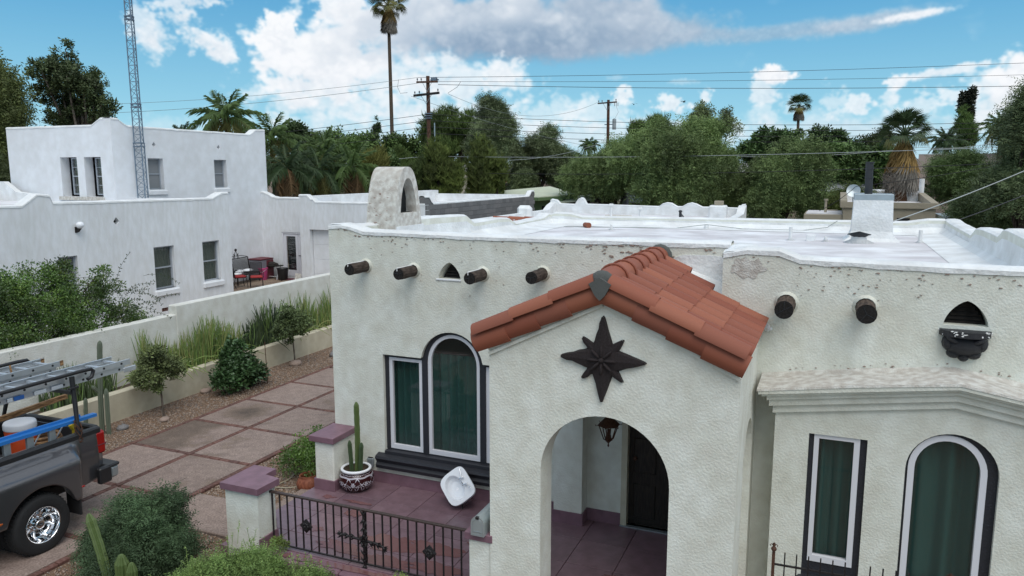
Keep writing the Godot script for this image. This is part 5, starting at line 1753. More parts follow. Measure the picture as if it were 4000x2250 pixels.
func white_house() -> void:
	var h := thing("white_house", "two-storey white plastered house with stepped parapets across the driveway", "house")
	var b := MB.new()
	var fx := face_x(-19.0)
	# low wing towards the driveway; own x of the wall is -z
	var top := [2.0, 4.16, 12.2, 4.13, 13.2, 4.12, 13.42, 4.26, 13.62, 4.39, 13.98, 4.36, 14.05, 4.17, 15.5, 4.14, 19.7, 4.10, 19.95, 4.2, 20.15, 4.27, 20.45, 4.27]
	b.wall(V2(top), V2([2.0, -0.2, 20.45, -0.2]), [rect_hole(14.06, 14.63, 1.38, 2.72), rect_hole(17.19, 17.97, 1.385, 2.705), rect_hole(19.15, 19.90, 1.38, 2.705), diamond(15.95, 3.57, 0.125), rect_hole(17.34, 17.62, 0.68, 0.80)], 0.35, fx)
	var lw := put("wing_wall", b.mesh(), M.stucco_streaked, h)
	put("wing_end_wall", box_of(Vector3(-28.6, -0.2, -20.45), Vector3(-19.352, 4.05, -20.1)), M.stucco_white, h)
	var rf := put("wing_roof", box_of(Vector3(-28.6, 3.7, -20.1), Vector3(-19.34, 3.92, -2.0)), M.roof_white, h)
	put("parapet_coating", coat(pts3(top, 1, -19.0), Vector3(-1, 0, 0), 3.92, 0.5, 0.35).mesh(), M.coating, rf)
	put("wing_back_wall", box_of(Vector3(-28.9, -0.2, -20.45), Vector3(-28.602, 4.25, -2.0)), M.stucco_white, h)
	put("street_wall", box_of(Vector3(-28.6, -0.2, -2.3), Vector3(-19.352, 4.12, -2.0)), M.stucco_white, h)
	b = MB.new()
	b.prism(PackedVector2Array([Vector2(-28.9, 3.9), Vector2(-26.9, 3.9), Vector2(-26.9, 4.2), Vector2(-27.5, 4.25), Vector2(-28.15, 4.62), Vector2(-28.7, 4.62), Vector2(-28.9, 4.5)]), -19.15, -18.95)
	put("side_parapet", b.mesh(), M.coating, h)
	for q in [[14.06, 14.63, 1.38, 2.72], [17.19, 17.97, 1.385, 2.705], [19.15, 19.90, 1.38, 2.705]]:
		sash_window(h, fx, q[0], q[1], q[2], q[3], 0.11, 0, M.grey_paint, M.curtain_grey if q[0] > 15 else M.blind)
	put("vent_back", box_of(Vector3(-19.18, 3.35, -16.2), Vector3(-19.14, 3.8, -15.7)), M.dark_room, h)
	b = MB.new()
	for i in 3: b.box(Vector3(-19.08, 0.685, -17.42 - i * 0.09), Vector3(-19.03, 0.795, -17.36 - i * 0.09))
	put("vent_bricks", b.mesh(), M.brick_0, h)
	put("vent_back", box_of(Vector3(-19.30, 0.6, -17.7), Vector3(-19.2, 0.9, -17.3)), M.dark_room, h)
	# tall part: side towards the driveway and front towards the street
	b = MB.new()
	var fx2 := face_x(-23.0)
	var t2 := [19.375, 6.79, 19.68, 6.775, 19.95, 6.61, 20.1, 6.55, 26.2, 6.52, 26.35, 6.6, 26.55, 6.73, 27.14, 6.75]
	b.wall(V2(t2), V2([19.375, -0.2, 27.14, -0.2]), [rect_hole(20.825, 21.515, 4.33, 5.46), rect_hole(24.06, 24.74, 4.34, 5.45), diamond(21.15, 5.955, 0.10), diamond(24.355, 5.95, 0.10)], 0.35, fx2)
	put("tall_side_wall", b.mesh(), M.stucco_white, h)
	put("parapet_coating", coat(pts3(t2, 1, -23.0), Vector3(-1, 0, 0), 6.3, 0.5, 0.35).mesh(), M.coating, h)
	put("vent_back", box_of(Vector3(-23.22, 5.75, -24.7), Vector3(-23.14, 6.15, -20.9)), M.dark_room, h)
	for q in [[20.825, 21.515, 4.33, 5.46], [24.06, 24.74, 4.34, 5.45]]: sash_window(h, fx2, q[0], q[1], q[2], q[3], 0.17, 0, M.grey_paint, M.blind, true, true)
	b = MB.new()
	var ff := xy(0, 0, -19.375)
	var t3 := [-28.35, 6.56, -23.95, 6.56, -23.75, 6.66, -23.5, 6.79, -23.352, 6.79]
	b.wall(V2(t3), V2([-28.35, -0.2, -23.352, -0.2]), [rect_hole(-25.62, -24.78, 4.10, 5.49), rect_hole(-24.42, -23.6, 4.10, 5.49)], 0.35, ff)
	put("tall_front_wall", b.mesh(), M.stucco_white, h)
	put("parapet_coating", coat(pts3(t3, 0, -19.375), Vector3(0, 0, -1), 6.3, 0.5, 0.35).mesh(), M.coating, h)
	put("tall_back_wall", box_of(Vector3(-28.35, -0.2, -27.14), Vector3(-23.352, 6.55, -26.8)), M.stucco_white, h)
	put("tall_left_wall", box_of(Vector3(-28.35, -0.2, -26.8), Vector3(-28.0, 6.55, -19.73)), M.stucco_white, h)
	put("tall_roof", box_of(Vector3(-28.0, 6.1, -26.8), Vector3(-23.352, 6.3, -19.73)), M.roof_white, h)
	for q in [[-25.62, -24.78], [-24.42, -23.6]]: sash_window(h, ff, q[0] + 0.22, q[1] - 0.01, 4.16, 5.47, 0.26, 2, M.grey_paint, M.curtain_grey, false)
	put("sill_band", box_of(Vector3(-25.75, 3.98, -19.42), Vector3(-23.55, 4.10, -19.30)), M.old_plaster, h)
	# garage wing at the back of the patio
	b = MB.new()
	var t4 := [-23.0, 4.09, -22.85, 4.09, -22.6, 4.0, -22.4, 3.90, -22.15, 3.86, -20.0, 3.86]
	b.wall(V2(t4), V2([-23.0, -0.2, -20.0, -0.2]), [rect_hole(-21.97, -20.37, 0.48, 2.40)], 0.3, xy(0, 0, -26.7))
	put("patio_wall", b.mesh(), M.stucco_streaked, h)
	put("parapet_coating", coat(pts3(t4, 0, -26.7), Vector3(0, 0, -1), 3.5, 0.4).mesh(), M.coating, h)
	var dx := [-21.97, -21.17, -20.37]
	b = MB.new()
	b.wall(V2([-21.97, 2.40, -20.37, 2.40]), V2([-21.97, 0.48, -20.37, 0.48]), [rect_hole(-21.91, -20.43, 0.48, 2.34)], 0.1, xy(0, 0, -26.72))
	var fd := put("french_door", b.mesh(), M.white_paint, h)
	for k in 2:
		b = MB.new()
		var x0: float = [-21.91, -21.165][k]
		b.wall(V2([x0, 2.34, x0 + 0.735, 2.34]), V2([x0, 0.49, x0 + 0.735, 0.49]), [rect_hole(x0 + 0.12, x0 + 0.615, 0.75, 2.22)], 0.05, xy(0, 0, -26.76))
		var lf := put("door_leaf", b.mesh(), M.white_paint, fd)
		b = MB.new()
		b.box(Vector3(x0 + 0.115, 0.745, -26.79), Vector3(x0 + 0.62, 2.225, -26.784))
		put("pane", b.mesh(), M.glass, lf)
		b = MB.new()
		b.box(Vector3(x0 + 0.1, 0.7, -26.9), Vector3(x0 + 0.65, 2.3, -26.88))
		put("dark_room", b.mesh(), M.dark_room, lf)
		var bl := MB.new()
		var r := RandomNumberGenerator.new()
		r.seed = 5 + k
		for i in 26:
			if r.randf() < 0.35: continue
			var xa := x0 + 0.12 + r.randf() * 0.2
			bl.box(Vector3(xa, 0.85 + i * 0.055, -26.83), Vector3(minf(xa + r.randf_range(0.08, 0.35), x0 + 0.61), 0.872 + i * 0.055, -26.82))
		put("blind_slats", bl.mesh(), M.blind, lf)
	b = MB.new()
	b.tube([Vector3(-21.12, 1.4, -26.73), Vector3(-21.05, 1.4, -26.70), Vector3(-20.98, 1.4, -26.70)], 0.015, 6)
	put("door_handle", b.mesh(), M.iron, fd)
	b = MB.new()
	var t5 := [-20.12, 4.03, -19.72, 4.03, -19.55, 3.88, -19.42, 3.86, -19.32, 3.76, -14.28, 3.755]
	b.wall(V2(t5), V2([-20.12, -0.2, -14.28, -0.2]), [rect_hole(-19.65, -17.0, 0.2, 2.65)], 0.3, xy(0, 0, -25.6))
	put("garage_front", b.mesh(), M.stucco_streaked, h)
	put("garage_side", box_of(Vector3(-20.12, -0.2, -27.4), Vector3(-19.82, 3.9, -25.902)), M.stucco_streaked, h)
	var gd := Node3D.new()
	gd.name = "garage_door"
	h.add_child(gd)
	for k in 4: put("door_section", box_of(Vector3(-19.64, 0.2 + 0.61 * k, -25.85), Vector3(-17.0, 0.805 + 0.61 * k, -25.80), 0.008), M.stucco_white, gd)
	var gr := put("garage_roof", box_of(Vector3(-19.9, 3.2, -36.9), Vector3(-14.57, 3.42, -25.9)), M.roof_white, h)
	put("parapet_coating", coat(pts3(t5, 0, -25.6), Vector3(0, 0, -1), 3.42, 0.3).mesh(), M.coating, gr)
	put("roof_ridge", box_of(Vector3(-20.3, 2.0, -37.2), Vector3(-19.9, 3.98, -26.0)), M.coating, gr)
	put("rear_parapet", box_of(Vector3(-19.9, 2.0, -37.2), Vector3(-14.57, 3.80, -36.9)), M.coating, gr)
	var dome := MB.new()
	dome.ball(Vector3(-17.6, 3.43, -27.2), Vector3(0.75, 0.16, 0.6), 8, 16)
	put("skylight", dome.mesh(), M.white_plastic, gr)
	# side of grey concrete blocks
	var t6 := [25.62, 4.03, 25.98, 4.03, 26.15, 3.86, 26.32, 3.755, 36.4, 3.73, 36.6, 3.83, 36.8, 3.99, 37.18, 3.99]
	b = MB.new()
	b.wall(V2(t6), V2([25.62, -0.2, 37.18, -0.2]), [], 0.25, face_x(-14.31))
	var bw := put("block_wall", b.mesh(), M.block_1, h)
	put("parapet_coating", coat(pts3(t6, 1, -14.30), Vector3(-1, 0, 0), 3.42, 0.4, 0.25).mesh(), M.coating, gr)
	var blk := box_of(Vector3(-0.02, 0.005, -0.198), Vector3(0.028, 0.197, 0.198), 0.006)
	var half := box_of(Vector3(-0.02, 0.005, -0.098), Vector3(0.028, 0.197, 0.098), 0.006)
	for row in 8:
		var y := 2.12 + 0.2 * row
		var z := 25.62 + (0.2 if row % 2 else 0.4) * 0.5
		if row % 2: put("block", half, M["block_%d" % rng.randi_range(0, 2)], bw, xy(-14.305, y, -25.72))
		var s := 25.62 + (0.2 if row % 2 else 0.0)
		while s + 0.4 < 37.25:
			put("block", blk, M["block_%d" % rng.randi_range(0, 2)], bw, xy(-14.305, y, -(s + 0.2)))
			s += 0.4
	for s in [25.82, 36.98]: put("block", blk, M.block_1, bw, xy(-14.305, 3.72, -s))
	# lamp
	var l := thing("wall_lamp", "white globe lamp on a dark bracket high on the white house wall", "lamp", Vector3(-19.0, 3.42, -14.66))
	b = MB.new()
	b.tube([Vector3(0, -0.05, 0), Vector3(0.09, -0.04, 0), Vector3(0.13, 0.05, -0.02)], [0.035, 0.025, 0.045], 8)
	b.box(Vector3(0, -0.08, -0.04), Vector3(0.02, 0.08, 0.04))
	put("bracket", b.mesh(), M.iron, l)
	b = MB.new()
	b.ball(Vector3(0.14, 0.13, -0.02), Vector3(0.105, 0.095, 0.105), 10, 14)
	put("globe", b.mesh(), M.porcelain, l)

func antenna_tower() -> void:
	var a := thing("lattice_tower", "slender blue-grey steel lattice antenna mast rising in front of the white house", "mast", Vector3(-22.66, 0.0, -20.27))
	a.rotation.z = 0.009
	var secs := [[0.0, 6.0, 0.34], [6.0, 7.35, 0.31], [7.25, 10.3, 0.28], [10.2, 16.0, 0.24]]
	for q in secs:
		var b := MB.new()
		var w: float = q[2]
		var c := []
		for k in 3: c.append(Vector3(cos(TAU * k / 3.0 + 0.5), 0, sin(TAU * k / 3.0 + 0.5)) * w * 0.577)
		for k in 3: b.tube([c[k] + Vector3.UP * q[0], c[k] + Vector3.UP * q[1]], 0.021, 6)
		var n := int((q[1] - q[0]) / 0.26)
		for i in n:
			var y0: float = q[0] + (q[1] - q[0]) * i / n
			var y1: float = q[0] + (q[1] - q[0]) * (i + 1) / n
			for k in 3:
				var s: Vector3 = c[k] + Vector3.UP * (y0 if i % 2 == 0 else y1)
				var e: Vector3 = c[(k + 1) % 3] + Vector3.UP * (y1 if i % 2 == 0 else y0)
				b.tube([s, e], 0.0085, 4, false)
				b.tube([c[k] + Vector3.UP * y0, c[(k + 1) % 3] + Vector3.UP * y0], 0.007, 4, false)
		put("mast_section", b.mesh(), M.tower_steel, a)
		b = MB.new()
		for y in [q[1] - 0.02, q[1] - 0.14]:
			for k in 3: b.tube([c[k] * 1.12 + Vector3.UP * y, c[(k + 1) % 3] * 1.12 + Vector3.UP * y], 0.02, 5)
		put("collar", b.mesh(), M.tower_steel, a)

func garden_walls() -> void:
	var w := thing("garden_wall", "long white plastered boundary wall stepping up along the driveway", "wall")
	put("low_stretch", box_of(Vector3(-14.02, -0.2, -13.0), Vector3(-13.8, 1.745, 6.0), 0.02), M.stucco_garden, w)
	put("high_stretch", box_of(Vector3(-14.03, -0.2, -25.5), Vector3(-13.79, 1.95, -12.98), 0.02), M.stucco_garden, w)
	w = thing("planter_wall", "knee-high cream plastered planter wall in front of the white boundary wall", "planter")
	put("front_wall", box_of(Vector3(-13.33, -0.2, -24.0), Vector3(-13.13, 0.57, 4.0), 0.02), M.stucco_cream, w)
	put("soil", box_of(Vector3(-13.79, -0.2, -24.0), Vector3(-13.33, 0.47, 4.0)), M.soil, w)
	var r := MB.new()
	r.box(Vector3(-13.135, 0.44, -14.62), Vector3(-13.11, 0.50, -14.52))
	put("drain_hole", r.mesh(), M.dark_room, w)

func patio() -> void:
	var p := structure("patio")
	put("patio_base", box_of(Vector3(-23.0, -0.2, -26.7), Vector3(-14.03, 0.385, -12.0)), M.brick_1, p)
	var xs := [-22.99, -21.48, -19.95, -18.4, -16.9, -15.4, -14.05]
	var zs := [-12.0, -20.46, -21.9, -23.4, -25.35, -26.7]
	for i in xs.size() - 1:
		for j in zs.size() - 1:
			put("paving_slab", box_of(Vector3(xs[i] + 0.05, 0.2, zs[j + 1] + 0.05), Vector3(xs[i + 1] - 0.05, 0.4, zs[j] - 0.05), 0.01), M.patio_paving, p)
	put("door_mat", box_of(Vector3(-21.95, 0.4, -26.6), Vector3(-20.4, 0.42, -26.1)), M.maroon, p)
	# chairs
	for q in [[Vector3(-21.05, 0.4, -23.95), 0.75, "wrought iron patio chair with red cushion seen from behind at the table's right end"], [Vector3(-21.75, 0.4, -23.75), 2.6, "wrought iron patio chair with red cushion half behind the table"]]:
		var c := thing("patio_chair", q[2], "chair", q[0], "iron patio chairs with red cushions")
		c.rotation.y = q[1]
		var b := MB.new()
		b.cbox(Vector3(0, 0.44, 0), Vector3(0.46, 0.08, 0.46), Transform3D(), 0.03)
		put("cushion", b.mesh(), M.red_cushion, c)
		for s in [-1.0, 1.0]:
			b = MB.new()
			b.tube([Vector3(s * 0.24, 0, 0.26), Vector3(s * 0.22, 0.40, 0.22)], 0.013, 5)
			put("leg", b.mesh(), M.iron, c)
			b = MB.new()
			b.tube([Vector3(s * 0.24, 0, -0.34), Vector3(s * 0.23, 0.40, -0.22), Vector3(s * 0.22, 0.98, -0.30)], 0.013, 5)
			put("leg", b.mesh(), M.iron, c)
			b = MB.new()
			b.tube([Vector3(s * 0.26, 0.42, 0.22), Vector3(s * 0.27, 0.62, 0.20), Vector3(s * 0.25, 0.64, -0.24)], 0.013, 5)
			put("armrest", b.mesh(), M.iron, c)
		b = MB.new()
		b.tube([Vector3(-0.22, 0.40, 0.22), Vector3(0.22, 0.40, 0.22), Vector3(0.22, 0.40, -0.22), Vector3(-0.22, 0.40, -0.22), Vector3(-0.22, 0.40, 0.22)], 0.012, 5)
		put("seat_frame", b.mesh(), M.iron, c)
		b = MB.new()
		for i in 17: b.tube([Vector3(-0.2 + i * 0.025, 0.46, -0.235), Vector3(-0.2 + i * 0.025, 0.97, -0.298)], 0.005, 4, false)
		for i in 16: b.tube([Vector3(-0.22, 0.5 + i * 0.03, -0.24 - i * 0.004), Vector3(0.22, 0.5 + i * 0.03, -0.24 - i * 0.004)], 0.005, 4, false)
		b.tube([Vector3(-0.22, 0.98, -0.30), Vector3(0, 1.0, -0.31), Vector3(0.22, 0.98, -0.30)], 0.013, 5)
		put("mesh_back", b.mesh(), M.iron, c)
	var t := thing("patio_table", "black wrought iron patio table with curved legs cut off by the white house corner", "table", Vector3(-22.0, 0.4, -22.9))
	put("table_top", box_of(Vector3(-0.45, 0.70, -0.55), Vector3(0.45, 0.725, 0.55), 0.01), M.iron, t)
	for sx in [-1.0, 1.0]:
		for sz in [-1.0, 1.0]:
			var b := MB.new()
			b.tube([Vector3(sx * 0.40, 0.70, sz * 0.5), Vector3(sx * 0.30, 0.55, sz * 0.4), Vector3(sx * 0.26, 0.35, sz * 0.34), Vector3(sx * 0.36, 0.15, sz * 0.46), Vector3(sx * 0.40, 0.0, sz * 0.5)], 0.016, 6)
			put("leg", b.mesh(), M.iron, t)
	var bn := thing("iron_bench", "black wrought iron bench with scrolled back and cushions by the white wall", "bench", Vector3(-22.45, 0.4, -24.8))
	bn.rotation.y = PI / 2 + 0.1
	var b2 := MB.new()
	for i in 31: b2.tube([Vector3(-0.75 + i * 0.05, 0.42, -0.28), Vector3(-0.75 + i * 0.05, 0.98, -0.34)], 0.007, 4, false)
	for i in 10: b2.tube([Vector3(-0.75, 0.48 + i * 0.05, -0.29 - i * 0.005), Vector3(0.75, 0.48 + i * 0.05, -0.29 - i * 0.005)], 0.006, 4, false)
	b2.tube([Vector3(-0.78, 0.4, -0.27), Vector3(-0.78, 1.0, -0.34), Vector3(0.78, 1.0, -0.34), Vector3(0.78, 0.4, -0.27)], 0.022, 6)
	put("mesh_back", b2.mesh(), M.iron, bn)
	b2 = MB.new()
	b2.tube([Vector3(-0.75, 1.02, -0.34), Vector3(-0.35, 1.10, -0.34), Vector3(-0.12, 1.12, -0.34), Vector3(0, 1.34, -0.34), Vector3(0.12, 1.12, -0.34), Vector3(0.35, 1.10, -0.34), Vector3(0.75, 1.02, -0.34)], 0.014, 5)
	for s in [-0.2, -0.1, 0.1, 0.2]: b2.tube([Vector3(s, 1.02, -0.34), Vector3(s * 0.5, 1.12, -0.34), Vector3(s * 0.8, 1.2, -0.34)], 0.014, 5)
	b2.ball(Vector3(0, 1.36, -0.34), Vector3(0.07, 0.06, 0.04), 6, 8)
	put("scroll_crest", b2.mesh(), M.iron, bn)
	put("seat", box_of(Vector3(-0.76, 0.36, -0.28), Vector3(0.76, 0.42, 0.26), 0.02), M.iron, bn)
	for s in [-0.74, 0.74]:
		for z in [-0.28, 0.24]: put("leg", box_of(Vector3(s - 0.02, 0, z - 0.02), Vector3(s + 0.02, 0.36, z + 0.02)), M.iron, bn)
	b2 = MB.new()
	b2.ball(Vector3(-0.2, 0.52, 0), Vector3(0.28, 0.13, 0.16), 6, 10, Transform3D(Basis(Vector3.BACK, 0.3), Vector3.ZERO))
	b2.ball(Vector3(0.25, 0.50, 0.02), Vector3(0.25, 0.07, 0.2), 6, 10)
	put("cushion", b2.mesh(), M.white_plastic, bn)
	var x := thing("storage_chest", "grey plastic storage chest with maroon side in the patio corner", "chest", Vector3(-22.62, 0.4, -26.1))
	put("chest_body", box_of(Vector3(-0.32, 0, -0.4), Vector3(0.30, 0.84, 0.42), 0.02), M.grey_plastic, x)
	put("chest_lid", box_of(Vector3(-0.34, 0.842, -0.42), Vector3(0.32, 0.90, 0.44), 0.015), M.maroon, x)
	put("side_panel", box_of(Vector3(0.302, 0.05, -0.38), Vector3(0.33, 0.82, 0.05), 0.01), M.maroon, x)
	x = thing("pink_bucket", "bright pink plastic bucket in front of the storage chest on the patio", "bucket", Vector3(-22.35, 0.4, -25.85))
	b2 = MB.new()
	b2.lathe([Vector2(0.0, 0.0), Vector2(0.16, 0.0), Vector2(0.19, 0.45), Vector2(0.21, 0.47), Vector2(0.21, 0.52), Vector2(0.19, 0.52), Vector2(0.175, 0.44), Vector2(0.0, 0.42)], 20)
	put("bucket_body", b2.mesh(), M.pink_plastic, x)
	b2 = MB.new()
	b2.tube([Vector3(-0.2, 0.46, 0), Vector3(-0.14, 0.36, 0.17), Vector3(0, 0.32, 0.21), Vector3(0.14, 0.36, 0.17), Vector3(0.2, 0.46, 0)], 0.006, 5)
	put("handle", b2.mesh(), M.white_plastic, x)
	x = thing("sewing_table", "small table on white cast iron legs with dark cloth heaped on top", "table", Vector3(-22.15, 0.4, -26.25))
	put("table_top", box_of(Vector3(-0.42, 0.56, -0.2), Vector3(0.42, 0.60, 0.2), 0.008), M.dark_wood, x)
	for s in [-0.3, 0.3]:
		b2 = MB.new()
		b2.tube([Vector3(s, 0.56, -0.14), Vector3(s * 1.05, 0.3, -0.06), Vector3(s * 1.1, 0.0, -0.17)], 0.018, 6)
		b2.tube([Vector3(s, 0.56, 0.14), Vector3(s * 1.05, 0.3, 0.06), Vector3(s * 1.1, 0.0, 0.17)], 0.018, 6)
		put("leg", b2.mesh(), M.white_plastic, x)
	b2 = MB.new()
	b2.tube([Vector3(-0.3, 0.12, 0.1), Vector3(0.3, 0.12, 0.1)], 0.012, 5)
	b2.tube([Vector3(-0.36, 0.60, -0.19), Vector3(-0.36, 0.9, -0.19), Vector3(0.3, 0.9, -0.19), Vector3(0.3, 0.60, -0.19)], 0.008, 5)
	put("rail_frame", b2.mesh(), M.white_plastic, x)
	b2 = MB.new()
	b2.ball(Vector3(-0.05, 0.62, 0), Vector3(0.3, 0.13, 0.16), 6, 10)
	b2.ball(Vector3(0.2, 0.63, 0.05), Vector3(0.14, 0.09, 0.1), 6, 8)
	put("cloth", b2.mesh(), M.dark_wood, x)
	x = thing("black_planter_tub", "tapered black plastic plant tub beside the white French door", "tub", Vector3(-21.55, 0.4, -26.15))
	b2 = MB.new()
	b2.lathe([Vector2(0.0, 0.0), Vector2(0.19, 0.0), Vector2(0.235, 0.46), Vector2(0.25, 0.47), Vector2(0.25, 0.51), Vector2(0.225, 0.51), Vector2(0.22, 0.42), Vector2(0.0, 0.42)], 20)
	put("tub_body", b2.mesh(), M.black_plastic, x)
	x = thing("leaning_board", "short pale board leaning against the garage corner on the patio", "board", Vector3(-20.25, 0.4, -25.5))
	b2 = MB.new()
	b2.cbox(Vector3.ZERO, Vector3(0.3, 0.42, 0.03), Transform3D(Basis(Vector3.RIGHT, -0.2), Vector3(0, 0.21, 0)))
	put("board", b2.mesh(), M.old_plaster, x)


# ---------------------------------------------------------------- the work truck and its load
func wheel(parent: Node, c: Vector3, s: float, dish: bool) -> void:     # s: side the face looks to
	var rot := Transform3D(Basis(Vector3.BACK, -PI / 2 * s), c)      # own y to +x or -x
	var b := MB.new()
	b.lathe([Vector2(0.235, -0.11), Vector2(0.30, -0.12), Vector2(0.375, -0.105), Vector2(0.396, -0.07), Vector2(0.398, 0.0), Vector2(0.396, 0.07), Vector2(0.378, 0.105), Vector2(0.35, 0.118), Vector2(0.30, 0.122), Vector2(0.262, 0.116), Vector2(0.243, 0.106), Vector2(0.238, 0.09)], 40, rot)
	var t := put("tyre", b.mesh(), M.rubber, parent)
	b = MB.new()
	for k in 48:
		var a := TAU * k / 48.0
		for e in [-0.05, 0.03]:
			b.cbox(Vector3(sin(a + e) * 0.397, e, cos(a + e) * 0.397), Vector3(0.03, 0.06, 0.012), Transform3D(rot.basis, c) * Transform3D(Basis(), Vector3.ZERO))
	put("tread", b.mesh(), M.rubber, t).set_meta("kind", "stuff")
	b = MB.new()
	if dish:
		b.lathe([Vector2(0.239, 0.085), Vector2(0.244, 0.108), Vector2(0.236, 0.112), Vector2(0.226, 0.10), Vector2(0.220, 0.06), Vector2(0.208, 0.02), Vector2(0.185, -0.02), Vector2(0.15, -0.045), Vector2(0.115, -0.04), Vector2(0.10, -0.03), Vector2(0.0, -0.03)].map(func(p): return p), 40, rot)
	else:
		b.lathe([Vector2(0.239, 0.085), Vector2(0.244, 0.108), Vector2(0.22, 0.10), Vector2(0.18, 0.08), Vector2(0.0, 0.10)], 32, rot)
	# lathe wants its outline from the bottom up; these run from the lip inwards, so turn the faces
	var rim := put("rim", b.mesh(), M.chrome, parent)
	if dish:
		for k in 8:
			var a := TAU * k / 8.0
			b = MB.new()
			b.ball(Vector3(sin(a) * 0.172, -0.028, cos(a) * 0.172), Vector3(0.026, 0.012, 0.034), 5, 10, rot * Transform3D(Basis(Vector3.UP, 0.0), Vector3.ZERO))
			put("rim_hole", b.mesh(), M.dark_room, rim)
			b = MB.new()
			b.tube([rot * Vector3(sin(a + 0.39) * 0.085, -0.035, cos(a + 0.39) * 0.085), rot * Vector3(sin(a + 0.39) * 0.085, -0.005, cos(a + 0.39) * 0.085)], 0.012, 6)
			put("wheel_nut", b.mesh(), M.chrome, rim)
			# ribs between the holes
			b = MB.new()
			b.tube([rot * Vector3(sin(a + 0.39) * 0.115, -0.03, cos(a + 0.39) * 0.115), rot * Vector3(sin(a + 0.39) * 0.175, -0.015, cos(a + 0.39) * 0.175), rot * Vector3(sin(a + 0.39) * 0.212, 0.035, cos(a + 0.39) * 0.212)], [0.02, 0.02, 0.012], 7)
			put("rim_spoke", b.mesh(), M.chrome, rim)
		b = MB.new()
		b.lathe([Vector2(0.072, -0.035), Vector2(0.07, 0.03), Vector2(0.062, 0.05), Vector2(0.05, 0.056), Vector2(0.0, 0.058)], 24, rot)
		var hub := put("hub_cap", b.mesh(), M.chrome, rim)
		b = MB.new()
		b.ball(Vector3(0, 0.058, 0), Vector3(0.02, 0.005, 0.036), 4, 14, rot)
		put("oval_emblem", b.mesh(), M.bed_liner, hub)
		b = MB.new()
		b.cbox(Vector3(0, 0.062, 0), Vector3(0.006, 0.004, 0.05), rot)
		put("emblem_bar", b.mesh(), M.aluminium, hub)

func ladder(t: Node3D, x0: float, x1: float, z0: float, z1: float, y: float, double: bool) -> void:
	# rails along z between z0 (rear) and z1; x0, x1 the two rails
	for lay in (2 if double else 1):
		var dy := -0.085 * lay
		for x in [x0 + 0.02 * lay, x1 - 0.02 * lay]:
			var b := MB.new()
			var s := 1.0 if x > (x0 + x1) * 0.5 else -1.0
			b.box(Vector3(x - 0.003, y - 0.04 + dy, z0 + 0.09 * lay), Vector3(x + 0.003, y + 0.04 + dy, z1))
			b.box(Vector3(minf(x, x - s * 0.028), y + 0.036 + dy, z0 + 0.09 * lay), Vector3(maxf(x, x - s * 0.028), y + 0.04 + dy, z1))
			b.box(Vector3(minf(x, x - s * 0.028), y - 0.04 + dy, z0 + 0.09 * lay), Vector3(maxf(x, x - s * 0.028), y - 0.036 + dy, z1))
			var r := put("rail", b.mesh(), M.aluminium, t)
			if s > 0:
				var n := int((z1 - z0) / 0.305)
				for i in n:
					b = MB.new()
					var p := Vector3(x + 0.003, y + dy, z0 + 0.16 + 0.305 * i + 0.03 * lay)
					b.tube([p, p + Vector3(0.006, 0, 0)], 0.017, 10)
					put("rung_end", b.mesh(), M.flue, r)
		var n2 := int((z1 - z0) / 0.305)
		for i in n2:
			var b := MB.new()
			var z := z0 + 0.16 + 0.305 * i + 0.03 * lay
			b.box(Vector3(x0 + 0.02, y + dy - 0.016, z - 0.018), Vector3(x1 - 0.02, y + dy + 0.016, z + 0.018), Transform3D(), 0.004)
			put("rung", b.mesh(), M.aluminium, t)

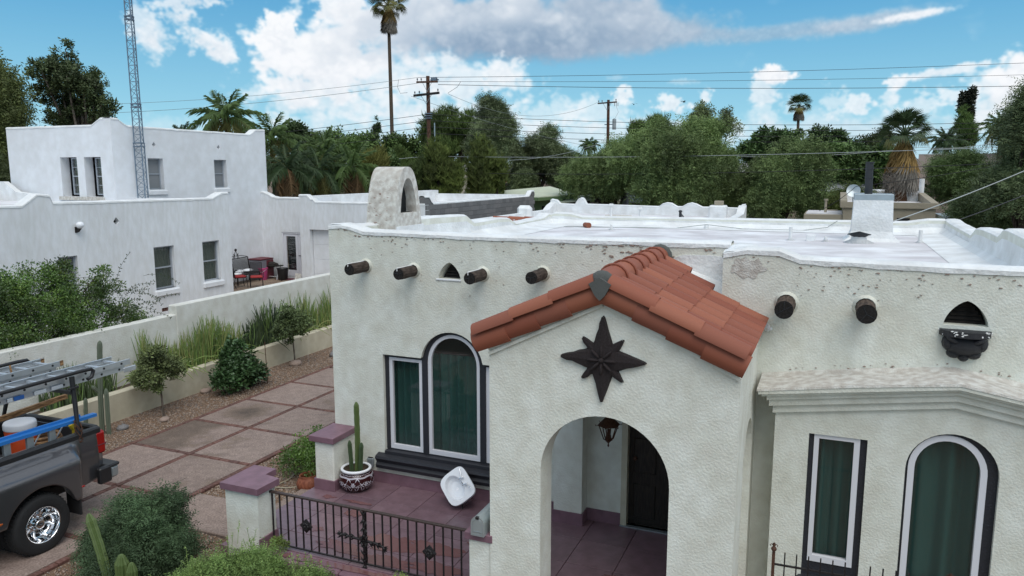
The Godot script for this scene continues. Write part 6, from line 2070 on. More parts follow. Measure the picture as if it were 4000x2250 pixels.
func truck() -> void:
	var o := Vector3(-10.42, 0.015, -6.36)
	var t := thing("pickup_truck", "dark grey pickup truck with dual rear wheels and black ladder rack on the driveway", "truck", o)
	var b: MB
	for sd in [1.0, -1.0]:
		# outer bed side with a bulging wheel flare: a skin from the top rail down to the wheel arch
		b = MB.new()
		var grid := []
		var nz := 76
		for i in nz + 1:
			var z := lerpf(-1.19, 1.30, float(i) / nz)
			var yl := 0.55 if absf(z) >= 0.47 else maxf(0.55, 0.42 + sqrt(maxf(0.0, 0.2401 - z * z)))
			if z < -0.47: yl = lerpf(0.52, 0.60, clampf((-0.47 - z) / 0.7, 0, 1))
			var bulge := 0.30 * smoothstep(-0.80, -0.56, z) * (1.0 - smoothstep(0.80, 1.15, z))
			var row := []
			for j in 25:
				var s := j / 24.0
				var y := lerpf(1.315, yl, s)
				var f: float = 0.0
				var dy := 1.245 - y
				if dy > 0: f = sin(minf(dy / 0.20, 1.0) * PI / 2)
				var base := 0.82 + 0.012 * sin(clampf((1.32 - y) / 0.7, 0, 1) * PI) - 0.05 * smoothstep(-1.08, -1.19, z)
				if y > 1.30: base -= 0.01
				row.append(Vector3(sd * (base + bulge * f - 0.03 * bulge * clampf(dy / 0.6, 0, 1)), y, z))
			# turned-in lip
			row.append(row[-1] + Vector3(-sd * 0.05, 0.0, 0)); row.append(row[-1] + Vector3(-sd * 0.16, 0.1, 0))
			grid.append(row)
		var nrm := []
		for i in nz + 1:
			var row := []
			for j in grid[i].size():
				var u: Vector3 = grid[mini(i + 1, nz)][j] - grid[maxi(i - 1, 0)][j]
				var w: Vector3 = grid[i][maxi(j - 1, 0)] - grid[i][mini(j + 1, grid[i].size() - 1)]
				row.append((w.cross(u) * sd).normalized())
			nrm.append(row)
		for i in nz:
			for j in grid[i].size() - 1:
				var q := [[i, j], [i, j + 1], [i + 1, j + 1], [i + 1, j]]
				if sd > 0: q.reverse()
				b.quadn(grid[q[0][0]][q[0][1]], grid[q[1][0]][q[1][1]], grid[q[2][0]][q[2][1]], grid[q[3][0]][q[3][1]], nrm[q[0][0]][q[0][1]], nrm[q[1][0]][q[1][1]], nrm[q[2][0]][q[2][1]], nrm[q[3][0]][q[3][1]])
		var side := put("bed_side", b.mesh(), M.truck_paint, t)
		b = MB.new()
		b.box(Vector3(sd * 0.77 - 0.055, 1.24, -1.17), Vector3(sd * 0.77 + 0.055, 1.338, 1.30), Transform3D(), 0.02)
		put("rail_cap", b.mesh(), M.black_plastic, side)
		put("bed_wall", box_of(Vector3(sd * 0.73 - 0.02, 0.76, -1.12), Vector3(sd * 0.73 + 0.02, 1.25, 1.26)), M.bed_liner, side)
		b = MB.new()
		b.box(Vector3(sd * 0.715 - 0.10, 0.93, -1.232), Vector3(sd * 0.715 + 0.115, 1.27, -1.06), Transform3D(), 0.03)
		var tl := put("tail_light", b.mesh(), M.tail_red, side)
		b = MB.new()
		b.box(Vector3(sd * 0.715 - 0.105, 1.055, -1.236), Vector3(sd * 0.715 + 0.118, 1.085, -1.055), Transform3D(), 0.01)
		put("light_divider", b.mesh(), M.maroon, tl)
		b = MB.new()
		b.ball(Vector3(sd * 1.105, 0.69, -0.60), Vector3(0.012, 0.014, 0.035), 5, 8)
		put("side_marker", b.mesh(), M.tail_red, side)
		b = MB.new()
		b.ball(Vector3(sd * 1.105, 0.64, 0.56), Vector3(0.014, 0.02, 0.05), 5, 8)
		put("side_marker", b.mesh(), M.amber, side)
		# mud flap and wheel house
		b = MB.new()
		b.box(Vector3(sd * 0.97 - 0.13, 0.30, -0.56), Vector3(sd * 0.97 + 0.13, 0.85, -0.535))
		put("mud_flap", b.mesh(), M.bed_liner, side)
		b = MB.new()
		b.wall(V2([-0.55, 1.0, 0.55, 1.0]), V2([-0.55, 0.5, 0.55, 0.5]), [], 0.02, Transform3D(Basis(Vector3(0, 0, -1), Vector3.UP, Vector3(1, 0, 0)), Vector3(sd * 0.5, 0, 0)))
		put("wheel_house", b.mesh(), M.bed_liner, side)
		b = MB.new()
		b.box(Vector3(minf(sd * 0.5, sd * 0.86), 0.97, -0.55), Vector3(maxf(sd * 0.5, sd * 0.86), 1.0, 0.55))
		put("wheel_house", b.mesh(), M.bed_liner, side)
		var w := Node3D.new()
		w.name = "rear_wheel" if sd > 0 else "rear_wheel_001"
		t.add_child(w)
		wheel(w, Vector3(sd * 0.99, 0.392, 0), sd, true)
		w = Node3D.new()
		w.name = "inner_wheel" if sd > 0 else "inner_wheel_001"
		t.add_child(w)
		wheel(w, Vector3(sd * 0.69, 0.392, 0), sd, false)
		w = Node3D.new()
		w.name = "front_wheel" if sd > 0 else "front_wheel_001"
		t.add_child(w)
		wheel(w, Vector3(sd * 0.80, 0.392, 4.0), sd, false)
	put("bed_floor", box_of(Vector3(-0.74, 0.72, -1.13), Vector3(0.74, 0.76, 1.28)), M.bed_liner, t)
	put("bed_front", box_of(Vector3(-0.82, 0.72, 1.262), Vector3(0.82, 1.33, 1.30)), M.bed_liner, t)
	b = MB.new()
	b.box(Vector3(-0.62, 0.70, -1.205), Vector3(0.62, 1.27, -1.13), Transform3D(), 0.02)
	var tg := put("tailgate", b.mesh(), M.truck_paint, t)
	b = MB.new()
	b.box(Vector3(-0.73, 1.262, -1.212), Vector3(0.73, 1.335, -1.122), Transform3D(), 0.02)
	put("tailgate_cap", b.mesh(), M.black_plastic, tg)
	b = MB.new()
	b.cbox(Vector3(0, 1.12, -1.21), Vector3(0.22, 0.07, 0.02), Transform3D(), 0.006)
	put("handle", b.mesh(), M.black_plastic, tg)
	b = MB.new()
	b.box(Vector3(-0.93, 0.54, -1.34), Vector3(0.93, 0.735, -1.18), Transform3D(), 0.04)
	var bp := put("rear_bumper", b.mesh(), M.galvanised, t)
	b = MB.new()
	b.box(Vector3(-0.94, 0.715, -1.345), Vector3(0.94, 0.765, -1.14), Transform3D(), 0.018)
	for s in [-1.0, 1.0]: b.box(Vector3(s * 0.90 - 0.045, 0.52, -1.20), Vector3(s * 0.90 + 0.045, 0.762, -1.0), Transform3D(), 0.02)
	put("bumper_pad", b.mesh(), M.black_plastic, bp)
	b = MB.new()
	b.tube([Vector3(-1.0, 0.392, 0), Vector3(1.0, 0.392, 0)], 0.06, 8)
	b.box(Vector3(-0.45, 0.42, -1.15), Vector3(0.45, 0.55, 4.6))
	put("chassis", b.mesh(), M.bed_liner, t)
	# cab and hood, in front of the bed
	b = MB.new()
	var fz := Transform3D(Basis(Vector3(0, 0, 1), Vector3.UP, Vector3(-1, 0, 0)), Vector3.ZERO)
	b.prism(PackedVector2Array([Vector2(1.36, 0.5), Vector2(3.42, 0.5), Vector2(3.55, 0.75), Vector2(4.0, 0.92), Vector2(4.45, 0.75), Vector2(4.6, 0.5), Vector2(5.0, 0.5), Vector2(5.02, 1.05), Vector2(4.9, 1.16), Vector2(3.6, 1.27), Vector2(1.36, 1.27)]), -0.97, 0.97, fz)
	var cab := put("cab_body", b.mesh(), M.truck_paint, t)
	b = MB.new()
	b.prism(PackedVector2Array([Vector2(1.36, 1.271), Vector2(3.55, 1.271), Vector2(2.95, 1.84), Vector2(2.6, 1.91), Vector2(1.6, 1.90), Vector2(1.42, 1.84)]), -0.80, 0.80, fz)
	put("cab_roof", b.mesh(), M.truck_paint, cab)
	b = MB.new()
	for s in [-1.0, 1.0]: b.prism(PackedVector2Array([Vector2(1.5, 1.32), Vector2(3.25, 1.32), Vector2(2.82, 1.78), Vector2(1.55, 1.78)]), s * 0.806 - 0.004, s * 0.806 + 0.004, fz)
	b.quad(Vector3(-0.6, 1.35, 1.35), Vector3(-0.6, 1.76, 1.39), Vector3(0.6, 1.76, 1.39), Vector3(0.6, 1.35, 1.35))
	b.quad(Vector3(-0.7, 1.31, 3.53), Vector3(0.7, 1.31, 3.53), Vector3(0.66, 1.80, 3.0), Vector3(-0.66, 1.80, 3.0))
	put("cab_glass", b.mesh(), M.flue, cab)
	# ladder rack
	var rk := Node3D.new()
	rk.name = "ladder_rack"
	t.add_child(rk)
	for z in [-0.84, 2.6]:
		for s in [1.0, -1.0]:
			b = MB.new()
			var foot := Vector3(s * 0.79, 1.33 if z < 0 else 1.85, z)
			if z > 0: foot = Vector3(s * 0.72, 1.86, z)
			b.tube([foot, foot + Vector3(-s * 0.01, 0.06, 0), Vector3(s * 0.70, 1.75 if z < 0 else 1.95, z - 0.05), Vector3(s * 0.68, 2.13, z - 0.05)], [0.03, 0.026, 0.034, 0.036], 8)
			put("rack_post", b.mesh(), M.black_plastic, rk)
	for s in [1.0, -1.0]:
		b = MB.new()
		b.tube([Vector3(s * 0.68, 2.03, -1.13), Vector3(s * 0.68, 2.05, -1.20), Vector3(s * 0.68, 2.13, -1.235), Vector3(s * 0.68, 2.165, -1.20), Vector3(s * 0.68, 2.17, -1.05), Vector3(s * 0.68, 2.15, 1.0), Vector3(s * 0.68, 2.15, 2.9)], 0.027, 8)
		put("rack_rail", b.mesh(), M.black_plastic, rk)
		b = MB.new()
		b.cbox(Vector3(s * 0.705, 1.97, -0.885), Vector3(0.05, 0.03, 0.14), Transform3D(), 0.006)
		put("rack_bracket", b.mesh(), M.black_plastic, rk)
	for z in [-0.86, 0.9, 2.6]:
		b = MB.new()
		b.beam(Vector3(-0.7, 1.905, z), Vector3(0.7, 1.905, z), 0.05, 0.045)
		put("rack_crossbar", b.mesh(), M.black_plastic, rk)
	b = MB.new()
	for i in 5:
		var pts := []
		for k in 9: pts.append(Vector3(0.79 + 0.045 * cos(k * 0.9 + i), 1.36 + 0.16 * sin(k * 0.5 + i * 1.3), -0.84 + 0.05 * sin(k * 0.9 + i)))
		b.tube(pts, 0.006, 5)
	put("tied_cord", b.mesh(), M.rusty_iron, rk)
	# ladders on the rack
	var l := thing("extension_ladder", "aluminium extension ladder nearest the camera on the truck's rack, reaching past the tailgate", "ladder", Vector3.ZERO, "aluminium ladders on the rack")
	ladder(l, -10.25, -9.85, -8.32, -3.4, 2.105, true)
	b = MB.new()
	b.cbox(Vector3(-9.843, 2.02, -6.55), Vector3(0.004, 0.055, 0.14))
	put("blue_label", b.mesh(), M.label_blue, l)
	b = MB.new()
	for z in [-6.85, -7.1, -6.43]: b.cbox(Vector3(-9.843, 2.02, z), Vector3(0.004, 0.05, 0.17 if z < -6.5 else 0.07))
	put("pale_label", b.mesh(), M.label_white, l)
	b = MB.new()
	b.box(Vector3(-9.87, 1.95, -8.42), Vector3(-9.85, 2.03, -8.2), Transform3D(), 0.008)
	b.box(Vector3(-10.25, 1.95, -8.42), Vector3(-10.23, 2.03, -8.2), Transform3D(), 0.008)
	put("foot", b.mesh(), M.aluminium, l)
	l = thing("extension_ladder", "weathered aluminium extension ladder with orange-edged ends on the far side of the rack", "ladder", Vector3.ZERO, "aluminium ladders on the rack")
	ladder(l, -11.02, -10.6, -7.76, -3.0, 2.135, true)
	b = MB.new()
	for x in [-11.02, -10.6]: b.box(Vector3(x - 0.006, 2.10, -7.775), Vector3(x + 0.006, 2.178, -7.72))
	put("orange_end", b.mesh(), M.plank, l)
	b = MB.new()
	b.tube([Vector3(-10.95, 2.2, -7.2), Vector3(-10.9, 2.1, -7.18), Vector3(-10.9, 1.98, -7.2), Vector3(-10.97, 1.93, -7.22)], 0.014, 6)
	put("rope_end", b.mesh(), M.plank, l)
	# load in the bed
	var x := thing("wooden_plank", "long brown wooden plank resting on the truck bed under the ladders", "plank")
	b = MB.new()
	b.beam(Vector3(-10.9, 1.52, -8.0), Vector3(-10.95, 1.36, -5.2), 0.045, 0.075)
	put("plank", b.mesh(), M.plank, x)
	x = thing("drink_cooler", "round orange drink cooler with white lid in the truck bed", "cooler", Vector3(-10.35, 1.06, -6.86))
	b = MB.new()
	b.lathe([Vector2(0.0, 0.0), Vector2(0.17, 0.0), Vector2(0.185, 0.03), Vector2(0.192, 0.2), Vector2(0.198, 0.38)], 28)
	put("cooler_body", b.mesh(), M.cooler_orange, x)
	b = MB.new()
	b.lathe([Vector2(0.203, 0.38), Vector2(0.208, 0.40), Vector2(0.206, 0.45), Vector2(0.195, 0.475), Vector2(0.15, 0.488), Vector2(0.0, 0.492)], 28)
	put("cooler_lid", b.mesh(), M.cooler_white, x)
	b = MB.new()
	for s in [-1.0, 1.0]: b.tube([Vector3(0.05, 0.30, s * 0.19), Vector3(0.06, 0.33, s * 0.245), Vector3(0.0, 0.22, s * 0.25), Vector3(-0.05, 0.2, s * 0.2)], 0.012, 6)
	put("handle", b.mesh(), M.cooler_white, x)
	x = thing("cooler_crate", "dark crate in the truck bed under the orange cooler", "crate", Vector3(-10.35, 0.775, -6.84))
	put("crate_body", box_of(Vector3(-0.25, 0, -0.3), Vector3(0.25, 0.285, 0.3), 0.015), M.bed_liner, x)
	x = thing("step_ladder", "blue stepladder with grey steps lying on edge along the near side of the truck bed", "ladder", Vector3(-9.74, 0, 0))
	b = MB.new()
	b.beam(Vector3(0.0, 1.50, -7.56), Vector3(0.0, 1.555, -4.6), 0.085, 0.045)
	put("blue_rail", b.mesh(), M.ladder_blue, x)
	b = MB.new()
	b.beam(Vector3(-0.055, 1.525, -7.36), Vector3(-0.055, 1.575, -4.6), 0.035, 0.06)
	put("blue_rail", b.mesh(), M.ladder_blue, x)
	for i in 8:
		b = MB.new()
		b.cbox(Vector3(0.0, 1.40, -6.88 + 0.315 * i), Vector3(0.05, 0.26, 0.09), Transform3D(), 0.004)
		put("step", b.mesh(), M.galvanised, x)
	for q in [[-7.08, -6.93], [-6.75, -6.6]]:
		b = MB.new()
		b.beam(Vector3(-0.03, 1.48, q[0]), Vector3(-0.06, 1.26, q[1]), 0.014, 0.014)
		put("brace", b.mesh(), M.aluminium, x)
	x = thing("hose_reel", "coil of brown hose lying in the truck bed beside the cooler", "hose", Vector3(-10.2, 1.02, -7.1))
	b = MB.new()
	for k in 4:
		var pts := []
		for i in 25: pts.append(Vector3(cos(TAU * i / 24.0) * (0.22 - 0.02 * k), 0.05 * k + 0.1, sin(TAU * i / 24.0) * (0.25 - 0.02 * k)))
		b.tube(pts, 0.022, 6)
	put("coil", b.mesh(), M.plank, x)
	x = thing("yellow_tool", "small yellow plastic tool tucked behind the rear post of the ladder rack", "tool", Vector3(-9.98, 1.30, -7.42))
	b = MB.new()
	b.cbox(Vector3(0, 0.07, 0), Vector3(0.05, 0.10, 0.12), Transform3D(Basis(Vector3.RIGHT, 0.5), Vector3.ZERO), 0.015)
	b.cbox(Vector3(0, 0.0, 0.04), Vector3(0.04, 0.14, 0.03), Transform3D(), 0.01)
	put("tool_body", b.mesh(), M.yellow, x)
	x = thing("white_tray", "white tray and boards lying in the truck bed behind the stepladder", "tray", Vector3(-9.95, 1.05, -6.75))
	put("tray", box_of(Vector3(-0.10, 0.0, -0.3), Vector3(0.14, 0.14, 0.25), 0.02), M.label_white, x)
	put("board", box_of(Vector3(-0.12, 0.142, -0.2), Vector3(0.10, 0.165, 0.5), 0.004), M.galvanised, x)
	x = thing("tool_box", "black tool box in the front of the truck bed", "tool box", Vector3(-10.5, 0.775, -5.6))
	put("box_body", box_of(Vector3(-0.6, 0.0, -0.25), Vector3(0.6, 0.5, 0.35), 0.02), M.bed_liner, x)
	put("box_lid", box_of(Vector3(-0.61, 0.502, -0.26), Vector3(0.61, 0.55, 0.36), 0.015), M.black_plastic, x)


# ---------------------------------------------------------------- plants: leaf clumps
var clump := {}

func leaf_quad(b: MB, o: Vector3, d: Vector3, side: Vector3, l: float, w: float) -> void:
	# a leaf of four faces: pointed, bent along its rib
	var n := d.cross(side)
	var m := o + d * l * 0.5 - n * w * 0.18
	b.tri(o, m + side * w * 0.5, m); b.tri(m, m + side * w * 0.5, o + d * l)
	b.tri(o, m, m - side * w * 0.5); b.tri(m, o + d * l, m - side * w * 0.5)

func make_clumps() -> void:
	var r := RandomNumberGenerator.new()
	r.seed = 99
	for kind in ["broad", "fine", "needle", "small", "plume"]:
		var b := MB.new()
		match kind:
			"broad":
				for i in 9:
					var d := Vector3(r.randf_range(-1, 1), r.randf_range(-0.5, 0.9), r.randf_range(-1, 1)).normalized()
					var s := d.cross(Vector3(r.randf_range(-1, 1), r.randf_range(-1, 1), r.randf_range(-1, 1))).normalized()
					leaf_quad(b, d * r.randf_range(0.05, 0.45), d, s, r.randf_range(0.45, 0.75), 0.32)
			"small":
				for i in 14:
					var d := Vector3(r.randf_range(-1, 1), r.randf_range(-0.6, 1.0), r.randf_range(-1, 1)).normalized()
					var s := d.cross(Vector3(r.randf_range(-1, 1), r.randf_range(-1, 1), r.randf_range(-1, 1))).normalized()
					leaf_quad(b, d * r.randf_range(0.1, 0.7), d, s, r.randf_range(0.3, 0.45), 0.2)
			"fine":      # sprays of narrow leaflets on hanging twigs
				for t in 5:
					var p := Vector3.ZERO
					var d := Vector3(r.randf_range(-1, 1), r.randf_range(-0.5, 0.7), r.randf_range(-1, 1)).normalized()
					for i in 5:
						var q := p + d * 0.2
						d = (d + Vector3(0, -0.14, 0)).normalized()
						var s := d.cross(Vector3(r.randf_range(-1, 1), 1, r.randf_range(-1, 1))).normalized()
						for e in [-1.0, 1.0]:
							var l: Vector3 = (s * e + d * 0.5 + Vector3(0, r.randf_range(-0.4, 0.2), 0)).normalized()
							var w := l.cross(d).normalized() * 0.028
							b.tri(q, q + l * 0.13 + d * 0.035, q + l * 0.26)
							b.tri(q, q + l * 0.26, q + l * 0.13 - d * 0.035 + w)
						p = q
			"needle":
				for i in 15:
					var d := Vector3(r.randf_range(-1, 1), r.randf_range(-0.3, 1.2), r.randf_range(-1, 1)).normalized()
					var s := d.cross(Vector3(r.randf_range(-1, 1), 0.3, r.randf_range(-1, 1))).normalized()
					var o := d * r.randf_range(0.0, 0.35)
					b.tri(o - s * 0.07, o + s * 0.07, o + d * r.randf_range(0.4, 0.75))
			"plume":
				for i in 12:
					var a := TAU * i / 12.0 + r.randf()
					var d := Vector3(cos(a) * 0.55, r.randf_range(0.7, 1.1), sin(a) * 0.55).normalized()
					var s := d.cross(Vector3(r.randf_range(-1, 1), 0.2, r.randf_range(-1, 1))).normalized()
					var o := d * r.randf_range(0.0, 0.3)
					b.tri(o - s * 0.045, o + s * 0.045, o + d * r.randf_range(0.6, 1.0))
		clump[kind] = b.mesh()

# points through a crown of overlapping lobes; gaps come from a noise
func crown(parent: Node, called: String, lobes: Array, n: int, kind: String, size: float, col: Color, m: Material, seed_: int, gap := -0.12, var_ := 0.35, hue := Color(0, 0, 0), droop := false) -> void:
	var r := RandomNumberGenerator.new()
	r.seed = seed_
	var nz := noise(0.9 / maxf(size * 3.0, 0.3), 3, seed_)
	var tone := noise(0.35 / maxf(size * 3.0, 0.3), 2, seed_ + 7)
	var xf := []
	var co := []
	var vol := 0.0
	for l in lobes: vol += pow(l[1].x * l[1].y * l[1].z, 0.72)
	for l in lobes:
		var want := int(n * pow(l[1].x * l[1].y * l[1].z, 0.72) / vol)
		var got := 0
		var tries := 0
		while got < want and tries < want * 4:
			tries += 1
			var d := Vector3(r.randfn(), r.randfn(), r.randfn()).normalized()
			if d.y < -0.55 and r.randf() < 0.6: continue
			var p: Vector3 = l[0] + d * l[1] * pow(r.randf(), 0.38) * (r.randf_range(0.8, 1.1) + (0.34 * r.randf() if r.randf() < 0.16 else 0.0))
			if nz.get_noise_3dv(p) < gap: continue
			got += 1
			var s := size * r.randf_range(0.6, 1.25)
			var e := Vector3(r.randf_range(-0.5, 0.5), r.randf() * TAU, r.randf_range(-0.5, 0.5)) if not droop else Vector3(r.randf_range(-0.25, 0.25), r.randf() * TAU, r.randf_range(-0.25, 0.25))
			xf.append(Transform3D(Basis.from_euler(e).scaled_local(Vector3(s, s * (1.5 if droop else 1.0), s)), p))
			var v := 1.0 + var_ * (tone.get_noise_3dv(p) * 1.5 + r.randf_range(-0.55, 0.55))
			var c := Color(col.r * v * 2.2, col.g * v * 2.15, col.b * v * 1.55)
			if r.randf() < 0.25: c = Color(c.r + hue.r, c.g + hue.g, c.b + hue.b)
			co.append(c)
	stuff(called, clump[kind], m, xf, co, parent)

func limb_tree(parent: Node, h0: float, r0: float, lobes: Array, m: Material, seed_: int, lean := Vector3.ZERO, twigs := 2) -> void:
	var r := RandomNumberGenerator.new()
	r.seed = seed_
	var b := MB.new()
	var fork := Vector3(0, h0, 0) + lean
	b.tube([Vector3(0, -0.1, 0), Vector3(0, h0 * 0.3, 0) + lean * 0.2, fork], [r0 * 1.35, r0, r0 * 0.82], 9)
	var tr := put("trunk", b.mesh(), m, parent)
	for l in lobes:
		b = MB.new()
		var e: Vector3 = l[0] + Vector3(0, l[1].y * 0.2, 0)
		var mid := fork.lerp(e, 0.5) + Vector3(r.randf_range(-0.2, 0.2), r.randf_range(0.0, 0.3), r.randf_range(-0.2, 0.2)) * fork.distance_to(e) * 0.3
		b.tube([fork - Vector3(0, r0, 0), fork.lerp(mid, 0.5) + Vector3(0, 0.05, 0), mid, e], [r0 * 0.62, r0 * 0.5, r0 * 0.36, r0 * 0.12], 6)
		for k in twigs:
			var q := mid.lerp(e, r.randf_range(0.1, 0.9))
			var d: Vector3 = Vector3(r.randf_range(-1, 1), r.randf_range(-0.1, 0.8), r.randf_range(-1, 1)) * l[1] * 0.85
			b.tube([q, q + d * 0.5 + Vector3(0, 0.05, 0), q + d], [r0 * 0.22, r0 * 0.14, r0 * 0.04], 5)
		put("limb", b.mesh(), m, tr)

func lobes_in(c: Vector3, rad: Vector3, n: int, s: float, seed_: int) -> Array:
	var r := RandomNumberGenerator.new()
	r.seed = seed_
	var o := []
	for i in n:
		var d := Vector3(r.randfn(), r.randfn() * 0.9, r.randfn()).normalized() * pow(r.randf(), 0.5)
		o.append([c + d * rad * (1.0 - s), rad * s * r.randf_range(0.75, 1.2)])
	return o

func reed_clump(called: String, label: String, x0: float, x1: float, z0: float, z1: float, y0: float, h: float, n: int, cols: Array, seed_: int, lean := 0.12, curl := 0.0, rad := 0.011) -> void:
	# leafless upright stems rising from the planter
	var o := thing(called, label, "shrub", Vector3((x0 + x1) * 0.5, y0, (z0 + z1) * 0.5), "leafless upright shrubs in the planter")
	var r := RandomNumberGenerator.new()
	r.seed = seed_
	for g in 3:
		var b := MB.new()
		for i in n / 3:
			var z := lerpf(z0, z1, r.randf())
			var x := lerpf(x0, x1, r.randf())
			var p := Vector3(x, y0, z) - o.position
			var t := sin((z - z0) / (z1 - z0) * 9.0 + seed_) * 0.22 + 0.85
			var l := h * t * r.randf_range(0.5, 1.12)
			var d := Vector3(r.randfn() * lean, 1, r.randfn() * lean * 1.3).normalized()
			var pts := [p]
			var k := 5
			var cu := Vector3(r.randfn(), 0, r.randfn()) * 0.05
			var loop := r.randf() < curl
			for j in k:
				if loop: d = (d + Vector3(cu.x * 6, -0.42, cu.z * 7)).normalized()
				else: d = (d + cu * 0.6 + Vector3(0, 0.02, 0)).normalized()
				pts.append(pts[-1] + d * l / k)
			b.tube(pts, [rad, rad, rad * 0.9, rad * 0.85, rad * 0.7, rad * 0.25], 5)
			if r.randf() < 0.35 and not loop:
				var q: Vector3 = pts[3]
				var e := (d + Vector3(r.randfn(), 0.3, r.randfn()) * 0.35).normalized()
				b.tube([q, q + e * l * 0.18, q + e * l * 0.36 + Vector3(0, 0.04, 0)], [rad * 0.7, rad * 0.6, rad * 0.2], 4)
		var st := put("stems", b.mesh(), cols[g], o)
		st.set_meta("kind", "stuff")

func near_plants() -> void:
	var G1 := mat("reed_light", lin(0.20, 0.29, 0.075), 0.65)
	var G2 := mat("reed_mid", lin(0.13, 0.205, 0.06), 0.65)
	var G3 := mat("reed_dark", lin(0.065, 0.10, 0.042), 0.7)
	var G4 := mat("reed_yellow", lin(0.26, 0.29, 0.10), 0.65)
	var G5 := mat("reed_deep", lin(0.028, 0.05, 0.024), 0.7)
	reed_clump("stem_shrub", "bright green mass of thin upright and curling stems in the middle of the planter", -13.72, -13.36, -14.65, -11.7, 0.45, 1.08, 620, [G1, G2, G4], 5, 0.10, 0.24, 0.012)
	reed_clump("stem_shrub", "dark green bundle of stiff leaning stems in the planter near the house corner", -13.72, -13.36, -16.9, -15.0, 0.45, 1.1, 360, [G3, G5, G2], 9, 0.20, 0.02, 0.016)
	reed_clump("stem_shrub", "yellowish green stems at the far end of the planter beside the house corner", -13.72, -13.36, -18.9, -16.7, 0.45, 1.12, 320, [G1, G2, G4], 13, 0.13, 0.2, 0.012)
	reed_clump("stem_shrub", "dark upright stems in the planter behind the truck's ladders", -13.72, -13.36, -11.0, -9.5, 0.45, 0.75, 220, [G3, G3, G2], 21, 0.09, 0.02, 0.012)
	# small trees in the gravel bed
	var col := Color(0.060, 0.078, 0.040)
	var t := thing("small_tree", "young grey-green tree with thin stem nearest the truck in the gravel", "tree", Vector3(-12.506, 0, -11.27), "young trees in the gravel bed")
	var lb := [[Vector3(-0.12, 1.02, 0.0), Vector3(0.36, 0.30, 0.40)], [Vector3(-0.1, 0.85, 0.25), Vector3(0.28, 0.26, 0.28)], [Vector3(-0.1, 0.9, -0.32), Vector3(0.3, 0.3, 0.3)], [Vector3(-0.1, 1.28, 0.05), Vector3(0.22, 0.22, 0.24)], [Vector3(0.0, 0.62, 0.1), Vector3(0.1, 0.1, 0.12)]]
	limb_tree(t, 0.62, 0.022, lb, M.bark_pale, 3, Vector3(-0.03, 0, 0))
	crown(t, "crown", lb, 1050, "broad", 0.105, col, M.leaf, 31, -0.2, 0.5, Color(0.02, 0.025, 0.0))
	t = thing("small_tree", "young darker-leaved tree with slanting stem in the gravel near the house corner", "tree", Vector3(-12.838, 0, -15.9), "young trees in the gravel bed")
	lb = [[Vector3(0.2, 1.15, 0.3), Vector3(0.38, 0.36, 0.45)], [Vector3(0.2, 1.05, -0.05), Vector3(0.3, 0.3, 0.36)], [Vector3(0.25, 1.0, 0.72), Vector3(0.25, 0.2, 0.28)], [Vector3(0.2, 1.42, 0.42), Vector3(0.25, 0.22, 0.3)], [Vector3(0.2, 0.72, 0.45), Vector3(0.12, 0.08, 0.14)]]
	limb_tree(t, 0.75, 0.02, lb, M.bark_pale, 4, Vector3(0.12, 0, 0.2))
	crown(t, "crown", lb, 1000, "broad", 0.10, Color(0.040, 0.058, 0.030), M.leaf, 32, -0.2, 0.5, Color(0.015, 0.02, 0.0))
	t = thing("fig_shrub", "dense dark green big-leaved shrub standing before the planter wall", "shrub", Vector3(-12.42, 0, -13.35))
	lb = [[Vector3(0, 0.42, 0), Vector3(0.42, 0.40, 0.55)], [Vector3(-0.1, 0.75, 0.0), Vector3(0.3, 0.25, 0.35)], [Vector3(-0.1, 1.0, -0.1), Vector3(0.2, 0.2, 0.24)], [Vector3(0.05, 0.3, -0.45), Vector3(0.35, 0.28, 0.3)], [Vector3(0.05, 0.3, 0.42), Vector3(0.33, 0.26, 0.28)]]
	limb_tree(t, 0.3, 0.03, lb, M.bark, 5)
	crown(t, "crown", lb, 900, "broad", 0.16, Color(0.020, 0.042, 0.020), M.leaf_gloss, 33, -0.3, 0.4)
	# big shrub over the boundary wall
	t = thing("wall_shrub", "big dark green arching shrub hanging over the white boundary wall at left", "shrub", Vector3(-14.9, 0.1, -9.85))
	lb = []
	for q in [[0, 2.0, 0.6, 0.7, 0.9, 1.2], [0.1, 2.3, -0.6, 0.7, 0.7, 0.9], [0.1, 1.8, -1.5, 0.6, 0.7, 0.7], [0.2, 2.5, 0.4, 0.5, 0.55, 0.8], [0, 2.2, 1.9, 0.7, 0.9, 1.1], [0.4, 1.5, -0.7, 0.6, 0.6, 0.9], [0.5, 1.55, 0.6, 0.55, 0.6, 1.0], [0.3, 2.75, -0.9, 0.28, 0.35, 0.3], [0.3, 2.35, -1.9, 0.35, 0.3, 0.4], [0.4, 1.7, -2.3, 0.4, 0.35, 0.4], [0.4, 1.45, -2.75, 0.25, 0.2, 0.32], [0.7, 1.3, -1.6, 0.35, 0.3, 0.45], [0.2, 2.9, -1.2, 0.12, 0.3, 0.14], [0.2, 2.7, -2.0, 0.12, 0.16, 0.25]]:
		lb.append([Vector3(q[0], q[1], q[2]), Vector3(q[3], q[4], q[5])])
	limb_tree(t, 0.6, 0.06, lb, M.bark, 6)
	crown(t, "crown", lb, 6000, "small", 0.14, Color(0.034, 0.062, 0.020), M.leaf_gloss, 34, -0.16, 0.6, Color(0.05, 0.06, 0.005))
	var r := RandomNumberGenerator.new()
	r.seed = 8
	var b := MB.new()
